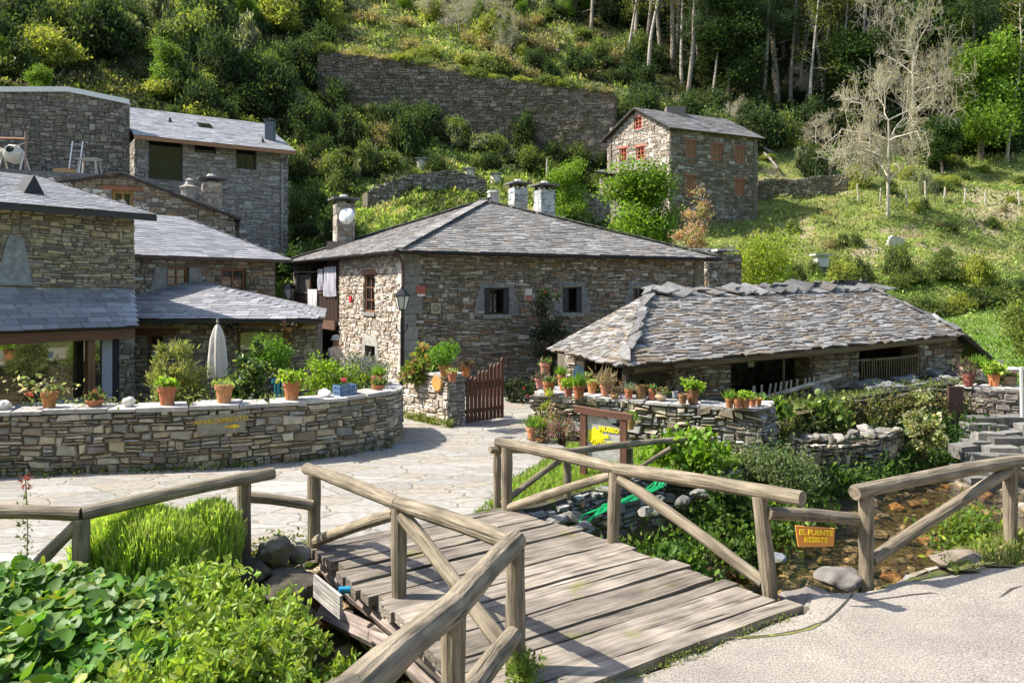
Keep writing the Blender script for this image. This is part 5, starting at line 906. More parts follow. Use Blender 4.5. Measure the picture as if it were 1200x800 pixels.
# gate wall, gate
ga,gb = np.array([-2.42,16.85]),np.array([-1.27,15.45]); gd = unit(gb-ga); gn = np.array([gd[1],-gd[0]]); gc = np.array([-1.03,15.78])
gwl = thing('gate_wall','short thick dry-stone wall with pots, between street lamp and plank gate','stone wall',v3((ga+gb)/2,0)); ge = gb-gn*.40
wall(gwl,'wall',[ga,gb],-.05,.98,h=(.07,.18),w=(.1,.35),d=.04,pal=PAL_PALE*.95,seed=211,t=.38); wall(gwl,'wall_end',[gb+gd*.002,ge],-.05,.98,h=(.07,.16),w=(.12,.3),d=.03,pal=PAL_GREY,seed=212,t=.2); capstones(gwl,[ga,gb],.985,.45,.03,213,c=(.36,.35,.33))
q = v3((ga*.18+gb*.82)+gn*.05,.86); dk = thing('log_slice','round orange-brown log slice hung on the gate wall','wooden disc',q); mb = MB(); mb.lathe([(0,.03),(.16,.035),(.19,.0)],(0,0,0),14,(.50,.27,.08)); rm = np.array(Vector((gn[0],gn[1],0)).to_track_quat('Z','Y').to_matrix()); mb.v = [k@rm.T+q for k in mb.v]; part(dk,'disc',mb,M['wood'])
g0,g1 = ge+[.02,0],np.array([-.17,16.45]); gt = thing('plank_gate','open brown plank gate whose vertical boards step upward, beside the gate wall','gate',v3(g0,0)); dgt = unit(g1-g0); Lg = np.linalg.norm(g1-g0); FG = frame3(g0,g1)
for i in range(10):
    s_ = i*Lg/10; h_ = .92+.36*(i/9)+.04*math.sin(i*2.3); mb = MB(); w_ = Lg/10-.028; mb.prism([FG(s_,.02,.04),FG(s_+w_,.02,.04),FG(s_+w_,.02,h_-.04),FG(s_+w_/2,.02,h_),FG(s_,.02,h_-.05)],FG(0,-.024,0)-FG(0,0,0),np.array([.11,.05,.03])*(.85+.3*((i*37)%10)/10)); part(gt,'board',mb,M['wood'])
for z in (.22,.80): mb = MB(); bx(mb,FG,0,Lg,-.06,-.006,z,z+.08,(.10,.045,.028)); part(gt,'cross_rail',mb,M['wood'])
# pot wall
pwp = [np.array([.78,16.0]),np.array([.42,15.0]),np.array([1.7,14.25]),np.array([2.9,13.6]),np.array([4.15,12.95]),np.array([4.5,13.35]),np.array([4.6,13.9])]
pwt = thing('pot_wall','rough dry-stone wall crowded with terracotta pots in front of the mill shed','stone wall',(2.2,14,0)); wall(pwt,'wall',pwp,lambda s: np.interp(s,[0,3.2,5.2,7],[-.05,-.1,-.9,-.9]),.70,h=(.06,.17),w=(.08,.32),d=.10,pal=np.vstack([PAL_GREY*1.05,PAL_GARD*.8]),seed=221,t=.5,gap=.011,warp=.09); capstones(pwt,pwp,.70,.5,.06,222,c=(.36,.35,.33),th=.05,lo=.25,hi=.6)
mb = MB(); mb.prism([(1.1,16.4,.2),(.9,15.2,.2),(2.0,14.6,.2),(3.1,13.95,.2),(4.1,13.6,.2),(4.5,14.8,.2),(3.9,16.2,.2),(2.5,15.9,.2)],(0,0,.30),(.09,.08,.06)); single('raised_bed',mb,M['mossy'],'dark raised bed between the pot-lined wall and the shed','planting bed',loc=(2.6,15,.2))
# rubble walls of the ravine
def rub(name, path, zb, zt, label, seed, pal=PAL_GREY*1.1, **kw):
    t = thing(name,label,'stone wall',v3(path[0],0)); k = dict(h=(.07,.20),w=(.09,.32),d=.08,gap=.012,warp=.07,t=.3); k.update(kw); wall(t,'wall',path,zb,zt,pal=pal,seed=seed,mat='mossy',mortar=(.06,.055,.04),**k); return t
rub('bank_wall',[np.array(k) for k in ((-.35,9.45),(.3,9.75),(.95,10.35),(2.1,11.35),(3.3,11.95),(3.9,12.3))],-1.,lambda s: .0+.03*np.sin(s*5),'rubble bank wall below the grass patch, seen under the bridge handrail',231)
rub('stream_wall',[np.array(k) for k in ((4.9,13.9),(5.6,14.05),(6.7,14.6),(7.6,15.2),(8.0,15.8))],-1.,lambda s: -.02-.12*np.sin(s*1.1)**2,'crumbling stone wall along the far side of the stream, beyond the orange sign',233,pal=PAL_GARD*.85)
rub('terrace_wall',[np.array(k) for k in ((4.5,13.3),(5.3,15.25),(7.2,16.3),(9.1,17.35),(10.9,18.4),(12.5,19.5))],-1.,lambda s: np.interp(s,[0,2,4,8,11],[.30,.36,.44,.56,.5])+.03*np.sin(s*3),'ivy-hung terrace wall carrying the mill shed above the stream',235,pal=PAL_GARD*.8)
rub('abutment_wall',[np.array(k) for k in ((-3.1,6.2),(-2.85,7.2),(-2.35,8.15),(-1.2,8.95),(-.25,9.6))],-1.2,lambda s: -.12+.02*s*0,'dark stone abutment under the plaza end of the bridge',237,pal=PAL_DARK*1.3)
rub('abutment_wall',[np.array(k) for k in ((5.5,8.35),(4.5,7.95),(2.6,6.78),(.0,4.95),(-.75,3.9))],-1.2,-.10,'low stone abutment under the road end of the bridge',239,pal=PAL_DARK*1.3)

# rocks
def rock_mb(mb, c, r, g, col_, flat=.6, sub=2, at=None):
    import bmesh
    bm = bmesh.new(); bmesh.ops.create_icosphere(bm, subdivisions=sub, radius=1); V = np.array([v.co[:] for v in bm.verts]); T = np.array([[v.index for v in f.verts] for f in bm.faces]); bm.free()
    o = g.uniform(0,50,3); nrm = 1+.55*(fbm(V[:,0]*1.3+o[0]+V[:,2]*.7,V[:,1]*1.3+o[1]+V[:,2]*.5,int(o[2]))-.47)*2; V = V*nrm[:,None]
    if sub > 2: V = V*(1+.22*(fbm(V[:,0]*5+o[1],(V[:,1]+V[:,2])*5+o[2],9)-.47))[:,None]
    for k in range(6): d = unit(g.normal(size=3)); m_ = V@d; lim = g.uniform(.5,.8); V = V-np.outer(np.maximum(m_-lim,0),d)
    V = V*np.array([r*g.uniform(.8,1.3),r*g.uniform(.8,1.2),r*flat]); a = g.uniform(0,6.28); V = V@np.array([[math.cos(a),-math.sin(a),0],[math.sin(a),math.cos(a),0],[0,0,1]]); mb.add(V+np.asarray(c),None,col_,t=T)
def rock(c, r, label, seed, col_=(.26,.25,.23), flat=.6, mat='mossy', group=None, name='rock', cat='rock'):
    g = rg(seed); mb = MB(); rock_mb(mb,c,r,g,col_,flat,4); return single(name,mb,M[mat],label,cat,loc=c,group=group,smooth=True)
rock(P(325,650,7.6),.22,'large mossy boulder beside the first handrail post of the bridge',1,(.13,.12,.095),.75)
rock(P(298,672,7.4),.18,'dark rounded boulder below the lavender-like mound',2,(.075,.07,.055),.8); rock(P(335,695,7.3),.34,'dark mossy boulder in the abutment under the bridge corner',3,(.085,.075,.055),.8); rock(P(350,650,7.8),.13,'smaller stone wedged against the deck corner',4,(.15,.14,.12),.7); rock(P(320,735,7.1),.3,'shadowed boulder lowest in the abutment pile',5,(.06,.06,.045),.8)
rock(Gz(950,703,-.06)+[0,.1,-.04],.30,'flat pale rock slab at the water edge beside the bridge end',6,(.19,.17,.155),.35,'stone'); rock(Gz(985,683,-.02)+[0,.1,0],.20,'small angular rock at the cracked road edge by the rail post',7,(.17,.155,.14),.45,'stone'); rock(Gz(1130,660,-.02),.34,'long flat brown rock on the grass verge near the handrail',8,(.20,.165,.13),.3,'stone')
for i,(px,py,r,cc,lab) in enumerate(((885,548,.32,(.33,.30,.26),'broad pale flat-topped stone in the greenery below the pot wall'),(843,558,.22,(.22,.20,.18),'grey stone at the end of the bank wall'),(760,600,.15,(.20,.19,.175),'pale stone under the handrail diagonal'),(905,655,.20,(.17,.18,.20),'blue-grey wet boulder at the waterline by the orange sign'),(700,555,.15,(.36,.35,.34),'pale stone in the grass patch near the green netting'))):
    rock(Gz(px,py,-.15 if i!=3 else -.75),r,lab,20+i,cc,.4)
g = rg(77)
wr = [(703,575),(742,573),(770,585),(800,588),(820,578),(668,607),(682,618),(650,612)]
for i,(px,py) in enumerate(wr): rock(Gz(px,py,-.02),g.uniform(.09,.16),'loose grey stone lying along the top of the rubble bank wall',40+i,np.array([.19,.185,.17])*g.uniform(.6,1.3),.6,'mossy',group='loose stones on the bank wall')
# stream bed cobbles: individuals near, and many small as stuff
mb = MB(); cc = 1.2*np.array([(.36,.21,.10),(.28,.19,.11),(.20,.16,.11),(.34,.28,.19),(.14,.12,.09),(.40,.31,.18),(.27,.25,.21)])
for i in range(1500):
    t = g.uniform(0,len(CEN)-2.01)+.0; k = int(t); p = CEN[k]*(1-t+k)+CEN[k+1]*(t-k); e = unit(CEN[k+1]-CEN[k]); p = p+np.array([-e[1],e[0]])*g.uniform(-2.0,2.0)
    if p[1] < 5 or not inside(p[:1],p[1:],RAV)[0]: continue
    r = g.uniform(.05,.17)*(1.5 if g.random()<.12 else 1); rock_mb(mb,(p[0],p[1],max(T1(*p),-1.08)+r*.15),r,g,cc[g.integers(0,7)]*g.uniform(.7,1.15),.5,1)
setting('stream_pebbles',mb,M['stone'],'stuff')
for i in range(26):
    t = g.uniform(3.5,8.6); k = int(t); p = CEN[k]*(1-t+k)+CEN[k+1]*(t-k); e = unit(CEN[k+1]-CEN[k]); p = p+np.array([-e[1],e[0]])*g.uniform(-1.5,1.7)
    rock((p[0],p[1],-.93),g.uniform(.16,.30),'brown boulder breaking the surface of the shallow stream',100+i,cc[g.integers(0,7)]*.9,.5,'stone',group='boulders in the stream')

# bridge deck
br_ = thing('footbridge','weathered grey plank bridge over the stream','bridge',(0,7.2,0)); NL,NR,FL_,FR_ = [np.array(k) for k in ((-.02,4.93),(2.48,6.60),(-2.12,8.22),(-.08,9.66))]
g = rg(12); n_pl = 19; tt = np.r_[0,np.cumsum(g.uniform(.75,1.3,n_pl))]; tt /= tt[-1]
for i in range(n_pl):
    a,b = tt[i],tt[i+1]; gap = .0022; mb = MB(); ext0,ext1 = g.uniform(-.06,.09,2); ns = 12; zz = .03+g.uniform(-.012,.012); cc_ = np.array([.225,.195,.16])*g.uniform(.68,1.2)
    V = []; G = []
    for j in range(ns+1):
        s = j/ns; 
        for tq,sd in ((a,1),(b,-1)):
            l = NL+(FL_-NL)*tq; r = NR+(FR_-NR)*tq; w_ = (FL_-NL)/np.linalg.norm(FL_-NL); ed = (vn(s*7+i*3.1,tq*50,5)-.5)*.045+sd*.010; p = l-(r-l)*ext0/2.8+(r-l)*(1+(ext0+ext1)/2.8)*s+w_*ed
            for dz in (0,-.085): V.append((*p,zz+dz+(vn(s*5+i,tq*9,8)-.5)*.014)); G.append((s*2.8+i*3.7,(tq-a)*4+i*.9,dz))
    Q = []
    for j in range(ns): o = j*4; Q += [(o,o+4,o+6,o+2),(o+1,o+3,o+7,o+5),(o,o+1,o+5,o+4),(o+2,o+6,o+7,o+3)]
    Q += [(0,2,3,1),(ns*4,ns*4+1,ns*4+3,ns*4+2)]; mb.add(V,Q,cc_,g=G); part(br_,'plank',mb,M['plank'])
for k,(l0,l1) in enumerate(((NL+[.12,.1],FL_+[.12,.1]),(NR-[.15,.12],FR_-[.15,.12]),((NL+NR)/2,(FL_+FR_)/2))):
    mb = MB(); mb.tube([v3(l0+(l1-l0)*t,-.20+.02*math.sin(t*5)) for t in np.linspace(-.02,1.02,8)],[.115]*8,8,(.27,.22,.19),seed=k,wob=.2); part(br_,'beam',mb,M['plank'])
mb = MB(); q = Gz(468,712,-.09); mb.obox(v3(q[:2],0)+[-.12,-.10,-.14],(.45,.36,0),(-.13,.16,0),(0,0,.11),(.33,.29,.25)); part(br_,'bracket_beam',mb,M['plank'])
mb = MB(); mb.tube([(-1.9,7.75,-.5),(-1.1,6.9,-.42),(-.5,6.2,-.5),(-.2,5.7,-.6)],[.10,.11,.12,.11],8,(.30,.25,.22),seed=4,wob=.3); part(br_,'old_beam',mb,M['plank'])
LOGC = np.array([.225,.188,.135])
def log(par, name, p, q, r, seed, c=LOGC, cr=1.): 
    mb = MB(); p = np.asarray(p,float); q = np.asarray(q,float); n = 9; t = np.linspace(0,1,n); mb.tube(p+(q-p)*t[:,None]+np.sin(t*3.1)[:,None]*np.array([0,0,.012]),r*(1+.04*np.sin(t*7+seed)),14,np.asarray(c)*cr,seed=seed,wob=.05); return part(par,name,mb,M['log'],smooth=False)
def rail(label, posts, segs, group=None, r=.062, name='handrail'):
    """posts: list of (xy, z0, z1, top_offset xy); segs: (name, p, q, r)"""
    t = thing(name,label,'railing',v3(posts[0][0],0),group)
    for i,(p,z0,z1,dx) in enumerate(posts): log(t,'post',v3(p,z0),v3(np.asarray(p)+dx,z1),r*1.12,i+len(label),cr=.95)
    for i,(nm,p,q,rr) in enumerate(segs): log(t,nm,p,q,rr or r,20+i+len(label))
    return t
z_ = np.zeros(2); RZ = .90
PA = Gz(368,643)[:2]; PB = Gz(470,703,-.0)[:2]+[-.02,0]; PC = Gz(604,790)[:2]; zt_ = lambda px,py,Y: CAMZ+(340-py)/900*Y
tA = v3(PA,zt_(368,552,PA[1])); tB = v3(PB,zt_(470,590,PB[1])); tC = v3(PC,zt_(604,637,PC[1])); 
rail('bridge handrail facing the plaza side, of three posts with diagonal braces, meeting the road rail',[(PA,-.05,tA[2]-.04,z_),(PB,-.1,tB[2]-.04,z_),(PC,-.03,tC[2]-.04,z_)],
 [('top_rail',tA+(tA-tB)*.10,tB+(tA-tB)*.01,.066),('top_rail',tB-(tA-tB)*.0,tC,.070),('brace',v3(PA,.10)+v3(unit(PB-PA)*.06,0),tB-v3(unit(PB-PA)*.05,.10),.058),('brace',tB+v3(unit(PC-PB)*.08,-.09),v3(PC,.13)-v3(unit(PC-PB)*.1,0),.062)])
Dp = np.array([-.315,4.12]); tD = v3(Dp,zt_(530,712,4.12)); far = tC+(tD-tC)*1.0
tE2 = np.array([-.63,3.0,1.17]); tF = np.array([-1.25,1.2,1.62])
rail('thick near handrail running from the bridge corner towards the viewer',[(Dp,-.3,tD[2]-.05,z_),(np.array([-1.0,1.9]),.1,1.4,z_)],[('top_rail',tC+v3((0,.06),.0),tD,.078),('top_rail',tD,tE2,.08),('top_rail',tE2,tF,.08),('lower_rail',v3(PC,.31)+[-.02,-.07,0],v3(Dp,.48)+[.02,.05,0],.07),('brace',v3(Dp,.35),v3((-.95,2.),.35),.06)])
PE = Gz(594,599)[:2]; PF = Gz(718,638)[:2]; PG_ = Gz(903,695)[:2]; tE = v3(PE,zt_(592,520,PE[1])); tF_ = v3(PF+[.03,0],zt_(720,549,PF[1])); tG = v3(PG_+[-.10,0],zt_(890,576,PG_[1]))
rail('bridge handrail nearer the mill shed, of three posts with long diagonals',[(PE,-.05,tE[2]-.04,z_),(PF,-.05,tF_[2]-.04,np.array([.03,0])),(PG_,-.05,tG[2]-.04,np.array([-.10,0]))],
 [('top_rail',tE+(tE-tF_)*.1,tF_,.066),('top_rail',tF_,tG+(tG-tF_)*.24,.068),('brace',v3(PE,.06)+v3(unit(PF-PE)*.06,0),tF_+v3(-unit(PF-PE)*.05,-.08),.055),('brace',tF_+v3(unit(PG_-PF)*.06,-.09),v3(PG_,.08)-v3(unit(PG_-PF)*.07,0),.06)])
PH = Gz(1015,680)[:2]; PI = Gz(1184,637)[:2]; tH = v3(PH,zt_(1013,574,PH[1])); tI = v3(PI,zt_(1186,541,PI[1])); dHI = unit(PI-PH); PJ = PI+dHI*1.75+np.array([.25,-.2]); tJ = v3(PJ,.86)
rail('road-edge handrail over the stream, one round log end facing the bridge',[(PH,-.15,tH[2]-.04,z_),(PI,-.15,tI[2]-.04,z_),(PJ,-.15,.84,z_)],
 [('top_rail',tH-(tI-tH)*.07,tI,.07),('top_rail',tI,tJ+[.6,0,0],.07),('brace',v3(PH,.18)+v3(dHI*.07,0),tI-v3(dHI*.04,.09),.06),('brace',tI+v3(dHI*.05,-.1),v3(PJ,.1),.06)])
sr = thing('connecting_rail','single low log joining the bridge handrail and the road-edge handrail','railing',v3(PG_,.3)); log(sr,'top_rail',np.array([*P(900,601,PG_[1]-.05)]),np.array([*P(1012,609,PH[1]+.05)]),.058,31)
sr = thing('connecting_rail','single low log joining the bridge handrail and the lavender-side handrail','railing',v3(PA,.5)); log(sr,'top_rail',P(286,582,7.85),P(366,592,8.05),.055,33)
pk_ = P(286,560,7.75)[:2]; pm_ = P(95,603,6.62)[:2]; tK = np.array([*P(320,554,7.9)]); tM = P(95,602,6.62); tN = P(-60,600,6.5)
rail('handrail behind the bright green spiky mound, at the plaza edge',[(pk_,-.1,tK[2]-.06,z_),(pm_,-.1,tM[2]-.04,z_)],[('top_rail',tK,tM,.06),('top_rail',tM,tN,.06),('brace',tM-[.02,0,.08],v3(P(30,650,6.5)[:2],.32),.055)])
# far low fence round the grass patch
k1,k2,k3,k4 = [Gz(*a)[:2] for a in ((588,598),(665,583),(738,562),(800,549))]; tk = [v3(k,zt_(0,y,k[1])) for k,y in ((k1,527),(k2,529),(k3,523),(k4,515))]
rail('low rustic fence around the grass patch in front of the slate sign',[(k1+[-.06,.1],-.05,tk[0][2]-.03,z_),(k2,-.05,tk[1][2]-.03,z_),(k3,-.05,tk[2][2]-.03,z_),(k4,-.05,tk[3][2]-.03,z_)],
 [('top_rail',tk[0]-[.15,0,0],tk[1],.045),('top_rail',tk[1],tk[3]+[.06,.05,0],.045),('brace',v3(k1,.08),tk[1]-[.02,0,.06],.04),('brace',tk[1]+[.03,0,-.06],v3(k3,.12),.04),('brace',v3(k3,.08),tk[3]-[.04,0,.05],.035)],r=.045,name='low_fence')
# orange sign on connecting rail
c = P(956,630,6.7); os_ = thing('hanging_sign','small orange wooden board reading EL PUENTE RESISTE, hung under the connecting rail','sign',c-[0,0,.1]); mb = MB(); mb.prism([c+[-.175,0,.105],c+[-.15,0,-.08],c+[.165,.02,-.08],c+[.175,.02,.075]],(0,.02,0),(.62,.26,.06)); part(os_,'board',mb,M['wood'])
lettering(os_,'EL PUENTE',c+[.0,-.004,.028],(1,.06,-.05),(0,0,1),.062,(.85,.62,.03),bold=.002,o=.002); lettering(os_,'RESISTE',c+[.0,-.004,-.035],(1,.06,-.05),(0,0,1),.062,(.85,.62,.03),bold=.002,o=.002)
mb = MB(); mb.tube([c+[-.1,0.01,.08],c+[-.1,.01,.19]],.004,4,(.1,.1,.1)); mb.tube([c+[.12,0.02,.06],c+[.12,.02,.18]],.004,4,(.1,.1,.1)); part(os_,'wire',mb,M['metal'])
# slate sign with brown frame
q0 = Gz(682,556)[:2]; q1 = Gz(737,560)[:2]; q0 = np.array([1.08,11.3]); q1 = np.array([1.73,11.05])
ss_ = thing('slate_sign','slate panel with yellow painted words in a brown timber frame on the grass','sign',v3((q0+q1)/2,0)); zt0 = CAMZ-(483-340)/900*q0[1]; zt1 = CAMZ-(492-340)/900*q1[1]
q0 = np.array([(684-600)/900*11.3,11.3]); q1 = np.array([(731-600)/900*11.05,11.05]); FS = frame3(q0,q1); LS = np.linalg.norm(q1-q0); CB = (.15,.07,.045)
for s_ in (0,LS): mb = MB(); bx(mb,FS,s_-.045,s_+.045,-.045,.045,-.05,zt0-.0 if s_==0 else zt1,CB); part(ss_,'post',mb,M['wood'])
mb = MB(); mb.obox(FS(-.13,.055,zt0+.0),FS(LS+.13,.055,zt1)-FS(-.13,.055,zt0),FS(0,-.11,0)-FS(0,0,0),(0,0,.09),CB); part(ss_,'top_beam',mb,M['wood'])
zb_ = .28; mb = MB(); mb.prism([FS(.05,.01,zb_),FS(LS-.05,.01,zb_),FS(LS-.05,.01,zt1-.13),FS(LS*.72,.01,zt1-.08),FS(LS*.5,.01,zt0-.05),FS(.2,.01,zt0-.02),FS(.06,.01,zt0-.03)],FS(0,-.03,0)-FS(0,0,0),(.44,.43,.40)); part(ss_,'slate',mb,M['stone'])
rS = v3(unit(q1-q0),-.07); yl = (.85,.75,.02)
mb = MB(); c = FS(.17,.013,.0); th = [(.0,.0),(.07,.10),(.13,.12),(.2,.15),(.12,.19),(.16,.27),(.06,.24),(-.0,.29),(-.06,.23),(-.10,.25),(-.09,.10)]; mb.prism([c+v3(unit(q1-q0),0)*a+np.array([0,0,.47+b]) for a,b in th],FS(0,-.006,0)-FS(0,0,0),yl); part(ss_,'painted_emblem',mb,M['paint'])
lettering(ss_,'MUSEO',FS(LS*.64,.011,.70),rS,(0,0,1),.092,yl); lettering(ss_,'&',FS(LS*.60,.011,.61),rS,(0,0,1),.07,yl); lettering(ss_,'CUTIMO MAZO',FS(LS*.52,.011,.515),rS,(0,0,1),.078,yl,bold=.002)
# small signboard seen from behind, under bridge side
q = P(393,700,6.7); sb_ = thing('signboard','bare pale board on a short wooden stake below the bridge side','signboard',q-[0,0,.4]); mb = MB(); mb.beam(q-[0,0,.62],q+[0,0,.02],.07,.06,(.22,.14,.08)); part(sb_,'stake',mb,M['wood']); mb = MB(); a = P(367,686,6.95); b = P(398,712,6.55); mb.obox(a-[0,0,.10],b-a,np.array([.02,.02,0]),(0,0,.20),(.45,.42,.38)); part(sb_,'board',mb,M['plank'])
a = P(397,691,7.1); pp = thing('pipe_end','short grey pipe with a bright blue collar under the bridge','pipe',a); mb = MB(); mb.tube([a,a+[.1,.03,-.01]],.032,10,(.02,.25,.42)); part(pp,'collar',mb,M['paint']); mb = MB(); mb.tube([a+[.1,.03,-.01],a+[.32,.1,-.03]],.022,8,(.5,.5,.5)); part(pp,'tube',mb,M['paint'])
# green netting
g = rg(41); mb = MB(); pts = [Gz(678,632,-.25),Gz(690,612,-.05),Gz(712,598,.02),Gz(745,588,.02),Gz(772,574,.02),Gz(785,556,.02)]
for k in range(7): mb.tube([np.array(p)+g.normal(size=3)*[.05,.05,.02]+[0,0,.06] for p in pts],.013,4,(.02,.50,.16),cap=False)
single('green_netting',mb,M['paint'],'bright green rolled netting trailing over the rubble bank wall','netting')
# road cracks and moss
mb = MB(); 
def strip(mb, pts, wd, z, c, g):
    pts = [np.array(Gz(*p)[:2]) for p in pts]; V = []
    for i,p in enumerate(pts):
        d = unit(pts[min(i+1,len(pts)-1)]-pts[max(i-1,0)]); n = np.array([-d[1],d[0]])*wd*(.5+g.random())*(0.15 if i in (0,len(pts)-1) else 1); V += [(*(p+n),z+float(conz(*p))),(*(p-n),z+float(conz(*p)))]
    mb.add(V,[(2*i,2*i+1,2*i+3,2*i+2) for i in range(len(pts)-1)],c)
strip(mb,[(1004,683),(998,698),(985,712),(975,722),(968,728),(940,738),(905,744),(868,747)],.009,.006,(.06,.055,.04),g)
strip(mb,[(1000,705),(1030,702),(1065,697),(1092,694),(1108,698)],.006,.006,(.07,.06,.05),g); strip(mb,[(965,730),(950,737),(925,742),(880,746),(855,747)],.016,.005,(.16,.17,.05),g); strip(mb,[(1170,700),(1185,690),(1200,686)],.015,.006,(.08,.07,.05),g)
setting('road_cracks',mb,M['bark'],'stuff')

# ================================================================== HILLSIDE
th_ = [np.array(P(*k)[:2]) for k in ((372,100,52.2),(470,100,52.6),(560,100,52.4),(640,100,52.2),(719,107,51.6))]+[np.array(P(722,107,56))[:2]]
ht_ = thing('hillside_wall','long tall dark terrace wall high on the slope with grass along its top','stone wall',v3(th_[2],14)); zz_ = [CAMZ+(340-y)/900*Y for y,Y in ((60,52.2),(70,52.6),(90,52.4),(98,52.2),(108,51.6),(106,54))]; _,cm_ = pathmap(th_)
wall(ht_,'wall',th_,11.5,lambda s: np.interp(s,cm_,zz_),h=(.15,.32),w=(.2,.6),d=.07,pal=np.array([(.20,.155,.115),(.15,.12,.09),(.24,.19,.14),(.12,.10,.075),(.17,.15,.12)]),seed=301,t=2.2,mat='mossy')
def lowwall(pxs, Y, hgt, label, seed, pal=PAL_DARK*1.6):
    pts = [np.array(P(px,0,y_)[:2]) for px,y_ in zip(pxs,Y)]; zt = [T1(*p)+hgt for p in pts]; _,c_ = pathmap(pts); t = thing('terrace_wall',label,'stone wall',v3(pts[0],T1(*pts[0]))); wall(t,'wall',pts,lambda s: np.interp(s,c_,zt)-hgt-1.,lambda s: np.interp(s,c_,zt)+.1*np.sin(s*1.7),h=(.12,.28),w=(.2,.5),d=.07,pal=pal,seed=seed,t=.8,mat='mossy')
lowwall((350,400,440,480),(31.5,32.,33.,34.),1.5,'low dark terrace wall behind the satellite-dish chimney',311); lowwall((430,480,530,570),(39,40,41,41),1.0,'broken low terrace wall above the pyramid roof peak',313); lowwall((640,670,700,715),(41,42,43,44),1.6,'low dark wall below the hill house annex',315); lowwall((888,930,970,1010),(52,52.5,53,53),1.3,'moss-topped field wall between hill house and bare tree',317,PAL_GARD*.7)
def on(px, py, y0=26): h = hit(px,py,y0); return h
for i,(px,py,lab) in enumerate(((466,196,'first of the pale log beehives from the satellite-dish side'),(494,197,'second pale log beehive, beside the small round green bush'),(550,209,'squat pale log beehive above the pyramid roof peak'),(581,213,'pale log beehive nearest the grey block chimneys'))):
    p = on(px,py); t = thing('log_beehive',lab,'beehive',p,'pale log beehives on the slope'); mb = MB(); mb.lathe([(0,-.2),(.3,-.2),(.3,.42),(0,.45)],p,12,(.55,.52,.46)); part(t,'log',mb,M['bark']); mb = MB(); mb.box(p+[-.36,-.36,.45],p+[.36,.36,.51],(.35,.35,.35)); part(t,'slab_lid',mb,M['stone'])
p = on(962,318); bh = thing('beehive_box','small white box hive with a slab roof in the sunny garden plot','beehive',p); mb = MB(); mb.box(p+[-.3,-.3,.15],p+[.3,.3,.75],(.6,.6,.58)); part(bh,'box',mb,M['paint']); mb = MB(); mb.box(p+[-.45,-.45,.75],p+[.45,.45,.83],(.45,.45,.46)); part(bh,'roof',mb,M['stone']); mb = MB(); mb.box(p+[-.22,-.22,-.1],p+[.22,.22,.15],(.2,.18,.15)); part(bh,'foot',mb,M['stone'])
rock(on(1050,285),.5,'tall pale rock standing in the sunny garden plot',331,(.55,.52,.47),1.1,'stone')
g = rg(55)
for i,(px,py) in enumerate(((1007,238),(1031,240),(1062,243),(1085,235),(1106,237),(1130,240),(1155,243),(1195,243),(640,252))):
    p = on(px,py); mb = MB(); h_ = g.uniform(.9,1.3) if i < 8 else 3.; mb.tube([p-[0,0,.2],p+[g.normal()*.05,0,h_]],.06,6,(.42,.38,.30)); single('fence_post',mb,M['bark'],'weathered field post on the slope under the wood' if i<8 else 'tall bare pole rising behind the two grey block chimneys','post',loc=p,group='field posts under the wood' if i<8 else None)
# fallen trunks
for i,(a,b,r) in enumerate((((840,85,63),(880,118,62),.22),((895,136,58),(912,156,56),.11),((590,48,66),(655,62,65),.25),((870,140,60),(905,152,58),.15))):
    pa,pb = P(*a),P(*b); pa[2] = T1(*pa[:2])+.5; pb[2] = T1(*pb[:2])+.4; mb = MB(); mb.tube([pa,(pa+pb)/2+[0,0,.1],pb],r*.8,7,(.25,.22,.19)); single('fallen_trunk',mb,M['bark'],('grey fallen trunk lying across the dark wood edge','pale fallen trunk above the mossy field wall','grey fallen log on the slope over the terrace wall','short fallen branch beside the pale fallen trunk')[i],'fallen trunk')

# trees
t0 = on(1040,256,40); tree_t('bare_tree','bare',5,'pale leafless spreading tree standing on the sunny slope',t0,s=.98,rz=.6,mat='leaf').scale = (.76,.76,.95)
bt = [o for o in col.objects if o.name == 'bare_tree'][0]
p = on(1068,178,50); dup(bt,p,2.4,.9,'taller leafless tree behind the spreading bare tree',sz=1.28)
p = P(752,0,36.5); p[2] = T1(*p[:2])+.1; bl_ = tree_t('leafy_tree','broad',7,'bright green leafy tree in front of the hill house gable',p,s=.98,mat='leaf'); bl_.scale = (.80,.80,max(.5,(8.6-p[2])/6.4))
p = on(1150,190,44); dup(bl_,p,1.,1.25,'bright green leafy tree at the wood edge behind the leafless trees',sz=1.45)
p = P(660,0,41); p[2] = T1(*p[:2])-.6; dup(bl_,p,2.,.55,'small fresh green tree just beside the taller block chimney')
p = on(1186,120,60); dup(bl_,p,3.,1.8,'large green tree at the top corner of the wood')
ok = tree_t('round_tree','oak',9,'dark green rounded tree on the slope below the wood',on(1105,205,50),s=.55,rz=.3); 
pn = [tree_t('pine_tree','pine',21+i,'tall dark pine of the wood on the hill',on(px,py,56),group='tall pines of the dark wood',s=sc_l) for i,(px,py,sc_l) in enumerate(((880,118,1.0),(820,70,1.05),(1010,120,.95)))]
po = [tree_t('tall_tree','pole',31+i,'slender pale trunk with thin foliage at the wood edge',on(px,py,50),group='slender pale trunks along the wood edge',s=sc_l,rz=i*2.) for i,(px,py,sc_l) in enumerate(((950,158,1.0),(928,122,1.15),(1180,190,.9)))]
g = rg(77)
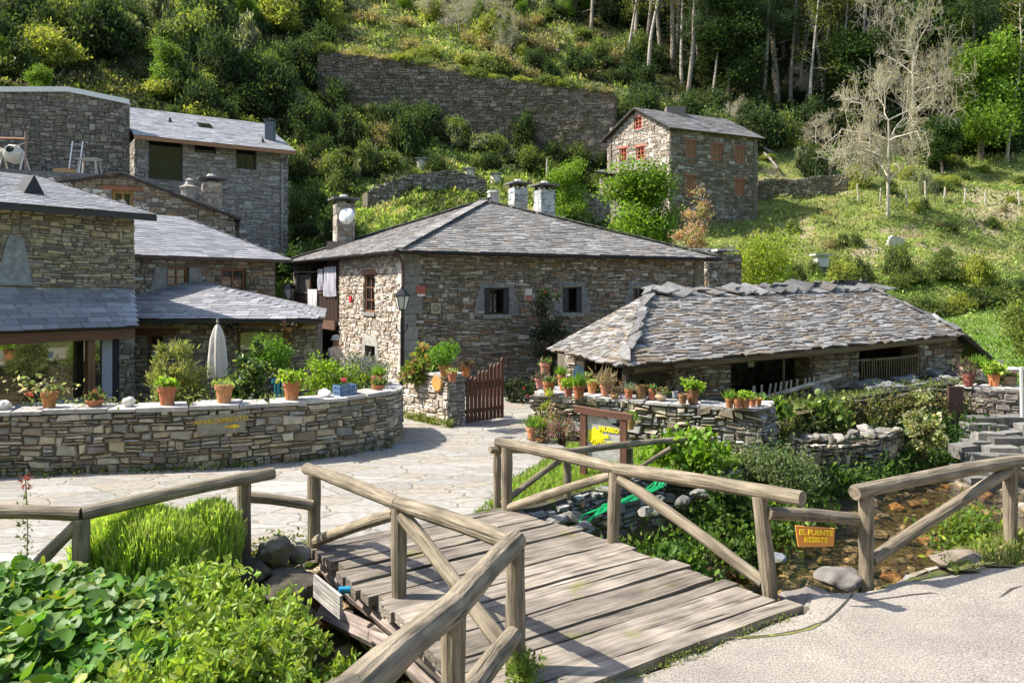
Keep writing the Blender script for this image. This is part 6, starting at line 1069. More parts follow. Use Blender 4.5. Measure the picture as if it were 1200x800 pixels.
for i,(px,py) in enumerate(((740,70),(760,45),(785,75),(800,40),(840,95),(865,60),(900,90),(915,120),(940,70),(960,110),(985,60),(1030,80),(1050,130),(1075,90),(1090,150),(1110,60),(1125,140),(1160,150),(1180,90),(1195,150),(720,20),(700,40),(680,10),(750,10),(780,20),(830,20),(870,20),(905,30),(935,20),(970,20),(1000,30),(1035,20),(1065,30),(1095,20),(1130,20),(1160,30),(1195,20),(640,5),(850,120),(1000,150),(1140,170),(660,-30),(720,-30),(780,-40),(840,-40),(900,-40),(960,-40),(1020,-40),(1080,-40),(1140,-40),(1200,-40),(600,-40),(1230,60),(1240,130),(560,-60),(620,-80),(700,-80),(780,-90),(860,-90),(940,-90),(1020,-90),(1100,-90),(1180,-90))):
    p = on(px+g.uniform(-8,8),py+g.uniform(-6,6),54); src = pn[i%3] if g.random()<.7 else ok; dup(src,p,g.uniform(0,6.28),g.uniform(.85,1.2)*(1 if src is not ok else 1.1),'tall dark pine of the wood on the hill' if src is not ok else 'dark rounded broadleaf tree within the wood','tall pines of the dark wood' if src is not ok else 'dark broadleaf trees within the wood')
for i,(px,py) in enumerate(((975,95),(985,140),(1000,60),(965,130),(1088,120),(1015,128),(895,85),(800,100),(1060,110),(1120,180),(945,60),(1130,100),(760,100),(812,85),(848,70),(874,95),(1042,110),(1070,60),(906,100),(1012,40),(835,125),(1098,70),(735,80),(1165,120),(938,110))):
    p = on(px,py,50); dup(po[i%3],p,g.uniform(0,6.28),g.uniform(.75,1.2),'slender pale trunk with thin foliage at the wood edge','slender pale trunks along the wood edge')
# distant trees behind the viewer's side are left open; bushes
def bush_t(name, label, loc, seed, r, z0, ncl, per, cr, size, base, alt=None, pa=.2, mat='leaf', group=None, up=.4, asp=.45, fold=False, cat='bush', nst=10, zb=0.):
    g = rg(seed); f = MB(); bush_mesh(f,g,r,z0,ncl,per,cr,size,base,alt,pa,up,asp,fold); s_ = MB(); stems(s_,g,nst,max(r[:2])*.7,r[2]+z0*.5,rad=.012+.01*r[2])
    o = thing(name,label,cat,(0,0,0),group); part(o,'foliage',f,M[mat]); part(o,'stem',s_,M['bark']); o.location = [float(k) for k in loc]; return o
LIME = (.25,.28,.06); DKG = (.04,.065,.028); MID = (.09,.13,.04); SIL = (.22,.24,.16); STR = (.36,.31,.16); PINK = (.34,.20,.15)
H0 = (0,-60,-60)
BK = {'lime': bush_t('lime_bush','lime green sunlit bush on the slope among darker ones',on(115,25,36),401,(1.1,1.1,.9),.3,44,120,.30,.145,LIME,group='lime green bushes on the hillside'),
 'dark': bush_t('dark_bush','dark evergreen bush on the steep slope',on(60,60,34),402,(1.2,1.2,1.0),.3,44,120,.30,.145,DKG,MID,.3,group='dark evergreen bushes on the hillside',mat='far'),
 'mid': bush_t('green_bush','mid green bush growing on the slope',on(320,30,40),403,(1.2,1.1,.9),.3,44,120,.30,.145,MID,LIME,.15,group='mid green bushes on the hillside'),
 'silver': bush_t('silvery_bush','silvery grey-green bush of upright stems on the slope',on(205,85,36),404,(.9,.9,1.1),.3,34,110,.28,.17,SIL,MID,.2,group='silvery bushes on the hillside',up=1.5,asp=.3),
 'straw': bush_t('dry_bush','dry straw-coloured scrub bush on the slope',on(480,60,50),405,(1.0,1.0,.6),.15,24,90,.4,.2,STR,(.12,.10,.05),.4,group='dry scrub bushes on the hillside',up=1.,asp=.2)}
LABK = {'lime':('lime green sunlit bush on the slope among darker ones','lime green bushes on the hillside'),'dark':('dark evergreen bush on the steep slope','dark evergreen bushes on the hillside'),'mid':('mid green bush growing on the slope','mid green bushes on the hillside'),'silver':('silvery grey-green bush of upright stems on the slope','silvery bushes on the hillside'),'straw':('dry straw-coloured scrub bush on the slope','dry scrub bushes on the hillside')}
g = rg(91)
def scatter(n, x0, x1, y0, y1, kinds, s0, s1, yn=26):
    for _ in range(n):
        px, py = g.uniform(x0,x1), g.uniform(y0,y1); k = kinds[g.integers(0,len(kinds))]; p = on(px,py,yn)
        if p[1] > 130: continue
        s = g.uniform(s0,s1); dup(BK[k],p-[0,0,.1],g.uniform(0,6.28),s,*LABK[k],sz=s*g.uniform(.6,1.7))
scatter(34,-20,390,-15,40,['lime','lime','mid','dark','dark','silver','dark'],1.0,1.9,34)
scatter(44,-20,390,30,110,['dark','dark','dark','dark','dark','mid','silver','lime'],1.0,1.8,34)  # mostly dark leaf colours here, standing in for the slope's deep shade
scatter(16,180,400,110,165,['dark','dark','mid','lime'],.8,1.4,40)
scatter(16,340,400,150,290,['dark','dark','mid'],.5,1.,32)
scatter(22,345,470,150,215,['silver','lime','mid','straw','dark'],.5,1.,34)
scatter(30,380,720,-10,62,['lime','straw','mid','silver','straw','dark'],.8,1.5,56)
scatter(26,560,730,20,100,['dark','mid','straw'],.8,1.4,57)
scatter(14,400,700,62,95,['straw','lime','straw'],.5,.9,54.5)
scatter(16,400,715,158,205,['dark','dark','mid','dark','silver','mid'],.6,1.2,38)  # darker kinds, so shade below the long wall is partly leaf colour
scatter(14,640,720,195,250,['dark','mid','lime'],.5,.9,38)
scatter(26,880,1200,185,230,['mid','dark','lime','silver','mid'],.5,1.0,46)
scatter(22,890,1200,235,330,['lime','mid','straw'],.25,.5,40)
scatter(70,720,1200,20,180,['dark','dark','dark','mid'],.8,1.6,56)
scatter(12,900,1190,322,345,['mid','dark','lime'],.45,.8,37)
sp = bush_t('reddish_shrub','pinkish-leaved shrub between the pyramid roof corner and the rubble pillar',(P(814,0,29)[0],29,T1(P(814,0,29)[0],29)-.1),411,(.95,.9,2.6),2.6,60,80,.30,.12,PINK,(.25,.28,.12),.35)
bush_t('yellow_green_shrub','large bright yellow-green shrub beyond the mill shed roof',(P(893,0,31)[0],31,T1(P(893,0,31)[0],31)-.1),412,(1.55,1.3,1.7),2.3,60,120,.34,.12,(.22,.28,.03),MID,.1)
bush_t('lawn_shrub','tall green shrub at the lawn edge by the picture margin',(P(1212,0,24)[0],24,.0),413,(1.0,1.0,1.6),1.4,44,120,.36,.11,(.11,.15,.03),LIME,.2)
bush_t('climber','dark climbing rose against the farmhouse wall behind the mill roof',(*(P(645,0,20.9)[:2]),.0),414,(.55,.35,1.3),1.3,40,90,.3,.09,DKG,(.25,.02,.03),.03)
bush_t('low_shrub','low dark shrub with red blooms at the foot of the farmhouse wall',(*(P(606,0,18.8)[:2]),.0),415,(.5,.4,.35),.2,16,90,.3,.08,DKG,(.35,.02,.03),.04)
bush_t('ivy_bush','dark green bush at the foot of the modern house corner',(*(P(340,0,33)[:2]),T1(*P(340,0,33)[:2])),416,(.9,.8,.7),.5,24,100,.3,.14,(.04,.09,.02),MID,.3)

# ---- ground cover on the hill (one stuff object)
def cover():
    g = rg(500); N = 190000; u = g.random(N); y0_,y1_ = 25.,118.; y = 1/(1/y0_+u*(1/y1_-1/y0_)); x = g.uniform(-.72,.72,N)*y+g.normal(size=N); z = terr(x,y)
    keep = (z > .25) | (y > 34); fp = np.zeros(N,bool)
    for poly in ([A_,B_,C_,D_],[K0,K1,K1+n5*8.4,K0+n5*8.4],[a7,b7,c7,g7],[G0,G1,G1+n4*5,G0+n4*5],[r0,r1,K0,yp[3],yp[2],yp[1],yp[0]]): fp |= inside(x,y,np.array(poly))
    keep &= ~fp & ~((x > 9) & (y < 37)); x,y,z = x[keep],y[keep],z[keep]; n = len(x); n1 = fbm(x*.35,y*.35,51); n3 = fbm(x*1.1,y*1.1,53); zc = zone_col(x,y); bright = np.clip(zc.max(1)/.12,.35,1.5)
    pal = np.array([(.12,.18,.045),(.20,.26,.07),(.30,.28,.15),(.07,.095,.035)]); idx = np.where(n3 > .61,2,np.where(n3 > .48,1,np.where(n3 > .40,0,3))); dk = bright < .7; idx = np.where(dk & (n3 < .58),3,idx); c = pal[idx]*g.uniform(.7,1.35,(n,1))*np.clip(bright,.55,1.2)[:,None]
    mb = MB(); d = unit(g.normal(size=(n,3))*.55+np.array([0,0,1.])); k = np.clip(n3*2-.4,.25,1.1); sk = np.where((x > 8) & (y < 60),.62,1.); leaves(mb,np.stack([x,y,z-.05],1),.30*k*sk*(1+(y-25)/70),c,g,dirs=d,asp=.35)
    for r in range(2):
        d = unit(g.normal(size=(n,3))*.9+np.array([0,0,.8])); leaves(mb,np.stack([x,y,z-.02],1)+g.normal(size=(n,3))*[.25,.25,.05],.20*sk*(1+(y-25)/70),c*g.uniform(.7,1.3,(n,1)),g,dirs=d,asp=.5)
    return mb
setting('hillside_undergrowth',cover(),M['far'],'stuff')
def blades(n, poly, zf, h, wd, cols, seed, name, lean=.35, mat='leaf'):
    g = rg(seed); poly = np.array(poly,float); lo,hi = poly.min(0),poly.max(0); p = g.uniform(lo,hi,(int(n*2.2),2)); p = p[inside(p[:,0],p[:,1],poly)][:n]; n = len(p); z = zf(p[:,0],p[:,1])
    mb = MB(); d = unit(g.normal(size=(n,3))*lean+np.array([0,0,1.])); cc = np.array(cols)[g.integers(0,len(cols),n)]*g.uniform(.7,1.3,(n,1)); leaves(mb,np.stack([p[:,0],p[:,1],z-.01],1),h*(.5+fbm(p[:,0]*2,p[:,1]*2,seed)),cc,g,dirs=d,asp=wd); return setting(name,mb,M[mat],'stuff')
blades(60000,[(9,20.5),(16,20.5),(34,24),(40,37),(24,37),(12,36),(9.5,30)],terr,.14,.35,[(.13,.25,.03),(.18,.28,.04),(.10,.19,.02),(.30,.33,.2)],511,'lawn_grass')
GP = [(-.28,9.75),(.1,11),(.75,12.6),(1.0,13.5),(2.5,13.2),(4.0,12.5),(3.4,11.9),(2.1,11.3),(.9,10.35),(0,9.75)]
gpm = gridmesh(np.arange(-.4,4.4,.12),np.arange(9.5,14,.12),lambda x,y: .012+(fbm(x*2,y*2,5)-.47)*.06,(.07,.11,.025),mask=lambda a,b: inside(a,b,np.array(GP))); setting('grass_patch',gpm,M['ground'],smooth=True)
blades(26000,GP,lambda x,y: .01+0*x,.09,.16,[(.20,.33,.05),(.27,.38,.06),(.15,.26,.04),(.30,.32,.12)],512,'patch_grass',.5)
blades(2600,[(-.5,9.3),(.0,11.2),(.7,12.8),(.95,12.9),(.5,11),(-.1,9.6)],lambda x,y: .01+0*x,.06,.3,[(.14,.24,.03),(.19,.24,.05)],513,'edge_grass',.6)
VG = [(2.6,7.0),(3.3,7.25),(4.6,8.0),(6.6,9.0),(9,10.4),(9,11.2),(6.4,9.7),(4.4,8.6),(3.0,7.7)]; VG2 = [(4.3,7.45),(4.7,7.6),(6,7.9),(9,8.9),(9,10.4),(6.6,9.1),(4.7,8.15),(4.35,7.9)]
blades(9000,VG2,lambda x,y: np.maximum(terr(x,y),.0),.10,.2,[(.18,.24,.05),(.30,.28,.12),(.12,.18,.03)],514,'verge_grass',.6)
vgm = gridmesh(np.arange(3.8,9.2,.15),np.arange(7,10.6,.15),lambda x,y: .0+.05*fbm(x*2,y*2,9),(.16,.15,.07),mask=lambda a,b: inside(a,b,np.array(VG2))); setting('verge',vgm,M['ground'],smooth=True)
def weeds(n, path, spread, zf, size, base, seed, name, alt=None, per=16, cr=.12, hgt=.2):
    g = rg(seed); f,cum = pathmap(path); mb = MB(); s = g.uniform(0,cum[-1],n); p,nn = f(s); p = p+nn*g.normal(size=(n,1))*spread
    for q in p: z = float(zf(*q)); c = np.array([q[0],q[1],z+g.uniform(.0,hgt)]); leaves(mb,c+np.abs(g.normal(size=(per,3)))*[cr,cr,cr*.8]*g.choice([-1,1],(per,3))*[1,1,1],size,lc(g,per,np.asarray(base)*g.uniform(.6,1.4),.25,alt,.15),g,.8,.45)
    return setting(name,mb,M['leaf'],'stuff')
zr_ = lambda x,y: max(T1(x,y),-.86)
weeds(200,[(.2,8.95),(1.2,9.5),(2.5,10.4),(3.9,11.2),(4.8,12.3)],.2,zr_,.09,(.07,.13,.02),521,'bankside_weeds',(.2,.28,.05),26,.14,.3)
weeds(260,[(4.4,13.0),(5.2,13.5),(6.6,14.3),(7.9,15.4),(9.2,16.4),(11,17.7)],.14,zr_,.10,(.05,.10,.02),522,'bankside_weeds',(.15,.22,.04),26,.14,.3)
weeds(240,[(4.7,13.8),(5.4,15.0),(7.2,16.0),(9.1,17.05),(10.9,18.1)],.12,lambda x,y: -.5,.10,(.06,.085,.03),523,'wall_ivy',(.20,.18,.07),26,.13,.55)
weeds(70,[(5.6,9.1),(4.8,8.5)],.12,lambda x,y: -.15,.08,(.10,.16,.03),524,'verge_weeds',(.3,.35,.03),16,.1,.25)
weeds(330,[(-2.4,4.2),(-2.0,5.4),(-1.6,6.6)],.3,lambda x,y: max(T1(x,y),-.95),.09,(.06,.12,.02),525,'ditch_weeds',(.2,.28,.05),26,.16,.35)
weeds(160,[(-7.6,11.2),(-4.4,11.8),(-2.7,12.8),(-2.1,13.6)],.05,lambda x,y: .0,.05,(.08,.12,.02),526,'wall_foot_moss',(.2,.2,.08),10,.05,.05)
weeds(150,[(-2.35,16.65),(-1.2,15.35)],.04,lambda x,y: .0,.05,(.12,.16,.03),527,'wall_foot_weeds',(.3,.3,.1),12,.05,.12)
weeds(70,[(-3.2,7.9),(-2.5,8.25),(-2.1,8.2)],.12,lambda x,y: .0,.05,(.12,.15,.02),528,'plaza_edge_moss',None,12,.06,.04)
weeds(24,[(.12,5.25),(.02,5.45)],.04,lambda x,y: .03,.045,(.14,.20,.04),529,'post_foot_weed',None,20,.05,.16)
weeds(110,[(.25,5.0),(1.3,5.75),(2.4,6.5)],.015,lambda x,y: .0,.02,(.14,.17,.03),530,'deck_edge_moss',None,10,.03,.015)

# ================================================================== NEAR PLANTS
def at(px, py, Y): return P(px,py,Y)
def nb(name, label, px, Y, z, r, z0, ncl, per, cr, size, base, seed, alt=None, pa=.2, mat='gloss', up=.5, asp=.5, fold=True, **kw): return bush_t(name,label,((px-600)/900*Y,Y,z),seed,r,z0,ncl,per,cr,size,base,alt,pa,mat,None,up,asp,fold,**kw)
nb('laurel_bush','bright green broad-leaved bush behind the slate sign by the low fence',800,11.95,-.25,(.74,.5,.50),.25,60,70,.24,.095,(.13,.24,.02),601,(.22,.32,.04),.2,asp=.65)
nb('dense_shrub','dense small-leaved grey-green shrub on the bank above the stream',905,12.2,-.5,(.95,.6,.42),.25,50,120,.26,.055,(.09,.13,.05),602,(.16,.20,.10),.3,asp=.6,fold=False,mat='leaf')
nb('broad_leaved_plant','big glossy leaves hanging over the corner of the pot wall',903,14.5,-.25,(.42,.35,.5),.4,26,34,.25,.20,(.10,.17,.03),603,(.2,.28,.05),.2,asp=.7)
nb('ivy_cushion','mounded glossy ivy draped over the terrace wall top',950,15.7,-.12,(.85,.35,.30),.2,40,60,.25,.12,(.09,.15,.03),604,(.26,.32,.10),.25,asp=.75)
nb('flowering_shrub','loose pale cream flowering shrub above the stream',1080,15.3,-.55,(.5,.4,.62),.5,24,60,.24,.085,(.38,.38,.22),605,(.12,.16,.04),.35,asp=.6,mat='leaf')
nb('dark_bank_bush','dark green bush filling the shady bank under the terrace',1125,16.7,-.7,(1.2,.4,.32),.15,30,90,.28,.10,(.03,.07,.02),606,(.07,.12,.03),.2,mat='far')
nb('fern_clump','ferny green weeds below the bridge handrail diagonal',790,9.3,-.95,(.5,.35,.5),.1,30,80,.28,.10,(.08,.16,.03),607,(.16,.26,.05),.2,mat='leaf',up=1.)
nb('bank_bush','leafy green bush in the shade of the ravine by the end post',850,11.2,-.9,(.6,.4,.6),.25,34,80,.28,.10,(.05,.10,.02),608,(.12,.18,.04),.2,mat='leaf')
nb('bank_bush','small-leaved bush at the waterline beside the orange sign',868,9.8,-.9,(.32,.25,.3),.1,20,80,.28,.08,(.06,.11,.02),616,(.15,.20,.05),.2,mat='leaf')
nb('willow_shrub','feathery olive-green shrub behind the garden wall',205,13.6,.2,(.62,.45,.78),.75,36,150,.20,.11,(.20,.23,.08),609,(.30,.30,.14),.25,mat='leaf',up=1.6,asp=.16,fold=False)
nb('laurel_shrub','dark laurel with pale-edged leaves beside the parasol',287,13.3,.2,(.55,.4,.55),.8,26,60,.22,.09,(.05,.09,.03),610,(.22,.28,.08),.25,asp=.5)
nb('box_hedge','clipped bright green hedge under the mirror-like window',313,16.6,.1,(.62,.25,.42),.95,30,120,.25,.06,(.12,.24,.03),611,None,.2,mat='leaf',fold=False)
nb('golden_shrub','full yellow-green shrub behind the blue crate',388,14.2,.2,(.62,.45,.50),.75,36,110,.24,.06,(.20,.30,.03),612,(.12,.2,.03),.2,mat='leaf',fold=False)
nb('lavender_bush','blue-grey lavender mound behind the wall end',428,14.6,.2,(.62,.4,.40),.65,40,200,.24,.07,(.20,.21,.27),613,(.13,.17,.09),.4,mat='leaf',up=1.6,asp=.25,fold=False)
nb('begonia_bush','red-tinged leafy bush spilling over the gate wall',494,16.3,.80,(.55,.4,.42),.2,26,60,.25,.11,(.14,.20,.04),614,(.28,.17,.09),.18,asp=.6)
nb('wall_flowers','pink-flowered loose plant at the foot of the pot wall',658,13.9,.0,(.42,.25,.32),.2,20,60,.22,.05,(.20,.20,.12),615,(.45,.14,.28),.22,mat='leaf',fold=False)
nb('yellow_green_plant','yellow-green spiky plant at the pot wall corner',639,14.4,.0,(.28,.22,.45),.25,12,60,.25,.10,(.24,.28,.05),617,None,.2,mat='leaf',up=1.6,asp=.2,fold=False)
# rest of bed greenery
weeds(170,[(-7.6,11.9),(-4.4,12.4),(-3.0,13.3),(-2.7,14.2)],.12,lambda x,y: .75,.06,(.12,.15,.06),531,'wall_top_creeper',(.4,.4,.3),14,.10,.2)
# green spiky mound by the handrail
def spikes(name, label, c, r, n, h, cols, seed, h0=.25):
    g = rg(seed); o = thing(name,label,'plant',c); f = MB(); a = g.uniform(0,6.28,n); q = np.sqrt(g.random(n)); x = np.cos(a)*q*r[0]; y = np.sin(a)*q*r[1]; dome = np.sqrt(np.clip(1-q**2,0,1)); b = np.stack([x*.85,y*.85,dome*h0],1); d = unit(np.stack([x*.35,y*.35,np.full(n,1.)],1)+g.normal(size=(n,3))*.12)
    cc = np.array(cols)[g.integers(0,len(cols),n)]*g.uniform(.7,1.25,(n,1)); L = h*(.55+.45*dome); s = unit(np.cross(d,g.normal(size=(n,3)))); w_ = .006; V = np.stack([b-s*w_,b+s*w_,b+d*L[:,None]*.7+s*w_*.8,b+d*L[:,None]+s*.001,b+d*L[:,None]*.7-s*w_*.8],1)+np.asarray(c)
    f.add(V.reshape(-1,3),(np.arange(n)[:,None,None]*5+np.array([[0,1,2,4]])).reshape(-1,4),cc); f2 = (np.arange(n)[:,None]*5+np.array([4,2,3])); f.t.append(f2); f.tc.append(cc)
    for k in range(2):  # short side leaves
        bb_ = b+d*(L*g.uniform(.2,.9,n))[:,None]+np.asarray(c); leaves(f,bb_,.05,cc*g.uniform(.8,1.2,(n,1)),g,dirs=unit(d+g.normal(size=(n,3))*.4),asp=.22)
    part(o,'foliage',f,M['leaf']); m2 = MB(); g2 = rg(1); 
    th = np.arange(14)/14*6.283; prof = [(1.,0.),(.92,.35),(.7,.62),(.4,.8),(0,.86)]; V = [(math.cos(t)*k*r[0]*.85,math.sin(t)*k*r[1]*.85,z*h0*.9) for k,z in prof for t in th]; Q = [(i*14+j,i*14+(j+1)%14,(i+1)*14+(j+1)%14,(i+1)*14+j) for i in range(4) for j in range(14)]; m2.add(np.array(V)+np.asarray(c),Q,(.05,.05,.03)); part(o,'woody_base',m2,M['bark']); return o
SG = [(.34,.50,.07),(.45,.58,.10),(.22,.36,.07),(.5,.58,.2),(.26,.30,.16)]
spikes('spiky_mound','bright green mound of upright fine stems beside the plaza handrail',P(165,668,7.0)*[1,1,0]+[0,0,.12],(.66,.44),6000,.40,SG,701,.30)
spikes('spiky_mound','smaller bright green mound of fine stems next to the handrail post',P(245,640,7.35)*[1,1,0]+[0,0,.12],(.34,.32),3000,.36,SG,702,.30)
# round-leaved plants: individual cupped leaves
def roundleaf(name, label, cx, cy, r, zlo, zhi, n, seed, size=.075, base=(.085,.18,.025)):
    g = rg(seed); f = MB(); o = thing(name,label,'plant',(cx,cy,0)); m = 9; th = np.arange(m)/m*2*np.pi; a = g.uniform(0,6.28,n); q = np.sqrt(g.random(n))*1.; x = cx+np.cos(a)*q*r[0]; y = cy+np.sin(a)*q*r[1]; z = zlo+(zhi-zlo)*(1-.35*q**2)*(1-.5*g.random(n)**2)
    nrm = unit(g.normal(size=(n,3))*.38+np.array([-.15,-.25,.8])); t1 = unit(np.cross(nrm,g.normal(size=(n,3)))); t2 = np.cross(nrm,t1); R_ = size*g.uniform(.25,1.3,n)
    V = np.empty((n,m+1,3)); C0 = np.stack([x,y,z],1); V[:,0] = C0-nrm*R_[:,None]*.22
    for j in range(m): k = R_*(1+.10*math.cos(th[j]*1+.3)+.05*math.sin(3*th[j])); V[:,j+1] = C0+(t1*math.cos(th[j])*.82+t2*math.sin(th[j]))*k[:,None]+nrm*(R_*.10*math.sin(2*th[j]+1))[:,None]
    T = np.array([(0,j+1,(j+1)%m+1) for j in range(m)]); col_ = np.array(base)*g.uniform(.65,1.35,(n,1))*g.uniform(.9,1.1,(n,3)); k = g.random(n) < .08; col_[k] = np.array([.26,.30,.05])*g.uniform(.8,1.2,(k.sum(),1))
    f.add(V.reshape(-1,3),None,np.repeat(col_,m,0),t=(np.arange(n)[:,None,None]*(m+1)+T).reshape(-1,3)); part(o,'foliage',f,M['gloss'],smooth=True)
    s = MB(); 
    for i in range(0,n,3): b = C0[i]*[1,1,0]+[(cx-C0[i][0])*.3,(cy-C0[i][1])*.3,0.0]; s.tube([b,(b+C0[i])/2+[0,0,.05],C0[i]-nrm[i]*.02],.004,3,(.20,.22,.06),cap=False)
    part(o,'stalk',s,M['bark']); return o
for i,(px,Y,rx,ry,zh,n,lab) in enumerate(((15,5.9,.75,.55,.62,420,'thick round-leaved plant against the plaza handrail, by the picture corner'),(120,5.6,.65,.55,.58,420,'thick round-leaved plant directly below the bright green mound'),(30,4.9,.6,.5,.62,420,'round-leaved clump nearest the viewer in the corner'),(150,4.75,.5,.45,.55,300,'round-leaved clump between its twin and the narrow-leaved bushes'),(210,6.3,.45,.45,.40,180,'small round-leaved clump in the shade of the spiky mound'),(60,4.3,.55,.4,.52,330,'round-leaved clump at the very front with yellowing leaves'),(-70,5.4,.7,.7,.66,300,'round-leaved clump at the outermost edge'))):
    roundleaf('round_leaved_plant',lab,(px-600)/900*Y,Y,(rx,ry),.05,zh,int(n*1.45),710+i,size=.063)
def branchy(name, label, cx, cy, zb, n, h, r, seed, base=(.22,.31,.05), size=.072):
    g = rg(seed); o = thing(name,label,'bush',(cx,cy,zb)); f = MB(); s = MB()
    for i in range(n):
        a = g.uniform(0,6.28); q = g.random()**.6*r; p = np.array([cx,cy,zb])+np.array([math.cos(a),math.sin(a),0])*q*.25; d = unit(np.array([math.cos(a)*q*1.2,math.sin(a)*q*1.2,1.])); L = h*g.uniform(.7,1.15); b,_ = limb(g,p,d,L,.01,8,.02,.12); s.tube(b,np.linspace(.008,.002,9),4,(.20,.17,.08),cap=False)
        for k in range(2,9):
            m = 9; sd = unit(g.normal(size=(m,3))+np.array([0,0,.3])); leaves(f,b[k]+g.normal(size=(m,3))*.012,size,lc(g,m,np.asarray(base)*g.uniform(.7,1.3),.2,(.30,.36,.10),.2),g,dirs=sd,asp=.42,fold=True)
            for w in range(2):
                e = b[k]+sd[w]*g.uniform(.06,.15); leaves(f,e+g.normal(size=(6,3))*.02,size*.9,lc(g,6,np.asarray(base)*g.uniform(.7,1.3),.2),g,up=.6,asp=.42,fold=True)
    part(o,'foliage',f,M['gloss']); part(o,'twig',s,M['bark']); return o
for i,(px,Y,zb,n,h,r,lab) in enumerate(((255,5.7,-.3,64,.80,.5,'narrow-leaved light green bush in the middle of the ditch plants'),(245,5.0,-.2,70,.75,.55,'narrow-leaved bush beside the round-leaved clumps'),(345,4.9,-.65,60,.62,.42,'narrow-leaved bush under the signboard stake'),(170,4.3,-.1,60,.62,.5,'narrow-leaved bush at the bottom edge near the round leaves'),(330,4.3,-.5,64,.66,.42,'narrow-leaved bush at the bottom edge near the handrail'),(430,6.6,-1.05,34,.5,.35,'shaded narrow-leaved bush beneath the bridge deck edge'),(235,6.4,-.15,30,.5,.35,'thin narrow-leaved bush climbing toward the mossy boulders'),(405,4.6,-.85,50,.62,.35,'narrow-leaved bush tucked under the thick near handrail'))):
    branchy('narrow_leaved_bush',lab,(px-600)/900*Y,Y,zb,n,h,r,730+i)
mb = MB(); a = P(480,800,3.9); 
g = rg(9); q = P(30,600,7.1); mb.tube([q*[1,1,0],q*[1,1,0]+[.02,0,.5],q*[1,1,0]+[0,.0,1.0]],.006,4,(.2,.15,.1)); 
o = thing('flower_stalk','single thin dark flower stalk in front of the plaza handrail','plant',q*[1,1,0]); part(o,'stem',mb,M['bark']); f = MB()
for k in np.linspace(.3,1.02,9): leaves(f,q*[1,1,0]+[0,0,k]+g.normal(size=(14,3))*[.03,.03,.02],.045,lc(g,14,(.10,.13,.07) if k<.9 else (.2,.04,.03),.2),g,.8,.4)
part(o,'foliage',f,M['leaf'])

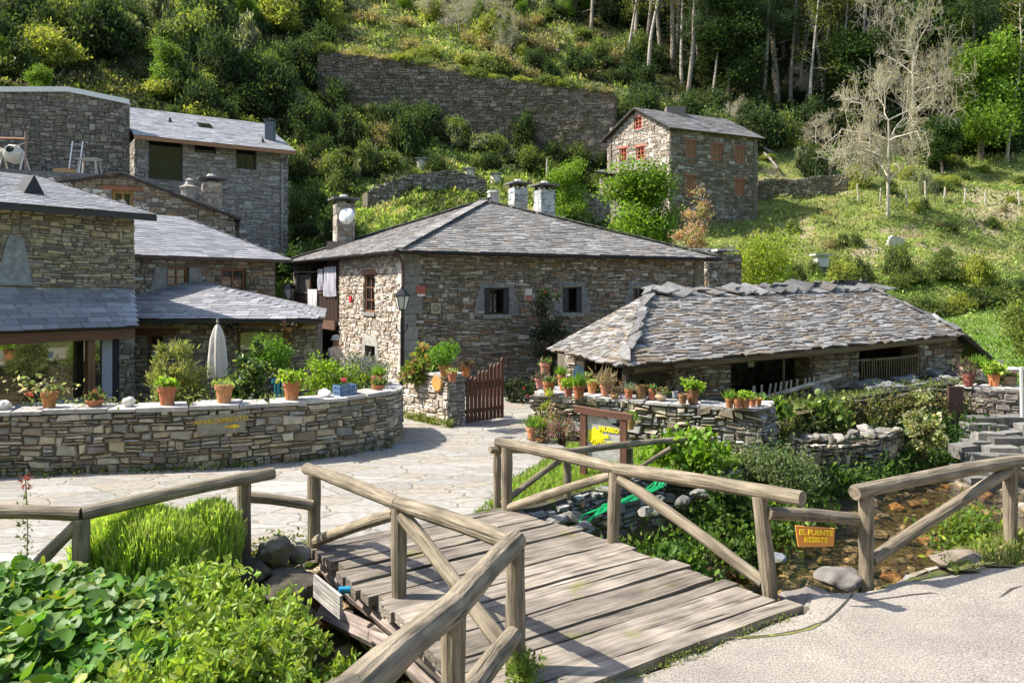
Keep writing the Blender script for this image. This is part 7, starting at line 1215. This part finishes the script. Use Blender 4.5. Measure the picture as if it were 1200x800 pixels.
# ================================================================== POTS
TC = (.50,.20,.09)
def pot(px, py, wpx, kind, label, z=None, Y=None, hr=1.05, c=TC, shape='std', ps=1., seed=0, pos=None, name='flowerpot'):
    if pos is None: p = Gz(px,py,z) if Y is None else P(px,py,Y)
    else: p = np.asarray(pos,float)
    r = wpx/900*p[1]/2*1.06; h = r*2*hr; ps = ps*1.3; g = rg(seed or int(px*7+py)); o = thing(name,label,'potted plant',p,'pots of plants set along the walls'); mb = MB(); c = np.asarray(c)*g.uniform(.68,1.1)*np.array([1,g.uniform(.9,1.18),g.uniform(.85,1.35)]); hr = hr*g.uniform(.9,1.12)
    if shape == 'std': prof = [(0,0),(.64*r,0),(.68*r,.02*h),(.88*r,.74*h),(.99*r,.75*h),(1.0*r,.99*h),(.95*r,h),(.87*r,.98*h),(.84*r,.82*h)]
    elif shape == 'bowl': h = r*.9; prof = [(0,0),(.5*r,0),(.8*r,.35*h),(.97*r,.8*h),(1.03*r,.9*h),(1.0*r,h),(.92*r,.97*h),(.88*r,.82*h)]
    elif shape == 'bulb': h = r*1.35; prof = [(0,0),(.6*r,0),(1.0*r,.4*h),(.85*r,.75*h),(.72*r,.85*h),(.8*r,.97*h),(.74*r,h),(.66*r,.9*h)]
    else: prof = [(0,0),(.75*r,0),(.95*r,.96*h),(1.0*r,h),(.92*r,h),(.88*r,.85*h)]
    mb.lathe(prof,p,20,c); part(o,'pot',mb,M['terra'],smooth=False); s = MB(); s.lathe([(.86*r,.84*h),(.4*r,.87*h),(0,.88*h)],p,14,(.07,.05,.035)); part(o,'soil',s,M['bark'])
    t = p+[0,0,h*.88]; f = MB(); k = r*ps
    if kind == 'succ': 
        for i in range(7): q = t+np.array([g.uniform(-.6,.6)*r,g.uniform(-.6,.6)*r,.1*r]); leaves(f,q+g.normal(size=(26,3))*k*.22,k*.55,lc(g,26,(.13,.19,.07),.3,(.25,.10,.09),.2),g,1.2,.45)
    elif kind == 'dark': leaves(f,t+g.normal(size=(150,3))*[k*.6,k*.6,k*.35]+[0,0,.3*k],k*.6,lc(g,150,(.10,.06,.06),.3,(.12,.14,.06),.3),g,.8,.4)
    elif kind == 'grass': leaves(f,t+g.normal(size=(150,3))*[k*.35,k*.35,.0],k*1.5,lc(g,150,(.15,.26,.04),.3),g,2.2,.10)
    elif kind == 'round': 
        ce = clumps(g,22,k*1.2,k*1.2,k*1.0,k*.8); [leaves(f,t+q+g.normal(size=(80,3))*k*.25,k*.22,lc(g,80,(.12,.24,.03),.25),g,.5,.5) for q in ce]
    elif kind == 'bright':
        ce = clumps(g,14,k*1.2,k*1.0,k*.7,k*.6); [leaves(f,t+q+g.normal(size=(22,3))*k*.25,k*.5,lc(g,22,(.22,.34,.04),.25,(.35,.4,.1),.2),g,.3,.75,True) for q in ce]
    elif kind == 'heather': leaves(f,t+g.normal(size=(420,3))*[k*.5,k*.5,k*.45]+[0,0,.6*k],k*.75,lc(g,420,(.36,.27,.20),.3,(.22,.24,.12),.3),g,2.,.10)
    elif kind == 'silver': leaves(f,t+g.normal(size=(260,3))*[k*.6,k*.5,k*.28]+[0,0,.3*k],k*.5,lc(g,260,(.20,.26,.18),.25),g,1.3,.16)
    elif kind == 'rose': leaves(f,t+g.normal(size=(130,3))*[k*1.5,k*.5,k*.6]+[-.9*k,0,.7*k],k*.5,lc(g,130,(.18,.22,.10),.3,(.50,.42,.36),.25),g,.5,.5); leaves(f,t+[-1.9*k,0,-.1*k]+g.normal(size=(24,3))*k*.14,k*.28,lc(g,24,(.60,.16,.16),.2),g,.5,.8)
    elif kind == 'low': leaves(f,t+g.normal(size=(120,3))*[k*.5,k*.5,k*.15]+[0,0,.1*k],k*.42,lc(g,120,(.20,.28,.08),.3,(.45,.45,.3),.15),g,.8,.4)
    if f.n: part(o,'foliage',f,M['leaf'])
    return o
def gp(px, wpx, kind, label, o=.2, **kw): p,n,s = gwat(px,o); return pot(px,0,wpx,kind,label,pos=p,**kw)
gp(57.5,17,'rose','terracotta pot with a straggling pink-flowered rose, on the garden wall before the porch glass'); gp(111,19,'succ','shallow terracotta bowl of succulents on the garden wall below the porch post',shape='bowl')
gp(195.5,20,'bright','terracotta pot with a small bright plant on the garden wall before the olive shrub',ps=.6); gp(262.5,20,'low','terracotta pot on the garden wall directly above the APARCAMIENTO slate',ps=1.)
gp(342,20,'bright','terracotta pot of yellow-green leaves on the garden wall near the hedge',ps=.75); gp(443,15,'succ','shallow red bowl of succulents on the rounded end of the garden wall',shape='bowl'); gp(454,13,'grass','pale terracotta pot of fine grass at the very end of the garden wall',o=.42,ps=.9)
for i,(px,lab) in enumerate(((5,'rounded white stone on the garden wall before the porch panel'),(152,'white domed stone on the garden wall between the bowl and the olive shrub'),(381,'white stone on the garden wall just before the blue crate'))):
    p,n,s = gwat(px,.22); g = rg(i); mb = MB(); rock_mb(mb,p+[0,0,.05],.125,g,(.68,.66,.62),.7,3); single('white_stone',mb,M['stone'],lab,'stone',loc=p)
p,n,s = gwat(404,.24); e = np.array([-n[1],n[0]]); cr_ = thing('crate','small blue plastic crate with a pink flower on the garden wall','crate',p); bc = (.10,.17,.30)
FC = frame3(p[:2]-e*.17,p[:2]+e*.17); 
for nm,a,b,c_,d_ in (('side',0,.34,.10,.115),('side',0,.34,-.115,-.10),('end',0,.015,-.10,.10),('end',.325,.34,-.10,.10)):
    mb = MB(); L_ = (b-a)
    for z in (p[2],p[2]+.075,p[2]+.15): bx(mb,FC,a,b,c_,d_,z,z+.028,bc)
    if nm == 'side':
        for x in np.linspace(a,b-.02,9): bx(mb,FC,x,x+.018,c_+.001,d_-.001,p[2]+.02,p[2]+.16,bc)
    else:
        for y in np.linspace(c_,d_-.02,5): bx(mb,FC,a+.001,b-.001,y,y+.018,p[2]+.02,p[2]+.16,bc)
    part(cr_,nm,mb,M['paint'])
mb = MB(); bx(mb,FC,.01,.33,-.105,.105,p[2]+.004,p[2]+.02,bc); part(cr_,'base',mb,M['paint'])
g = rg(8); f = MB(); q = p+[-.02,0,.1]; leaves(f,q+g.normal(size=(90,3))*[.08,.05,.03],.06,lc(g,90,(.10,.16,.04),.3),g,.8,.4); leaves(f,q+[.0,0,.16]+g.normal(size=(24,3))*.02,.05,lc(g,24,(.55,.05,.15),.2),g,.4,.8); o = thing('pink_flower','small pink-flowered plant standing in the blue crate','plant',q); part(o,'foliage',f,M['leaf'])
# gate wall pots
z=1.04
pot(522,442,15,'round','round-clipped bushy green plant in a terracotta pot on the gate wall',z=z,hr=.9,ps=1.35); pot(530,447,11,'low','small terracotta pot with low pale plant at the gate wall corner',z=z); pot(546,441,11,'dark','terracotta pot with dark sprigs next to the plank gate post',z=z)
ZC = .765
PL = [(632.5,455,11,'dark','pinkish pot with dark trailing succulents at the far end of the pot wall','std',(.48,.24,.18)),(643,462,13.5,'succ','large terracotta pot of speckled succulents, second from the far end of the pot wall','std',TC),(658,450,10,'grass','terracotta pot with upright bright green shoots behind the small round pot','std',TC),
(659.5,458,9,'none','empty-looking terracotta pot squeezed behind the yellow-green one','std',TC),(666,464.5,10.5,'bright','small dark terracotta pot with a yellow-green leafy plant','straight',(.30,.12,.07)),(678.5,466.5,14,'grass','widest orange terracotta pot with a flat green tuft','std',TC),(685,455,14,'low','pale wide pot with a low green plant below the oval plaque','std',(.52,.27,.18)),
(694,460.5,12.5,'low','orange terracotta pot with sparse sprigs beside the heather pot','std',TC),(709,463.5,11.5,'heather','terracotta pot holding a tall dry pinkish heather','std',(.50,.24,.13)),(720,466.5,10,'dark','small round pot with dark purple succulents beside the heather','bulb',(.50,.26,.15)),(721,454,11,'dark','dark red pot with brownish leaves standing behind the purple succulents','std',(.22,.07,.05)),
(731,458,10.5,'none','bare terracotta pot stacked behind the silvery plant','std',TC),(737,467,10.5,'silver','terracotta pot overflowing with silvery green foliage','std',TC),(751.5,467,14.5,'none','tall brown empty pot with a wide mouth','straight',(.26,.15,.08)),(764.5,467.5,11.5,'succ','terracotta pot with small yellowish succulents near the tan round pot','std',(.45,.17,.09)),
(774.5,468.5,13,'succ','round tan bulbous pot with one upright succulent','bulb',(.48,.30,.19)),(791,466,7,'none','small grey metal pot standing by the bright leafy plant','straight',(.28,.28,.29)),(800,473,10.5,'none','small plain terracotta pot in front of the bright leafy plant','std',(.42,.20,.11)),(812,472,14.5,'bright','terracotta pot with big bright yellow-green leaves','straight',(.36,.19,.10)),
(855,477.5,10,'grass','orange pot with a dark spiky plant, first of the row above the ivy','std',TC),(864.5,478,10.5,'none','orange pot without a plant, second of the row above the ivy','straight',TC),(873.5,478,10.5,'bright','terracotta pot with a spreading yellow and red plant, middle of the row above the ivy','std',(.42,.18,.09)),(882,475.5,9,'low','terracotta pot with low sprigs, fourth of the row above the ivy','std',TC),(889,474.5,7.5,'none','smallest terracotta pot closing the row above the ivy','std',TC)]
for i,(px,py,w_,k,lab,sh,c) in enumerate(PL): pot(px,py,w_,k,lab,z=ZC,shape=sh,c=c,seed=800+i,ps={'bright':.85,'heather':1.3}.get(k,1.))
st = P(639,440,15.4); mb = MB(); rock_mb(mb,np.array([*Gz(639,441,.9)[:2],.83]),.2,rg(3),(.30,.29,.27),.6,2); single('flat_stone',mb,M['stone'],'grey stone propping up the highest pot at the far end of the pot wall','stone'); pot(639,441,13,'succ','highest terracotta pot, with pale green rosettes, raised on a stone',pos=np.array([*Gz(639,441,.9)[:2],.93]),c=(.44,.2,.12))
pot(739,503,10,'grass','terracotta pot with a spiky tuft on the stones behind the slate sign',Y=13.4,c=(.48,.25,.13)); pot(624,515.5,14,'grass','terracotta pot with yellow-green spikes on the paving at the pot wall foot',z=.01); pot(633,518,12,'dark','low dark pot beside the spiked one on the paving',z=.01,shape='bowl')
pot(908,470,8,'none','brown pot in front of the pale picket fence',Y=15.8,c=(.20,.10,.07)); pot(1132,443,13,'dark','pale pink pot with dark sprigs on the wall past the shed pillar',Y=18.6,c=(.50,.32,.28)); pot(1147.5,445,14.5,'grass','off-white pot with grassy shoots on the wall past the shed',Y=18.6,c=(.58,.55,.50),hr=.9)
pot(345,458,10,'low','small grey pot on the terrace in front of the stone wall corner',Y=15.5,c=(.3,.3,.3))
for i,(px,Y) in enumerate(((270,17.25),(338,17.2))):
    q = P(px,392 if i==0 else 389,Y); o = pot(px,0,12,'dark',('dark hanging pot between the parasol and the big pane','terracotta hanging pot at the post of the terrace room')[i],pos=q,shape='bowl',c=(.10,.05,.04) if i==0 else TC); mb = MB(); mb.tube([q+[0,0,.1],q+[0,0,.3]],.006,4,(.1,.1,.1)); part(o,'hanger',mb,M['metal'])
pot(182,421,9,'low','small white pot on the sill of the little terrace-room window',Y=17.40,c=(.6,.6,.6))
pot(128,443,14,'none','terracotta pot on the ground between hedge and wall by the terrace corner',pos=np.array([-5.6,16.3,.0]))

# ================================================================== TERRACE OBJECTS
up = P(255,440,14.6)*[1,1,0]+[0,0,.15]; pr = thing('parasol','closed off-white parasol standing behind the garden wall','parasol',up); mb = MB(); mb.tube([up,up+[0,0,2.05]],.02,8,(.35,.3,.25)); part(pr,'pole',mb,M['wood'])
f = MB(); m = 24; th = np.arange(m)/m*2*np.pi; zs = np.array([0.95,1.0,1.2,1.45,1.7,1.85,1.93,1.96]); rs = np.array([.16,.17,.165,.145,.12,.075,.04,.0]); V = np.array([[(r*(1+.22*math.cos(6*t+z))*math.cos(t),r*(1+.22*math.cos(6*t+z))*math.sin(t),z) for t in th] for r,z in zip(rs,zs)]).reshape(-1,3)+up
f.add(V,[(i*m+j,i*m+(j+1)%m,(i+1)*m+(j+1)%m,(i+1)*m+j) for i in range(7) for j in range(m)],(.68,.66,.60)); part(pr,'canopy',f,M['cloth'],smooth=True); mb = MB(); mb.lathe([(.0,1.96),(.02,1.96),(.03,2.0),(0,2.08)],up,8,(.4,.35,.3)); part(pr,'finial',mb,M['wood']); mb = MB(); mb.lathe([(0,-.15),(.26,-.15),(.24,-.05),(.05,.0),(.03,.2)],up,14,(.2,.2,.2)); part(pr,'base',mb,M['stone'])
def chair(pos, rz, c, label, mat='paint'):
    t = thing('garden_chair',label,'chair',(0,0,0)); ORG[t.name] = np.zeros(3)
    for a,b in ((-1,-1),(1,-1),(-1,1),(1,1)): mb = MB(); mb.beam((a*.2,b*.2,0),(a*.2,b*.2,.45 if b<0 else .9),.03,.03,c); part(t,'leg',mb,M[mat])
    mb = MB(); mb.box((-.23,-.23,.43),(.23,.23,.46),c); part(t,'seat',mb,M[mat]); mb = MB()
    for x in (-.14,-.05,.05,.14): mb.box((x-.02,.19,.5),(x+.02,.21,.88),c)
    mb.box((-.22,.185,.84),(.22,.215,.92),c); part(t,'backrest',mb,M[mat]); t.location = [float(k) for k in pos]; t.rotation_euler = (0,0,rz); return t
chair((-5.1,15.9,.0),.4,(.05,.05,.055),'dark metal garden chair in front of the hedge'); chair((-4.75,16.6,.0),2.2,(.05,.05,.055),'dark metal garden chair against the terrace room corner'); chair((-4.5,15.4,.05),1.0,(.02,.20,.26),'teal garden chair behind the golden shrub'); chair((-5.9,15.6,.0),-1.,(.05,.05,.055),'dark metal garden chair near the parasol')
tb = thing('garden_table','low dark metal table among the garden chairs','table',(-5.35,16.4,0)); mb = MB(); mb.lathe([(0,.7),(.4,.7),(.4,.73),(0,.73)],(-5.35,16.4,0),18,(.06,.06,.06)); part(tb,'table_top',mb,M['paint']); mb = MB(); mb.tube([(-5.35,16.4,0),(-5.35,16.4,.7)],.03,8,(.05,.05,.05)); part(tb,'leg',mb,M['paint'])
q = P(363,455,16.4)*[1,1,0]; mb = MB(); mb.obox(q+[0,0,.0],(.42,.05,0),(0,.1,0),(.1,.3,.62),(.20,.08,.05)); single('leaning_board',mb,M['wood'],'reddish brown board leaning by the terrace room corner','board')
# things at the right margin
zW = CAMZ-(462-340)/900*17.6; rw = [np.array(P(1118,0,18.2)[:2]),np.array(P(1150,0,17.7)[:2]),np.array(P(1230,0,17.2)[:2])]; rwt = thing('side_wall','dark dry-stone wall with pots on top at the stream bend','stone wall',v3(rw[1],0)); wall(rwt,'wall',rw,-.9,zW+.1,h=(.09,.2),w=(.15,.4),d=.05,pal=PAL_DARK*1.6,seed=901); capstones(rwt,rw,zW+.1,.6,.05,902)
mb = MB(); a = P(1112,497,17.3); mb.box(a+[-.02,-.03,0],a+[.30,.03,.85],(.09,.05,.04)); single('wooden_hatch',mb,M['wood'],'narrow dark brown wooden hatch at the end of the ivy terrace','hatch')
for i,(px,py,k,lab) in enumerate(((1104,450,'low','dark green planter on the side wall'),(1135,452,'dark','red-brown trough on the side wall beside the hatch'),(1165,452,'bright','pot of yellow-green plants on the side wall'),(1183,455,'succ','small pot next to the yellow-green plants on the side wall'))):
    if i: pot(px,py,13,k,lab,Y=17.9,z=None,c=((.03,.12,.08),(.35,.12,.08),TC,(.4,.3,.2))[i],seed=910+i)
mb = MB(); a = P(1198,500,16.8); mb.tube([a*[1,1,0]-[0,0,.3],P(1197,430,16.8)],.04,8,(.50,.50,.48)); single('white_post',mb,M['paint'],'white post standing at the stream steps','post'); 
tbp = P(1165,432,19.5); tt_ = thing('stone_table','pale stone table on the lawn edge with a small grey bucket','table',tbp*[1,1,0]); mb = MB(); mb.box(tbp+[-.65,-.35,-.06],tbp+[.7,.35,.02],(.55,.53,.50)); part(tt_,'table_top',mb,M['stone']); mb = MB(); mb.box(tbp*[1,1,0]+[-.4,-.2,0],(*(tbp+[-.2,.2,0])[:2],tbp[2]-.06),(.3,.3,.28)); part(tt_,'leg',mb,M['stone']); mb = MB(); mb.box(tbp*[1,1,0]+[.25,-.2,0],(*(tbp+[.45,.2,0])[:2],tbp[2]-.06),(.3,.3,.28)); part(tt_,'leg',mb,M['stone'])
mb = MB(); mb.lathe([(0,0),(.09,0),(.12,.2),(.1,.2),(.08,.03)],tbp+[.1,0,.02],12,(.30,.33,.36)); single('bucket',mb,M['zinc'],'small grey bucket on the pale stone table','bucket')
g = rg(14); stp = thing('stone_steps','irregular slab steps going down to the stream beyond the handrail','steps',v3(P(1165,540,16)[:2],-.8))
for i in range(9):
    a = P(1160+g.uniform(-6,6),0,14.6+i*.27); z = -.80+i*.10
    for k in range(3): mb = MB(); x = a[0]-.5+k*.55+g.uniform(-.15,.15); mb.obox((x,a[1]-.2,z-.25+g.uniform(-.04,.04)),(g.uniform(.4,.7),g.uniform(-.14,.14),g.uniform(-.03,.03)),(g.uniform(-.05,.05),.42,0),(0,0,.25+g.uniform(-.03,.03)),np.array([.17,.165,.15])*g.uniform(.65,1.3)); part(stp,'step',mb,M['stone'])

# ================================================================== PERSON (seated under the balcony, seen small)
def person(loc, rz, sc_):
    V = [(0,0,.50),(0,.02,.72),(0,.05,.95),(0,.04,1.08),(0,.0,1.18),(0,-.02,1.30),(-.10,-.05,.50),(-.13,-.45,.50),(-.13,-.42,.10),(-.13,-.54,.05),(.10,-.05,.50),(.13,-.45,.50),(.13,-.42,.10),(.13,-.54,.05),(-.19,.04,1.02),(-.24,-.08,.76),(-.14,-.32,.66),(.19,.04,1.02),(.24,-.08,.76),(.14,-.32,.66)]
    E = [(0,1),(1,2),(2,3),(3,4),(4,5),(0,6),(6,7),(7,8),(8,9),(0,10),(10,11),(11,12),(12,13),(2,14),(14,15),(15,16),(2,17),(17,18),(18,19)]
    Rr = [.15,.14,.15,.06,.09,.10,.10,.075,.05,.04,.10,.075,.05,.04,.075,.05,.035,.075,.05,.035]
    me = bpy.data.meshes.new('person'); me.from_pydata(V,E,[]); o = bpy.data.objects.new('person',me); col.objects.link(o); md = o.modifiers.new('s','SKIN'); o.modifiers.new('u','SUBSURF').levels = 2
    for i,v in enumerate(me.skin_vertices[0].data): v.radius = (Rr[i],Rr[i]); v.use_root = (i == 0)
    dg = bpy.context.evaluated_depsgraph_get(); m2 = bpy.data.meshes.new_from_object(o.evaluated_get(dg)); o.modifiers.clear(); o.data = m2; bpy.data.meshes.remove(me)
    n = len(m2.polygons); C = np.zeros((n,4)); 
    for i,p in enumerate(m2.polygons):
        c = p.center; C[i] = (.62,.60,.55,1) if (c.z > .58 and c.z < 1.10 and c.y > -.22) else ((.05,.09,.20,1) if c.z <= .62 and c.y < .3 and c.z > .08 and not (c.y < -.25 and c.z > .6) else (.45,.27,.18,1))
        if c.z <= .08: C[i] = (.04,.03,.03,1)
    a_ = m2.attributes.new('Col','FLOAT_COLOR','FACE'); a_.data.foreach_set('color',C.astype(np.float32).ravel()); m2.materials.clear(); m2.materials.append(M['cloth']); m2.polygons.foreach_set('use_smooth',np.ones(n,bool))
    o.location = loc; o.rotation_euler = (0,0,rz); o.scale = (sc_,)*3; o['label'] = 'seated person in a white shirt and pale cap under the balcony'; o['category'] = 'person'; o['kind'] = 'thing'; ORG[o.name] = np.zeros(3)
    mb = MB(); mb.lathe([(.17,1.30),(.125,1.31),(.12,1.38),(.08,1.43),(0,1.44)],(0,-.02,0),16,(.55,.58,.62)); part(o,'hat',mb,M['cloth']); return o
pl = P(393,0,22.6); person((float(pl[0]),22.6,.0),1.1,1.0); c_ = chair((pl[0]+.02,22.62,.0),1.1,(.03,.10,.22),'blue chair of the seated person under the balcony')

# overhanging grass on the long hillside wall, bank hedge below the garden plot
g = rg(951)
def onw(px, dz): f,c = pathmap(th_); ss = min(np.linspace(0,c[4],200), key=lambda q: abs(f(q)[0][0]/f(q)[0][1]*900+600-px)); p,n = f(ss); return np.array([*(p-n*.5),float(np.interp(ss,cm_,zz_))+dz])
for i in range(30): px = 378+i*11.6+g.uniform(-4,4); k = ['straw','lime','mid','straw','silver'][g.integers(0,5)]; s_ = g.uniform(.45,.85); dup(BK[k],onw(px,-.15),g.uniform(0,6.28),s_,*LABK[k],sz=s_*.7)
for i in range(34): x = 10.5+i*.55+g.uniform(-.2,.2); y = 36.6+(x-14)*.12; k = ['mid','dark','mid','lime'][g.integers(0,4)]; s_ = g.uniform(.5,.75); dup(BK[k],(x,y,T1(x,y)-.1),g.uniform(0,6.28),s_,*LABK[k],sz=s_*g.uniform(.8,1.1))

# dry creepers and bushes at the foot and face of the long hillside wall
for i in range(26): px = 376+i*13.4+g.uniform(-5,5); y = 51.2+g.uniform(-.6,.3); p = P(px,0,y); k = ['dark','mid','dark','silver'][g.integers(0,4)]; s_ = g.uniform(.6,1.1); dup(BK[k],(p[0],y,T1(p[0],y)-.1),g.uniform(0,6.28),s_,*LABK[k],sz=s_*g.uniform(.7,1.3))

g = rg(83)
for i in range(22):
    t = i/21*3.; pth = np.array([(4.9,13.95),(5.6,14.15),(6.7,14.7),(7.6,15.3)]); k = min(2,int(t)); p = pth[k]*(1-t+k)+pth[k+1]*(t-k)+g.normal(size=2)*.08; rock((p[0],p[1]+.1,-.02+g.uniform(-.08,.06)),g.uniform(.09,.19),'grey rubble stone heaped on the crumbling stream wall',1200+i,np.array([.24,.225,.20])*g.uniform(.6,1.3),.6,'mossy',group='rubble heaped on the stream wall')

weeds(190,[(4.7,13.9),(5.35,15.4),(7.2,16.45),(9.1,17.5),(10.9,18.55),(12.3,19.5)],.10,lambda x,y: .26+.02*(x-4.6),.075,(.10,.14,.035),541,'terrace_edge_greenery',(.28,.30,.10),24,.13,.12)
weeds(260,[(4.8,13.7),(5.45,15.15),(7.2,16.1),(9.1,17.15),(10.9,18.2),(12.3,19.2)],.06,lambda x,y: -.15,.08,(.13,.13,.05),542,'hanging_creeper',(.24,.20,.10),22,.10,.5)
blades(3500,[(5.2,15.3),(7.2,16.4),(9.1,17.5),(12.3,19.5),(11.5,19.8),(7.8,17.6),(5.6,16.2)],lambda x,y: .36+.018*(x-4.6),.14,.16,[(.20,.22,.08),(.12,.17,.04),(.30,.27,.14)],543,'terrace_grass',.6)

# denser wood, saplings and bare brush on the slope
g = rg(971)
for i in range(46):
    px, py = g.uniform(725,1215), g.uniform(-60,135); p = on(px,py,58); src = pn[i%3]; dup(src,p,g.uniform(0,6.28),g.uniform(.8,1.1),'tall dark pine of the wood on the hill','tall pines of the dark wood')
for i in range(30):
    px, py = g.uniform(725,1210), g.uniform(130,182); p = on(px,py,54); s_ = g.uniform(.9,1.5); dup(BK['dark' if g.random()<.75 else 'mid'],p,g.uniform(0,6.28),s_,*(LABK['dark'] if True else None),sz=s_*g.uniform(.8,1.4))
for i in range(16):
    px, py = (g.uniform(0,385), g.uniform(5,150)) if i < 10 else (g.uniform(400,700), g.uniform(0,50)); p = on(px,py,36 if i < 10 else 57); s_ = g.uniform(.22,.42)
    dup(bl_,p-[0,0,.3],g.uniform(0,6.28),s_,'young leafy sapling among the bushes on the hillside','young saplings on the hillside',sz=s_*g.uniform(1.,1.5))
for i in range(13):
    px, py = [(g.uniform(480,600),g.uniform(0,60)),(g.uniform(560,730),g.uniform(0,70)),(g.uniform(730,960),g.uniform(100,185))][i%3]; p = on(px,py,38); s_ = g.uniform(.22,.42)
    dup(bt,p-[0,0,.2],g.uniform(0,6.28),s_,'small leafless pale shrub on the hillside','leafless pale shrubs on the hillside',sz=s_*g.uniform(.9,1.5))
